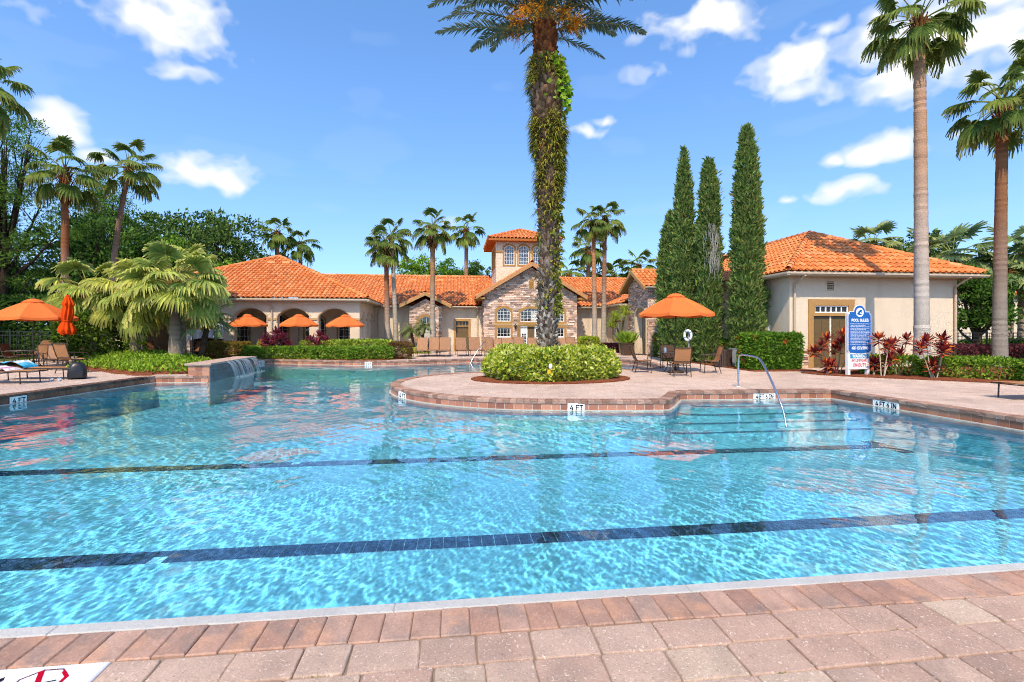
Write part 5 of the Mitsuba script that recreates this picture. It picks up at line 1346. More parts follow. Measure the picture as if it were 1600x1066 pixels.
cordyline('small red plant at the left end of the right bed', 12.75, 15.35, [(0, 0, .32), (.18, 0, .28)], 6, RED)
cordyline('large magenta plant behind the left far hedge', -9.6, 27.6, [(-.5, 0, 1.0), (0, .2, 1.35), (.4, 0, 1.1), (-.2, -.2, .8), (.3, .3, .75), (-.6, .2, .65), (.1, -.2, 1.0), (.65, 0, .7)], 7, PINK, k=1.25)
cordyline('smaller magenta plant in the middle of the far hedge', -7.35, 27.5, [(-.35, 0, .95), (.05, .2, 1.2), (.4, 0, .9), (0, -.2, .75)], 8, PINK, k=1.15)


# ---- hedges and ground cover
def hedge(label, mats, seed, boxes, n, size, col, aspect=.5, stems=True, cat='hedge', extra=None, spread=.9, name='hedge'):
    rg = np.random.default_rng(seed); t = thing(name, label, cat); m = M(); tot = sum((b[1] - b[0]) * (b[3] - b[2]) + 2 * (b[1] - b[0] + b[3] - b[2]) * (b[5] - b[4]) for b in boxes); base = []
    core = M()
    for b in boxes:
        ar = (b[1] - b[0]) * (b[3] - b[2]) + 2 * (b[1] - b[0] + b[3] - b[2]) * (b[5] - b[4])
        hedge_box(m, *b[:6], int(n * ar / tot), size, col, rg, rot=b[6] if len(b) > 6 else 0, aspect=aspect, spread=spread)
        c_ = np.array([(b[0] + b[1]) / 2, (b[2] + b[3]) / 2, 0])
        for q in range(14): base.append(c_ + rotz(b[6] if len(b) > 6 else 0) @ np.array([rg.uniform(-.42, .42) * (b[1] - b[0]), rg.uniform(-.42, .42) * (b[3] - b[2]), b[4]]))
    part(t, 'foliage', m, 'leaf', smooth=False)
    if stems: twigs(t, base, rg, n=30)
    if extra: extra(t, boxes, rg)
    return t


VARI = pal('cfce50', 'b4bf42', 'dedb78', '8aa334', '668a2c', 'c2c94e', 'e6e294', k=.78)
rg = np.random.default_rng(90); rh = thing('round_hedge', 'round yellow green leafy hedge circling the date palm', 'hedge'); m = M()
n = 17000; d = unit(rg, n); d[:, 2] = np.abs(d[:, 2]); nn = d.copy()
top_ = rg.random(n) < .42
th_a = rg.uniform(0, 2 * PI, n); u_ = np.sqrt(rg.random(n))
lump = lambda a: 1 + .07 * np.sin(3 * a + 1) + .05 * np.sin(7 * a) + .03 * np.sin(13 * a + 2)
Zs = rg.uniform(.03, .80, n)
bul = np.interp(Zs, [0, .25, .6, .8], [.90, 1.0, .99, .90])
Px = np.where(top_, u_ * .93, bul) * lump(th_a); H_ = .86 + .12 * meshkit.fbm(np.stack([Px * np.cos(th_a) * 2.2, Px * np.sin(th_a) * 2.2, 0 * Px], -1) * 1.7, 3, 2)
P = np.stack([3.05 + 2.08 * Px * np.cos(th_a), 15.1 + 1.36 * Px * np.sin(th_a), np.where(top_, H_ - .05 * u_ ** 4, Zs)], 1)
N = np.where(top_[:, None], [0, 0, 1.0], np.stack([np.cos(th_a), np.sin(th_a), .25 + 0 * th_a], 1))
P -= N * np.minimum(rg.exponential(.09, n), .3)[:, None]
P += N * .24 * (meshkit.fbm(P * 2.6, 3, 7)[:, None] - .5) * 2
leaf_cloud(m, P, N, .12 * rg.uniform(.7, 1.3, n), VARI * np.array([.8, .85, .8]), rg, .52, spread=.8, droop=.1); part(rh, 'foliage', m, 'leaf', smooth=False)
twigs(rh, [np.array([3.05 + 1.9 * math.cos(a) * q, 15.1 + 1.15 * math.sin(a) * q, .02]) for a in np.linspace(0, 6.2, 22) for q in (.6, .95)], rg, n=70, r=.014)
GREEN = pal('5f8a2c', '4a7424', '7a9e38', '3f6420', '86a544', '55802a', k=.72)
MID = pal('6f9430', '8fae3e', '557a26', 'a3b84a', '486c22', k=.72)


def flowers(t, boxes, rg):
    m = M()
    for b in boxes:
        for q in range(int(16 * ((b[1] - b[0]) + (b[3] - b[2])))):
            s = rg.integers(3); u = rg.uniform(-.46, .46, 2)
            p = np.array([u[0] * (b[1] - b[0]), -.5 * (b[3] - b[2]) - .02, rg.uniform(b[4] + .3, b[5])]) if s == 0 else np.array([-.5 * (b[1] - b[0]) - .02, u[1] * (b[3] - b[2]), rg.uniform(b[4] + .3, b[5])]) if s == 1 else np.array([u[0] * (b[1] - b[0]), u[1] * (b[3] - b[2]), b[5] + .02])
            p = p + [(b[0] + b[1]) / 2, (b[2] + b[3]) / 2, 0]
            if rg.random() < .32: leaf_cloud(m, p + rg.normal(0, .045, (14, 3)), unit(rg, 14), .05, pal('c8452c', 'd9603a', 'a83222', k=.85), rg, .9)
    if m.n: part(t, 'flowers', m, 'leaf', smooth=False, kind='stuff', label='small red flower clusters')


hedge('clipped green hedge with red flowers against the pool house corner', None, 101, [(11.05, 13.15, 17.0, 18.0, 0, 1.36)], 9500, .125, GREEN, .5, extra=flowers)
hedge('flowering green hedge along the pool house wall behind the round table', None, 102, [(11.9, 12.9, 18.6, 24.0, 0, 1.05), (11.6, 13.0, 24.0, 27.4, 0, 1.3)], 12000, .13, GREEN, .5, extra=flowers)
hedge('low clipped hedge running along the right bed before the pool house', None, 103, [(14.0, 15.6, 14.55, 15.5, 0, .62, -.75), (15.0, 17.2, 13.0, 14.0, 0, .62, -.78), (16.3, 18.6, 11.2, 12.2, 0, .62, -.75), (17.9, 20.4, 9.9, 10.9, 0, .62, -.6)], 16000, .10, MID, .5)
hedge('dark purple hedge before the lattice fence on the right', None, 104, [(20.3, 23.0, 17.3, 18.2, 0, .85, .0), (22.8, 26.0, 16.9, 17.8, 0, .85, -.05)], 8000, .11, pal('5a3038', '6d3a3f', '442730', '7d4a48', '38242a', k=.8), .5)
hedge('low clipped hedge along the far pool edge left of the loungers', None, 105, [(-11.2, -7.2, 26.9, 27.7, 0, .62, -.22), (-7.4, -5.0, 25.9, 26.7, 0, .64, -.30), (-5.4, -3.2, 25.5, 26.5, 0, .66, .1)], 15000, .12, MID, .5)
hedge('taller yellow green hedge behind the low far hedge under the umbrellas', None, 106, [(-8.3, -6.2, 27.3, 28.0, 0, .92, -.1), (-6.3, -3.4, 26.9, 27.7, 0, .95, .02), (-10.6, -9.7, 27.7, 28.3, 0, .95)], 9000, .13, np.vstack([MID, VARI[:4]]), .5)
hedge('reddish green shrubs before the pavilion behind the magenta plant', None, 107, [(-13.3, -11.2, 28.0, 28.9, 0, .85, -.1)], 4500, .13, pal('7a7a34', '8f6a36', '5f7a2c', '946044', 'a08a40', k=.75), .5, cat='shrub', name='shrub')
hedge('small clipped bush left of the twin slim palms', None, 108, [(8.35, 9.6, 31.3, 32.3, 0, 1.05)], 4000, .13, pal('a9b53c', '8ba332', 'c0c455', '6f8e2c', k=.75), .5, cat='shrub', name='shrub')
hedge('purple shrub at the foot of the twin slim palms', None, 109, [(9.9, 11.3, 31.9, 32.7, 0, .6)], 2500, .12, pal('6a3a46', '7d4a50', '4d2a36', k=.8), .5, cat='shrub', name='shrub')
hedge('reddish shrub at the right end of the far hedge', None, 110, [(-3.4, -2.3, 26.0, 27.0, 0, .85)], 2600, .12, pal('7a4a3a', '5f5a2c', '8a5a44', '6a7430', k=.75), .5, cat='shrub', name='shrub')
hedge('low yellow shrub under the dwarf date palms', None, 111, [(-3.3, -1.6, 32.2, 33.0, 0, .35)], 1500, .12, VARI, .5, cat='shrub', name='shrub')
hedge('broad leafed shrub with pale bare branches left of the mound', None, 112, [(-18.0, -15.6, 24.2, 25.6, .3, 2.2)], 5200, .17, pal('4a6a24', '5f7f2c', '38541e', '7a8f3a', k=.7), .55, cat='shrub', name='shrub')
rg = np.random.default_rng(95); m = M()
n = 26000; P = np.stack([rg.uniform(-18.5, -8.4, n), rg.uniform(17.2, 27.5, n)], 1); P = P[shapely.contains_xy(mound.buffer(-.02), P[:, 0], P[:, 1])]
P = P[rg.random(len(P)) < np.interp(P[:, 1], [17, 22, 27], [1, .6, .35])]
hz_ = mound_height(P[:, 0], P[:, 1]); n = len(P)
leaf_cloud(m, np.c_[P, hz_ + rg.uniform(0, .13, n)], np.tile([0, 0, 1.0], (n, 1)), .15, pal('8ab030', '76982a', '9cbc40', '5f8226', 'b0c850', k=.66), rg, .42, spread=.8)
k_ = put(numbered('ground_cover'), m, 'leaf', smooth=False, kind='stuff', label='bright green ground cover on the mound under the palms'); labels[k_]['category'] = 'ground cover'


# ---- Italian cypresses
def cypress(label, x, y, H, prof, n, seed, moss=False):
    rg = np.random.default_rng(seed); t = thing('italian_cypress', label, 'cypress tree')
    m = M(); m.tube([[x, y, 0], [x, y, H * .5], [x, y, H * .93]], [.10, .06, .015], srgb('5c4a3a', .7), 8); part(t, 'trunk', m, 'rough')
    pz_, pr_ = np.array(prof).T
    z = rg.random(n * 3) * H; keep = rg.random(n * 3) < np.interp(z, pz_, pr_) / pr_.max() + .05; z = z[keep][:n]; n = len(z)
    a = rg.uniform(0, 2 * PI, n); rr = np.interp(z, pz_, pr_)
    q = np.stack([np.cos(a) * 1.1, np.sin(a) * 1.1, z * 1.5], 1)
    lump = meshkit.fbm(q * 1.5 + seed, 3, 5) * .55 + meshkit.noise(q * 3.1 + seed, 9) * .35 + meshkit.noise(q * .55 + seed, 2) * .35
    rr = rr * .72 * (.16 + 1.38 * lump) * np.where(rg.random(n) < .8, rg.uniform(.80, 1.02, n), rg.uniform(.45, .8, n))
    z = z - .12; P = np.stack([x + rr * np.cos(a), y + rr * np.sin(a), np.maximum(z, .03)], 1); N = np.stack([np.cos(a) * .8, np.sin(a) * .8, 0 * a + 1.15], 1)
    st_ = rg.random(n) < .07; P[st_, :2] += (N[st_, :2] / .8) * rg.uniform(.04, .16, (st_.sum(), 1))
    m = M(); leaf_cloud(m, P, N, .23, pal('667f42', '57703a', '7a9048', '4a6234', '8a9858', '7f8050', '587440', k=.95), rg, .32, spread=.5)
    part(t, 'crown', m, 'leaf', smooth=False)
    sel = rg.random(n) < .045; m = M(); leaf_cloud(m, P[sel], N[sel], .13, pal('8f7f5c', 'a08a66', '7a6a4c', k=.75), rg, .4, spread=.8); part(t, 'dry_sprays', m, 'leaf', smooth=False)
    if moss:
        m = M()
        for k in range(90):
            z0 = rg.uniform(4.6, 6.4); a = rg.normal(-1.75, .35); r = np.interp(z0, pz_, pr_) * .98; p = np.array([x + r * math.cos(a), y + r * math.sin(a), z0]); l = rg.uniform(.4, 1.1)
            m.tube([p, p + [rg.normal(0, .04), -.03, -l * .5], p + [rg.normal(0, .07), -.02, -l]], [.014, .012, .004], srgb('a8aaa4', .8), 3, cap=False)
        part(t, 'grey_moss', m, 'matte', label='hanks of grey moss hanging from the crown')
    return t


cypress('short cypress half hidden behind its taller neighbour, leftmost of the four', 10.62, 22.95, 7.5, [(0, .45), (1, .62), (3, .72), (5, .62), (6.4, .42), (7.5, .04)], 11000, 1)
cypress('slim pointed cypress second from the left behind the orange umbrella', 11.0, 22.3, 10.4, [(0, .5), (1.5, .72), (4, .72), (6, .58), (8, .42), (9.4, .24), (10.4, .02)], 16000, 2)
cypress('cypress with grey moss hanging in its crown, third from the left', 11.68, 21.2, 9.55, [(0, .5), (1.2, .68), (2.6, .60), (4, .62), (6, .55), (8, .42), (9.1, .22), (9.55, .04)], 14000, 3, moss=True)
cypress('tallest and widest cypress beside the pool house wall', 12.52, 19.6, 10.4, [(0, .5), (1, .80), (2.6, .86), (4, .80), (6, .70), (8, .53), (9.5, .32), (10.1, .2), (10.4, .06)], 22000, 4)


# ---- trees
def tree(name, label, x, y, H, blobs, n, size, col, seed, tr=.22, bark='5a4c40', aspect=.55, sig=.33, limbs=True, cat='tree', group=None, z0=-.05):
    """trunk and limbs, then leaf clumps: blobs are (dx, dy, z, radius) lumps of the crown"""
    rg = np.random.default_rng(seed); t = thing(name, label, cat, group)
    m = M(); zb = min(b[2] - b[3] * .4 for b in blobs); zt = max(zb, H * .35)
    m.tube([[x, y, z0], [x + rg.normal(0, .1), y, zt * .5], [x + rg.normal(0, .15), y, zt], [x, y, H * .8]], [tr * 1.25, tr, tr * .75, tr * .2], srgb(bark, .7), 9)
    for b in (blobs if limbs else []):
        e = np.array([x + b[0], y + b[1], b[2]]); s = np.array([x, y, max(.5, min(zt, b[2] - 1.0) * rg.uniform(.7, 1.0))])
        m.tube([s, s * .45 + e * .55 + [0, 0, -.15], e], [tr * .45, tr * .3, tr * .08], srgb(bark, .7), 6)
        for k in range(4):
            f_ = e + unit(rg, 1)[0] * b[3] * .85; m.tube([s * .25 + e * .75, f_], [tr * .16, tr * .03], srgb(bark, .7), 4, cap=False)
    part(t, 'trunk', m, 'rough')
    vol = np.array([b[3] ** 2 for b in blobs]); vol = vol / vol.sum(); m = M()
    for b, w in zip(blobs, vol):
        nc = max(10, int(n * w / 26)); d = unit(rg, nc); rad_ = b[3] * rg.uniform(.45, 1.06, nc) ** .7
        C = np.array([x + b[0], y + b[1], b[2]]) + d * rad_[:, None] * [1, 1, .85]
        per = 26; P = np.repeat(C, per, 0) + rg.normal(0, sig * min(1, b[3] / 1.6), (nc * per, 3)) * [1, 1, .6]
        N = np.repeat(d, per, 0) * .7 + [0, 0, .5]
        tone = np.repeat(rg.uniform(.7, 1.3, nc), per)[:, None]
        k0 = m.n; leaf_cloud(m, P, N, size, col, rg, aspect, spread=.9); m.c[-1] = m.c[-1] * np.repeat(tone, 6, 0)
    part(t, 'crown', m, 'leaf', smooth=False)
    return t


OAK = pal('526c36', '445c2e', '627c40', '384e26', '708a48', k=.9)
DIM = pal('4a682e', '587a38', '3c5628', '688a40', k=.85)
LIGHT = pal('6f9a34', '86ae40', '557f2a', '94b84c', k=.75)
CYP = pal('5c8034', '6a8e3c', '4c6c2c', '789a48', k=.72)
def blobset(seed, n, rx, ry, z0, z1, r0, r1, top=.5):
    rg = np.random.default_rng(seed); out = []
    for k in range(n):
        u = (k + .5) / n; z = z0 + (z1 - z0) * u; w = math.sin(PI * (.22 + .70 * u)) ** top
        a = k * 2.39996; q = rg.uniform(.35, .95); out.append((rx * w * q * math.cos(a), ry * w * q * math.sin(a), z + rg.normal(0, .2), rg.uniform(r0, r1) * (.65 + .35 * w)))
    return out


tree('bald_cypress', 'tall feathery tree with open layered branches at the far left', -26.0, 31.5, 15.0, blobset(1, 24, 2.8, 2.4, 4.0, 14.6, .7, 1.3, .6), 13000, .24, CYP, 1, .26, aspect=.22, sig=.42, bark='4a4038')
tree('bald_cypress', 'thin feathery tree between the two left palms', -25.5, 39, 13.0, blobset(2, 18, 2.4, 2.0, 4.0, 12.4, .8, 1.3), 8500, .28, CYP, 2, .2, aspect=.22, sig=.45, bark='4a4038')
tree('bald_cypress', 'open feathery tree left of the slender leaning palm', -27.5, 42, 12.4, blobset(3, 16, 2.6, 2.0, 4.0, 11.8, .8, 1.3), 8000, .30, DIM, 3, .2, aspect=.24, sig=.45, bark='4a4038')
tree('oak_tree', 'rounded dark oak behind the slender leaning palm', -25.2, 46, 12.2, blobset(4, 13, 3.2, 2.6, 5.2, 11.2, 1.2, 1.9), 9000, .32, OAK, 4, .3)
tree('oak_tree', 'broad dark oak left of the pavilion roof', -21.5, 47.5, 12.4, blobset(5, 16, 3.7, 3.0, 4.5, 11.4, 1.3, 2.1), 11500, .32, OAK, 5, .32)
tree('oak_tree', 'low grey green tree behind the pavilion roof left slope', -19.6, 54, 10.0, blobset(6, 9, 2.6, 2.2, 5, 9.2, 1.0, 1.6), 4500, .30, pal('6f8a5c', '5a7448', '84996c', k=.7), 6, .2)
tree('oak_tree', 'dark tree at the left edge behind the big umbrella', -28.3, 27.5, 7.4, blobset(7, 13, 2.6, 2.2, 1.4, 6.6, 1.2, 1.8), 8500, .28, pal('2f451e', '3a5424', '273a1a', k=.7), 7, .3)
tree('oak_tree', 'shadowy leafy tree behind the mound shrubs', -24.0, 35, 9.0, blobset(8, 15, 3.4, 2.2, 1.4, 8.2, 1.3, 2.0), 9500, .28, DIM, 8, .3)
tree('oak_tree', 'leafy green tree between the left palms over the mound', -20.0, 38.5, 8.6, blobset(9, 13, 2.6, 1.8, 1.4, 7.8, 1.2, 1.8), 8000, .28, LIGHT, 9, .25)
tree('oak_tree', 'dark leafy tree filling the gap left of the pavilion', -22.8, 42.5, 10.0, blobset(10, 14, 3.2, 2.2, 1.6, 9.0, 1.4, 2.0), 9000, .30, OAK, 10, .3)
tree('oak_tree', 'deep green tree behind the left fence', -31, 33, 10.5, blobset(11, 15, 3.6, 2.4, 1.8, 9.6, 1.5, 2.1), 9500, .30, DIM, 11, .3)
tree('oak_tree', 'deep green tree at the far left beyond the fence', -35, 38, 13, blobset(12, 16, 4, 3, 2, 12, 1.6, 2.4), 9000, .34, OAK, 12, .3)
tree('shade_tree', 'light green tree with a domed crown behind the roof left of the tower', -3.6, 54, 9.5, blobset(13, 12, 2.7, 2.4, 5.6, 8.9, 1.0, 1.6), 6500, .28, LIGHT, 13, .22)
tree('shade_tree', 'bushy tree behind the roof beside the palm left of the tower', .4, 56, 9.6, blobset(14, 10, 2.5, 2.2, 5.6, 9.0, 1.0, 1.5), 5500, .28, pal('5f8a34', '4a7430', '7a9e42', k=.75), 14, .2)
tree('shade_tree', 'open crowned small tree behind the roof right beside the tower', 3.0, 57, 9.6, blobset(15, 8, 1.9, 1.8, 5.8, 9.2, .6, 1.0), 2600, .26, OAK, 15, .18)
tree('shade_tree', 'dark little tree behind the roof over the long left wing', -8.2, 56, 7.7, blobset(16, 7, 1.9, 1.6, 5.0, 7.2, .6, .9), 2200, .26, OAK, 16, .18)
tree('oak_tree', 'dense green tree with a round crown behind the fence on the right', 26.6, 22.0, 5.0, blobset(17, 13, 1.8, 1.6, 2.1, 4.3, .6, 1.0), 6000, .19, pal('48692c', '567a32', '3a5724', '66883c', k=.74), 17, .2)
tree('oak_tree', 'second dense tree at the right edge behind the fence', 31.3, 21.0, 5.0, blobset(18, 12, 1.9, 1.7, 2.2, 4.4, .6, 1.0), 5500, .19, pal('48692c', '567a32', '3a5724', '66883c', k=.74), 18, .2)
tree('oak_tree', 'taller oak showing between the two right palms', 33.0, 31, 9.0, blobset(19, 9, 1.9, 1.8, 5.6, 8.4, .6, 1.0), 2600, .28, OAK, 19, .25)
for i, (x, y, H) in enumerate([(-44, 50, 13), (-38, 58, 13), (-30, 62, 11), (58, 48, 8), (66, 60, 9), (44, 60, 7), (-12, 70, 8.0), (6, 72, 8.2), (20, 66, 7.6), (27, 58, 8)]):
    tree('distant_tree', ['leftmost distant tree beyond the fence', 'distant tree behind the left oaks', 'distant tree between the oaks and the pavilion', 'distant tree behind the right palms', 'far tree at the right edge', 'far tree behind the pool house roof', 'far tree behind the long left roof', 'far tree hidden behind the stone gable', 'far tree behind the right roof ridge', 'far tree behind the porch roof'][i], x, y, H, blobset(30 + i, 9, 3.6, 3, 2.5, H - 1, 1.5, 2.2), 3600, .42, OAK, 30 + i, .3)

for i, (x0, x1, y, H) in enumerate([(-27.5, -22.5, 31.0, 3.4), (-34, -27, 29.5, 4.2), (-22.8, -19.6, 33.5, 4.4), (-30, -24, 36.0, 5.5), (-42, -34, 34, 5.5)]):
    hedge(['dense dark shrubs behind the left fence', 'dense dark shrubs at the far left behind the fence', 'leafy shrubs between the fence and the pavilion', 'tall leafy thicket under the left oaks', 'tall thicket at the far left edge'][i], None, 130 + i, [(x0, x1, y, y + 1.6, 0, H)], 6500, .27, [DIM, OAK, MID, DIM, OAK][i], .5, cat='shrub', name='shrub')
for i, (x0, x1, y, H) in enumerate([(23.5, 28.0, 25.0, 1.1), (29.5, 34, 24.2, .9)]):
    hedge(['green shrubs behind the right fence', 'green shrubs behind the right fence at the edge'][i], None, 140 + i, [(x0, x1, y, y + 1.2, 0, H)], 3500, .2, GREEN, .5, cat='shrub', name='shrub')

for i, (x, y, H) in enumerate([(35.5, 17.5, 6.5), (38.5, 11, 8), (43, 24, 8.5), (47, 14, 9), (36.5, 4, 7.5)]):
    tree('distant_tree', ['tree beyond the right edge by the lattice fence', 'tree beyond the right edge of the lawn', 'taller tree beyond the car park', 'tall tree far right of the lawn', 'tree at the right end of the lawn'][i], x, y, H, blobset(60 + i, 11, 2.8, 2.6, 2.2, H - .8, 1.2, 1.8), 4500, .32, OAK, 60 + i, .25)

# ------------------------------------------------------------------ furniture and small things
BRONZE = srgb('4a3a30', .7)
SLING, SLING2, SLINGD = srgb('bd8a62', .75), srgb('c99a78', .62), srgb('8a6248', .7)
ORANGE = srgb('f28046', .85)


def umbrella(label, x, y, rim, apex, r, rot=0, col=ORANGE, z0=0, base=True, group=None):
    t = thing('umbrella', label, 'umbrella', group); place(x, y, z0, rot)
    m = M(); m.tube([[0, 0, 0], [0, 0, apex - .02]], .024, BRONZE, 8); part(t, 'pole', m, 'satin')
    if base:
        m = M(); m.lathe([(0, .0), (.28, 0), (.28, .05), (.22, .09), (.05, .11), (.04, .3), (0, .3)], BRONZE, 20); part(t, 'base', m, 'satin')
    n = 8; H = apex - rim
    ts = np.linspace(.13, 1, 7)
    for k in range(n):
        a0, a1 = 2 * PI * k / n, 2 * PI * (k + 1) / n; rows = []
        for q in ts:
            zz = rim + H * (1 - q) ** 1.0 + .05 * math.sin(PI * q)
            row = []
            for s in np.linspace(0, 1, 7):
                a = a0 + (a1 - a0) * s; sag = .045 * q * math.sin(PI * s)
                rr = r * q * math.cos(PI / n) / math.cos((s - .5) * 2 * PI / n)
                row.append([rr * math.cos(a), rr * math.sin(a), zz - sag])
            rows.append(row)
        v = np.array(rows).reshape(-1, 3); L = len(ts); m = M(); col_ = tuple(np.array(col) * (1 + .06 * math.sin(k * 2.3 + x)))
        m.add(v, quads([[i * 7 + j, i * 7 + j + 1, (i + 1) * 7 + j + 1, (i + 1) * 7 + j] for i in range(L - 1) for j in range(6)]), col_)
        e = v[-7:]; e2 = e - [0, 0, .10] + e * [.005, .005, 0]; m.add(np.vstack([e, e2]), quads([[j, j + 1, j + 8, j + 7] for j in range(6)]), col_)
        part(t, 'canopy_panel', m, 'canvas')
    m = M()
    for k in range(n):
        a0, a1 = 2 * PI * k / n, 2 * PI * (k + 1) / n
        rows = [[[r * q * math.cos(a0 + (a1 - a0) * s), r * q * math.sin(a0 + (a1 - a0) * s), z - .012 * math.sin(PI * s)] for s in np.linspace(0, 1, 4)] for q, z in ((.012, apex + .02), (.14, rim + H * .87 + .075), (.25, rim + H * .76 + .055))]
        m.add(np.array(rows).reshape(-1, 3), quads([[i * 4 + j, i * 4 + j + 1, (i + 1) * 4 + j + 1, (i + 1) * 4 + j] for i in range(2) for j in range(3)]), col)
    part(t, 'top_vent', m, 'canvas')
    for k in range(n):
        a = 2 * PI * k / n; o = np.array([math.cos(a), math.sin(a), 0]); m = M()
        m.tube([o * .03 + [0, 0, apex - .04], o * r * .5 + [0, 0, rim + H * .5 + .015], o * r * .985 + [0, 0, rim - .02]], .009, BRONZE, 5)
        m.tube([o * .03 + [0, 0, apex - .62], o * r * .48 + [0, 0, rim + H * .5 + .01]], .008, BRONZE, 5); part(t, 'rib', m, 'satin')
    m = M(); m.lathe([(0, apex), (.03, apex + .01), (.03, apex + .05), (0, apex + .075)], BRONZE, 10); part(t, 'finial', m, 'satin')
    home(); return t


def closed_umbrella(label, x, y, zt, zb, r=.17, seed=1):
    t = thing('closed_umbrella', label, 'umbrella'); place(x, y); rg = np.random.default_rng(seed)
    m = M(); m.tube([[0, 0, 0], [0, 0, zt + .05]], .024, BRONZE, 8); part(t, 'pole', m, 'satin')
    m = M(); m.lathe([(0, 0), (.28, 0), (.28, .05), (.22, .09), (.05, .11), (.04, .3), (0, .3)], BRONZE, 20); part(t, 'base', m, 'satin')
    zs_ = np.linspace(0, 1, 22); g = np.linspace(0, 2 * PI, 49)[:-1]; v = []
    pr = np.interp(zs_, [0, .03, .1, .24, .26, .5, .62, .66, .72, .9, 1], [.03, .05, .085, .16, .115, .15, .12, .10, .14, .22, .16]) * r / .17
    for q, rr in zip(zs_, pr): v.append(np.stack([rr * (1 + .22 * np.sin(8 * g + 2.5 * q) + .08 * np.sin(16 * g + 6 * q)) * np.cos(g) + .03 * math.sin(q * 6), rr * (1 + .22 * np.sin(8 * g + 2.5 * q) + .08 * np.sin(13 * g)) * np.sin(g), zt - (zt - zb) * q + .03 * np.sin(4 * g) * q], 1))
    m = M(); m.add(np.vstack(v), quads([[i * 48 + j, i * 48 + (j + 1) % 48, (i + 1) * 48 + (j + 1) % 48, (i + 1) * 48 + j] for i in range(21) for j in range(48)]), srgb('e2511c', .95)); part(t, 'canopy', m, 'canvas')
    m = M(); m.lathe([(.11 * r / .17, zt - (zt - zb) * .64), (.135 * r / .17, zt - (zt - zb) * .66), (.11 * r / .17, zt - (zt - zb) * .68)], srgb('c8441a', .9), 16); part(t, 'tie', m, 'matte')
    home(); return t


def sling_sheet(m, prof, hw, c, th=.012, sag=.02):
    """a fabric sling along a (y, z) profile, hw half its width"""
    p = np.asarray(prof, float); xs_ = np.linspace(-1, 1, 5); n = len(p)
    d = np.gradient(p, axis=0); nr = np.stack([-d[:, 1], d[:, 0]], 1); nr /= np.linalg.norm(nr, axis=1, keepdims=True)
    for s in (0, 1):
        v = np.stack([np.stack([x * hw + 0 * p[:, 0], p[:, 0] - nr[:, 0] * (sag * (1 - x * x) + th * s), p[:, 1] - nr[:, 1] * (sag * (1 - x * x) + th * s)], 1) for x in xs_], 1).reshape(-1, 3)
        m.add(v, quads([[i * 5 + j, i * 5 + j + 1, (i + 1) * 5 + j + 1, (i + 1) * 5 + j] for i in range(n - 1) for j in range(4)]), c)


def sling_chair(label, x, y, rot, c=SLING, group=None, k=1.0):
    """faces local +y"""
    t = thing('sling_chair', label, 'chair', group); place(x, y, 0, rot, k)
    W = .27
    m = M(); sling_sheet(m, [(.25, .435), (.2, .43), (.0, .40), (-.2, .41)], W - .02, c); part(t, 'seat', m, 'matte')
    m = M(); sling_sheet(m, [(-.19, .41), (-.25, .52), (-.32, .75), (-.37, .93)], W - .02, c); part(t, 'backrest', m, 'matte')
    m = M()
    for s in (-1, 1): m.tube([[s * W, .27, .43], [s * W, .2, .44], [s * W, 0, .415], [s * W, -.19, .42], [s * W, -.26, .54], [s * W, -.33, .77], [s * W, -.38, .95]], .016, BRONZE, 6)
    m.tube([[-W, .27, .43], [W, .27, .43]], .014, BRONZE, 6); m.tube([[-W, -.38, .95], [W, -.38, .95]], .015, BRONZE, 6); m.tube([[-W, -.24, .50], [W, -.24, .50]], .012, BRONZE, 6); m.tube([[-W, -.16, .36], [W, -.16, .36]], .012, BRONZE, 6)
    part(t, 'frame', m, 'satin')
    for s in (-1, 1):
        for (y0, y1) in ((.24, .28), (-.18, -.30)):
            m = M(); m.tube([[s * W, y0, .42], [s * W, (y0 + y1) / 2, .2], [s * W, y1, .0]], .015, BRONZE, 6); part(t, 'leg', m, 'satin')
        m = M(); m.tube([[s * (W + .01), .26, .42], [s * (W + .02), .28, .58], [s * (W + .02), .22, .645], [s * (W + .02), 0, .65], [s * (W + .01), -.29, .66]], .015, BRONZE, 6); part(t, 'armrest', m, 'satin')
    home(); return t


def lounger(label, x, y, rot, back=1.05, c=SLING2, group=None, k=1.0):
    """foot end at local +y; back: raise angle of the backrest"""
    t = thing('sun_lounger', label, 'sun lounger', group); place(x, y, 0, rot, k)
    W = .33; hy = -.28; L = .78
    top = (hy - L * math.cos(back), .36 + L * math.sin(back))
    m = M(); sling_sheet(m, [(1.05, .345), (1.02, .36), (.4, .35), (hy, .355)], W - .02, c); part(t, 'seat', m, 'matte')
    m = M(); sling_sheet(m, [(hy, .36), (hy * .5 + top[0] * .5, .18 + top[1] * .5), top], W - .02, c); part(t, 'backrest', m, 'matte')
    m = M()
    for s in (-1, 1): m.tube([[s * W, -.82, .34], [s * W, .2, .345], [s * W, 1.0, .35], [s * W, 1.07, .335]], .018, BRONZE, 6); m.tube([[s * W, hy, .36], [s * W, top[0], top[1]]], .015, BRONZE, 6)
    m.tube([[-W, 1.06, .335], [W, 1.06, .335]], .015, BRONZE, 6); m.tube([[-W, top[0], top[1]], [W, top[0], top[1]]], .015, BRONZE, 6); m.tube([[-W, -.82, .34], [W, -.82, .34]], .015, BRONZE, 6); m.tube([[-W, .3, .30], [W, .3, .30]], .012, BRONZE, 6)
    part(t, 'frame', m, 'satin')
    for s in (-1, 1):
        for y0 in (.86, -.66): m = M(); m.tube([[s * W, y0, .345], [s * W, y0 + .02, .0]], .016, BRONZE, 6); part(t, 'leg', m, 'satin')
        m = M(); m.tube([[s * W, hy - .28, .36], [s * W, hy - L * .55 * math.cos(back), .36 + L * .55 * math.sin(back)]], .010, BRONZE, 5); part(t, 'brace', m, 'satin')
    home(); return t


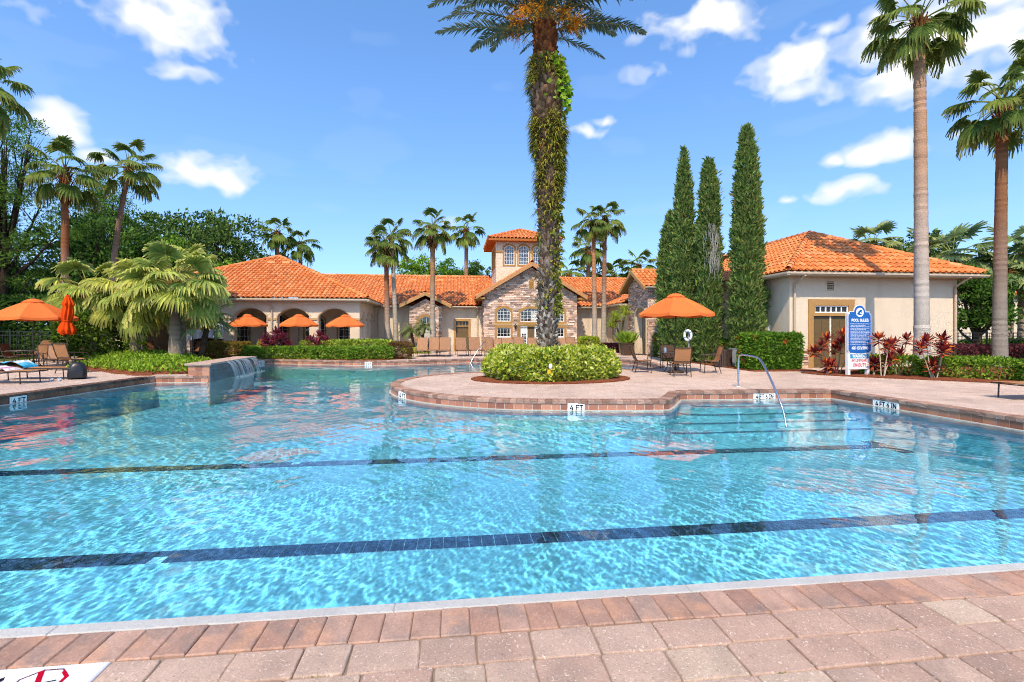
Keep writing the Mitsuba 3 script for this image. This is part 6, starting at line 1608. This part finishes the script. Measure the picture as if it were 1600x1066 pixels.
def round_table(label, x, y, r, z=.72, rot=0):
    t = thing('round_table', label, 'table'); place(x, y, 0, rot)
    m = M(); m.lathe([(.03, z - .006), (r - .02, z - .006), (r - .02, z + .002), (.03, z + .002)], (.10, .11, .11), 36); part(t, 'tabletop', m, 'ceramic')
    m = M(); a = np.linspace(0, 2 * PI, 37); m.tube(np.stack([r * np.cos(a), r * np.sin(a), z + 0 * a - .004], 1), .018, BRONZE, 6, cap=False); m.tube(np.stack([.30 * np.cos(a), .30 * np.sin(a), .28 + 0 * a], 1), .012, BRONZE, 5, cap=False); part(t, 'rim', m, 'satin')
    for k in range(4):
        a = PI / 4 + k * PI / 2; o = np.array([math.cos(a), math.sin(a), 0]); m = M()
        m.tube([o * r * .9 + [0, 0, z - .01], o * r * .62 + [0, 0, z - .12], o * .28 + [0, 0, .40], o * .30 + [0, 0, .2], o * r * .72], .016, BRONZE, 6); part(t, 'leg', m, 'satin')
    home(); return t


# round table on the island with its umbrella and four chairs
TX, TY = 7.85, 16.55
umbrella('open orange umbrella over the round table in front of the cypresses', TX, TY, 2.12, 2.82, 1.30, .2)
round_table('round bronze table under the orange umbrella on the island', TX, TY, .60)
sling_chair('brown sling chair nearest the pool at the round island table, seen from behind', 7.45, 15.35, -.20)
sling_chair('brown sling chair on the right side of the round island table', 9.05, 16.35, 1.35)
sling_chair('brown sling chair on the left side of the round island table', 6.72, 16.85, -1.75)
sling_chair('brown sling chair behind the round island table', 8.2, 17.85, 2.9)
m = M(); m.lathe([(0, .725), (.045, .725), (.047, .90), (.0, .905)], (.75, .75, .73), 16, (TX - .33, TY + .12, 0)); solo('cup', m, 'satin', 'white cup standing on the round island table', 'cup')

# far umbrellas before the pavilion
umbrella('small looking orange umbrella before the first pavilion arch from the left', -11.55, 28.95, 1.86, 2.42, 1.04, .25)
umbrella('orange umbrella in the middle of the three before the pavilion arches', -8.7, 28.7, 1.86, 2.42, 1.04, .1)
umbrella('orange umbrella before the rightmost pavilion arch', -6.1, 28.4, 1.84, 2.40, 1.04, .3)
umbrella('orange umbrella half hidden behind the stout fan palm', -14.3, 28.7, 1.72, 2.2, .95, .3)
closed_umbrella('closed orange umbrella among the palm trunks of the mound', -15.2, 26.2, 2.35, 1.3, .15, 3)
umbrella('big orange umbrella at the left edge over the shaded chairs', -17.1, 22.1, 2.05, 2.80, 1.42, .39)
closed_umbrella('tall closed orange umbrella left of the mound', -15.55, 21.7, 2.95, 1.35, .20, 2)
for i, (x, y) in enumerate([(-11.5, 29.1), (-8.7, 28.9), (-6.1, 28.7)]):
    round_table(['round table under the left pavilion umbrella', 'round table under the middle pavilion umbrella', 'round table under the right pavilion umbrella'][i], x, y - .15 + .0, .5, .70)

# loungers in a row at the far end, backs raised
FAR = 'sun loungers lined up at the far end of the pool'
for i, (px_, py_) in enumerate([(-1.86, 29.3), (-1.22, 29.3), (-.53, 29.25), (.46, 29.3), (1.24, 29.3), (1.98, 29.35), (2.66, 29.3), (3.28, 29.3), (4.02, 29.4), (4.80, 29.4), (6.62, 29.3), (7.28, 29.4)]):
    rg_l = np.random.default_rng(8 + i); lounger(['leftmost tan lounger of the far row', 'second tan lounger from the left in the far row', 'third tan lounger from the left in the far row', 'fourth tan lounger from the left, before the small brown door', 'fifth tan lounger from the left in the far row', 'sixth tan lounger from the left in the far row', 'seventh tan lounger from the left in the far row, by the ladder rail', 'tan lounger before the lower left gable window', 'tan lounger before the white french doors', 'tan lounger just left of the date palm trunk', 'tan lounger just right of the date palm trunk', 'rightmost tan lounger of the far row'][i], px_ + rg_l.normal(0, .03), py_ + rg_l.normal(0, .12), PI + rg_l.normal(0, .06), 1.18 + rg_l.normal(0, .07), tuple(np.array(SLING2) * rg_l.uniform(.82, 1.05)), group=FAR, k=1.0)
# left terrace
lounger('tan lounger with towels nearest the left pool edge', -12.95, 15.5, -PI / 2, .75, SLING)
lounger('tan lounger beside the backpack, second from the left pool edge', -12.75, 16.75, -PI / 2, .2, SLING)
lounger('shaded brown lounger with raised back behind the big umbrella pole', -20.2, 26.0, PI * .9, 1.0, SLINGD)
lounger('shaded brown lounger with raised back before the left fence', -18.4, 26.3, PI * .95, 1.0, SLINGD)
lounger('end of a tan lounger reaching in at the right edge of the deck', 13.05, 9.25, PI / 2, .5, SLING)
round_table('dark round table in the shade of the big umbrella', -16.9, 21.6, .62)
sling_chair('tan sling chair facing out beside the shaded table', -15.5, 20.8, -2.2, SLING)
sling_chair('tan sling chair turned sideways by the closed umbrella', -14.9, 20.2, -2.7, SLING2)
sling_chair('brown sling chair in the sun nearest the green mound, seen from behind', -13.5, 19.05, -.35, SLING, k=1.12)
sling_chair('dark chair at the far side of the shaded table', -18.1, 22.5, -1.4, SLINGD)
sling_chair('brown chair between the mound palms', -13.6, 27.4, 2.6, SLINGD)
sling_chair('brown chair before the dark arch behind the mound', -16.2, 28.3, -2.2, SLINGD)
st = thing('side_table', 'small dark side table under the far loungers umbrella side', 'table'); m = M(); m.box(-19.5, -19.0, 25.3, 25.8, .44, .47, BRONZE); part(st, 'top', m, 'satin', smooth=False)
for sx, sy in ((-19.47, 25.33), (-19.03, 25.33), (-19.47, 25.77), (-19.03, 25.77)): m = M(); m.tube([[sx, sy, 0], [sx, sy, .44]], .015, BRONZE, 6); part(st, 'leg', m, 'satin')


def towel(label, pts, w, c, seed, stripes=None):
    rg = np.random.default_rng(seed); n, k = 26, 16; p = np.asarray(pts, float); t = np.linspace(0, 1, len(p)); s = np.linspace(0, 1, n)
    P = np.stack([np.interp(s, t, p[:, i]) for i in range(3)], 1); v, cc = [], []
    for i in range(n):
        for j in range(k):
            q = j / (k - 1) - .5
            h = .11 * meshkit.fbm(np.array([[i * .23 + seed, j * .3, 1.5]]), 3, 2)[0] * (1 if 0 < i < n - 1 else .4)
            v.append(P[i] + [0, q * w, h - .02]); cc.append(stripes[(i // 3) % len(stripes)] if stripes else c)
    m = M(); m.add(np.array(v), quads([[i * k + j, i * k + j + 1, (i + 1) * k + j + 1, (i + 1) * k + j] for i in range(n - 1) for j in range(k - 1)]), np.array(cc))
    solo('towel', m, 'matte', label, 'towel', smooth=False)


towel('rumpled light blue and white towel on the second lounger', [(-12.9, 16.6, .38), (-13.2, 16.6, .55), (-13.6, 16.6, .5), (-13.9, 16.6, .38)], .55, None, 4, [srgb('3fb0d8', .85), srgb('6fc3e0', .85), (.7, .74, .78), srgb('4aa0cc', .85)])
towel('crumpled pink and white towel on the nearest lounger', [(-12.45, 15.5, .37), (-12.9, 15.45, .45), (-13.3, 15.45, .42), (-13.6, 15.45, .40)], .55, None, 7, [(.72, .66, .70), srgb('c98aa6', .85), (.75, .74, .76), srgb('8a5a8a', .8)])
bp = thing('backpack', 'black backpack with a rounded top standing by the lounger foot', 'backpack'); place(-11.62, 16.6, 0, .5)
g = np.linspace(0, 2 * PI, 25)[:-1]; v = []
for z, sx, sy, oy in [(0, .10, .06, 0), (.0, .21, .15, 0), (.06, .235, .175, 0), (.2, .235, .17, 0), (.36, .215, .15, .0), (.46, .17, .12, .01), (.52, .09, .07, .02), (.535, .0, .0, .02)]:
    cx2 = np.sign(np.cos(g)) * np.abs(np.cos(g)) ** .7 * sx; cy2 = np.sign(np.sin(g)) * np.abs(np.sin(g)) ** .7 * sy + oy; v.append(np.stack([cx2, cy2, z + .012 * np.sin(3 * g)], 1))
m = M(); m.add(np.vstack(v), quads([[i * 24 + j, i * 24 + (j + 1) % 24, (i + 1) * 24 + (j + 1) % 24, (i + 1) * 24 + j] for i in range(7) for j in range(24)]), (.012, .012, .015)); part(bp, 'body', m, 'satin')
m = M()
for i, (z, s) in enumerate([(.05, .15), (.12, .16), (.24, .15), (.27, .12)]): m.add(np.stack([s * np.cos(g), -.165 - .055 * np.abs(np.sin(g)) * (i in (1, 2)), .17 + (z - .16) * np.abs(np.sin(g / 1.0)) + .0 * g], 1), [[0, k, k + 1] for k in range(1, 23)], (.02, .02, .024))
m.box(-.15, .15, -.225, -.15, .06, .26, (.018, .018, .022)); part(bp, 'front_pocket', m, 'satin', smooth=False)
m = M(); m.tube([[-.05, .05, .51], [-.04, .05, .58], [.04, .05, .58], [.05, .05, .51]], .012, (.02, .02, .02), 5)
for s in (-.1, .1): m.tube([[s, .14, .45], [s * 1.3, .22, .35], [s * 1.4, .2, .15], [s * 1.2, .15, .05]], .016, (.02, .02, .02), 5)
part(bp, 'straps', m, 'matte')
home()
m = M(); rg = np.random.default_rng(2); P = np.array([-11.78, 16.75, .40]) + rg.normal(0, .06, (60, 3)) * [1.3, 1, .6]; leaf_cloud(m, P, unit(rg, 60), .13, pal('8fae4a', '6f9a3a', 'b0c46a'), rg, .7); solo('cloth_bundle', m, 'matte', 'small green cloth bundle on the lounger beside the backpack', 'cloth', smooth=False)
for i, (x, y, r) in enumerate([(-11.95, 16.05, .4), (-11.78, 16.12, .6)]):
    place(x, y, .008, r); m = M(); m.prism(unary_union([affinity.scale(Point(0, .08).buffer(1), .05, .07), affinity.scale(Point(0, -.07).buffer(1), .04, .06), sbox(-.033, -.08, .033, .08)]), 0, .022, 'g', 0, (.62, .68, .74)); t = solo('sandal', m, 'matte', ['left pale sandal on the deck before the backpack', 'right pale sandal on the deck before the backpack'][i], 'sandal', smooth=False)
    m = M(); a = np.linspace(0, PI, 9); m.tube(np.stack([.05 * np.cos(a), .05 + 0 * a, .02 + .045 * np.sin(a)], 1), .012, (.55, .62, .7), 5); part(t, 'strap', m, 'matte'); home()

# handrails
def handrail(label, pts, r=.024):
    t = thing('handrail', label, 'handrail'); m = M(); m.tube(chaikin(pts, 3), r, (1, 1, 1), 12); part(t, 'tube', m, 'chrome')
    m = M(); m.lathe([(.0, .0), (.055, .0), (.055, .014), (.03, .026), (.026, .026)], (.75, .75, .73), 16, (pts[0][0], pts[0][1], 0)); part(t, 'flange', m, 'satin')


handrail('stainless handrail sloping down the pool steps', [(7.5, 12.12, 0), (7.5, 12.12, .70), (7.49, 12.06, .86), (7.47, 11.85, .875), (7.43, 11.25, .86), (7.40, 10.98, .78), (7.30, 10.4, .25), (7.22, 9.95, -.25), (7.18, 9.8, -.6)])
handrail('small curved ladder rail at the far pool edge by the loungers', [(1.75, 27.0, 0), (1.75, 27.0, .75), (1.72, 26.8, .92), (1.65, 26.5, .92), (1.5, 26.25, .75), (1.0, 25.9, .1), (.8, 25.7, -.4)], .022)

# pool rules sign
sg_ = thing('pool_rules_sign', 'tall blue and white pool rules sign on white posts in the mulch bed', 'sign')
place(13.42, 14.75, 0, .10, 1.10)
BLUE = srgb('1f66b8', .8)
for s in (-.36, .36):
    m = M(); m.box(s - .045, s + .045, -.0, .09, 0, 1.92, (.76, .76, .75)); part(sg_, 'post', m, 'satin', smooth=False)
body = unary_union([sbox(-.41, .80, .41, 1.86), sbox(-.36, .70, .36, 1.93), Point(0, 1.93).buffer(.20), affinity.scale(Point(0, .78).buffer(1), .41, .10)])
m = M(); m.prism(body.buffer(.02), .006, .022, 'b', 0, (.74, .74, .73)); m.prism(body, .022, .030, 'b', 0, BLUE); bd = part(sg_, 'rules_board', m, 'satin', smooth=False)
m = M(); m.prism(Point(0, 1.92).buffer(.14), .030, .033, 'b', 0, (.78, .8, .82))
wv = Polygon([(-.10, 1.87), (-.04, 1.95), (.03, 2.0), (.09, 1.97), (.05, 1.955), (.07, 1.91), (.02, 1.94), (-.02, 1.88), (.09, 1.865), (.0, 1.84)]).buffer(.006); m.prism(wv, .033, .036, 'b', 0, BLUE); part(bd, 'emblem', m, 'matte', smooth=False, label='round white emblem with a blue wave')
m = M(); m.text('POOL RULES', .085, 0, 1.64, .030, 'b', 0, (.85, .86, .88), width=.62); part(bd, 'heading', m, 'matte', smooth=False)
m = M(); rg = np.random.default_rng(12)
for i in range(15):
    z = 1.565 - i * .044; u = -.34; long = i in (1, 4, 8, 12)
    while u < (.34 if not long else .2):
        w = rg.uniform(.02, .06); m.prism(sbox(u, z, min(u + w, .35), z + .016), .030, .032, 'b', 0, (.62, .68, .76)); u += w + .012
part(bd, 'small_print', m, 'matte', smooth=False, kind='stuff')
m = M(); m.text('NO DIVING', .085, 0, .80, .030, 'b', 0, (.88, .89, .9), width=.60); part(bd, 'warning_line', m, 'matte', smooth=False)
m = M(); m.prism(sbox(-.36, .20, .36, .68), .004, .018, 'b', 0, (.76, .76, .75)); b2 = part(sg_, 'warning_board', m, 'satin', smooth=False)
m = M(); m.prism(sbox(-.34, .53, .34, .66), .018, .021, 'b', 0, srgb('3f9ed0', .8)); m.text('WARNING', .09, 0, .555, .021, 'b', 0, (.88, .89, .9), width=.52); part(b2, 'warning_band', m, 'matte', smooth=False)
m = M(); m.text('NO LIFEGUARD', .075, 0, .43, .018, 'b', 0, srgb('c4163a', .85), width=.58); m.text('ON DUTY', .105, 0, .275, .018, 'b', 0, srgb('c4163a', .85), width=.48); part(b2, 'red_lettering', m, 'matte', smooth=False)
home()

# litter bin and grey locker by the hedge
lb = thing('litter_bin', 'dark slatted litter bin beside the flowering hedge', 'litter bin'); place(11.1, 19.0, 0)
m = M(); m.lathe([(0, .02), (.29, .02), (.29, .70), (0, .70)], (.02, .018, .017), 24); part(lb, 'liner', m, 'matte')
m = M()
for k in range(26):
    a = k / 26 * 2 * PI; m.block(.325 * math.cos(a), .325 * math.sin(a), .028, .008, .03, .72, a + PI / 2, srgb('54433c', .75), .003)
part(lb, 'slats', m, 'satin', smooth=False, kind='stuff')
m = M(); a = np.linspace(0, 2 * PI, 33)
for z, r in ((.05, .33), (.70, .34)): m.tube(np.stack([r * np.cos(a), r * np.sin(a), z + 0 * a], 1), .016, srgb('54433c', .75), 6, cap=False)
part(lb, 'rings', m, 'satin'); home()
gb = thing('equipment_box', 'grey blue upright box standing next to the litter bin', 'box'); m = M(); m.block(11.62, 19.15, .13, .10, 0, .72, .1, srgb('8f9aa4', .8), .01); part(gb, 'body', m, 'satin', smooth=False); m = M(); m.block(11.62, 19.15, .14, .11, .72, .76, .1, srgb('7f8a94', .8), .01); part(gb, 'lid', m, 'satin', smooth=False)
lr = thing('life_ring', 'white life ring hanging on its post behind the round table', 'life ring'); place(10.35, 20.6, 1.30, -1.05, .72)
a = np.linspace(0, 2 * PI, 33); m = M(); m.tube(np.stack([.235 * np.cos(a), 0 * a, .30 * np.sin(a)], 1), .075, (.78, .80, .84), 12, cap=False); part(lr, 'ring', m, 'satin')
m = M()
for q in (.6, 2.2, 3.7, 5.3):
    b = np.linspace(q - .12, q + .12, 4); m.tube(np.stack([.235 * np.cos(b), 0 * b, .30 * np.sin(b)], 1), .078, srgb('5f86b8', .8), 12, cap=False)
part(lr, 'bands', m, 'satin'); m = M(); m.box(-.03, .03, .08, .14, -1.55, .35, (.3, .3, .3)); part(lr, 'post', m, 'satin', smooth=False); home()
sp = thing('spot_light', 'small white garden spotlight on a yellow stake sign in the round hedge', 'lamp'); place(2.75, 13.72, 0, .1)
m = M(); m.box(-.012, .012, -.0, .02, 0, .3, srgb('8a7a30')); m.box(-.10, .10, -.015, .0, .27, .39, srgb('d8b82a', .85)); part(sp, 'yellow_plate', m, 'satin', smooth=False)
m = M(); m.lathe([(0, .42), (.05, .42), (.055, .50), (.035, .56), (0, .56)], (.78, .78, .78), 12); m.box(-.01, .01, -.01, .01, .3, .42, (.6, .6, .6)); part(sp, 'lamp_head', m, 'satin'); home()
m = M(); m.lathe([(0, 0), (.36, 0), (.40, .25), (.34, .52), (.15, .66), (0, .68)], srgb('b0a494', .8), 16, (-4.45, 33.0 + .3, 0)); solo('boulder', m, 'rough', 'pale rounded boulder at the foot of the crossing palms', 'rock')

# fences
def fence(label, p0, p1, z1, name='fence', col=(.018, .016, .015), step=.115, lattice=False, post=2.2):
    t = thing(name, label, 'fence'); p0, p1 = np.array(p0, float), np.array(p1, float); L = np.linalg.norm(p1 - p0); d = (p1 - p0) / L; h = math.atan2(d[1], d[0])
    def bar(m, u0, u1, z0, z1_, th): c = p0 + d * (u0 + u1) / 2; m.block(c[0], c[1], (u1 - u0) / 2, th, z0, z1_, h, col, .002)
    n = max(1, round(L / post))
    for i in range(n + 1): m = M(); u = L * i / n; bar(m, u - .03, u + .03, 0, z1 + .06, .03); part(t, 'post', m, 'satin', smooth=False)
    for z in ((.12, z1 - .24, z1 - .03) if not lattice else (.12, z1 - .32, z1 - .16, z1 - .02)):
        m = M(); bar(m, 0, L, z - .018, z + .018, .016); part(t, 'rail', m, 'satin', smooth=False)
    m = M(); u = step
    while u < L: bar(m, u - .009, u + .009, .1, z1, .009); u += step
    part(t, 'pickets', m, 'satin', smooth=False, kind='stuff')


fence('dark metal fence with a lattice top behind the purple hedge', (21.2, 18.9), (34, 18.45), 1.42, lattice=True, step=.19)
fence('dark metal fence in the shade behind the left terrace', (-30, 27.6), (-19.4, 30.1), 1.5)
fence('dark metal fence between the left terrace and the trees', (-32, 20), (-30, 27.6), 1.5)

# neighbouring house beyond the right fence
nh = thing('distant_house', 'beige house with an orange roof glimpsed beyond the right fence', 'building')
fence('dark metal fence running along the lawn on the right', (34, 18.45), (33.5, 2), 1.42, step=.19)
wall(nh, sbox(26, 0, 60, 5.2).difference(unary_union([sbox(u, 1.0, u + 1.2, 2.4) for u in (29, 33, 37, 41, 45)])), 'b', 44, .3)
for u in (29, 33, 37, 41, 45): window(nh, 'b', 44, u, u + 1.2, 1.0, 2.4, 0, 2, 2, .12)
wall(nh, sbox(44.3, 0, 60, 5.2), 'a', 26, .3)
roof(nh, 'roof', (25.4, 43.4, 5.2), (1, 0, 0), (0, 1, .45), Polygon([(0, 0), (35, 0), (35, 8.8), (8.0, 8.8)]), pitch=.5, row=.8, cseed=90)
roof(nh, 'roof', (25.4, 43.4, 5.2), (0, 1, 0), (1, 0, .45), Polygon([(0, 0), (17, 0), (17, 8.8), (8.0, 8.8)]), pitch=.5, row=.8, cseed=91)
m = M(); m.sheet(sbox(20.5, 25, 60, 42), .0); struct('car_park', m, 'asphalt')
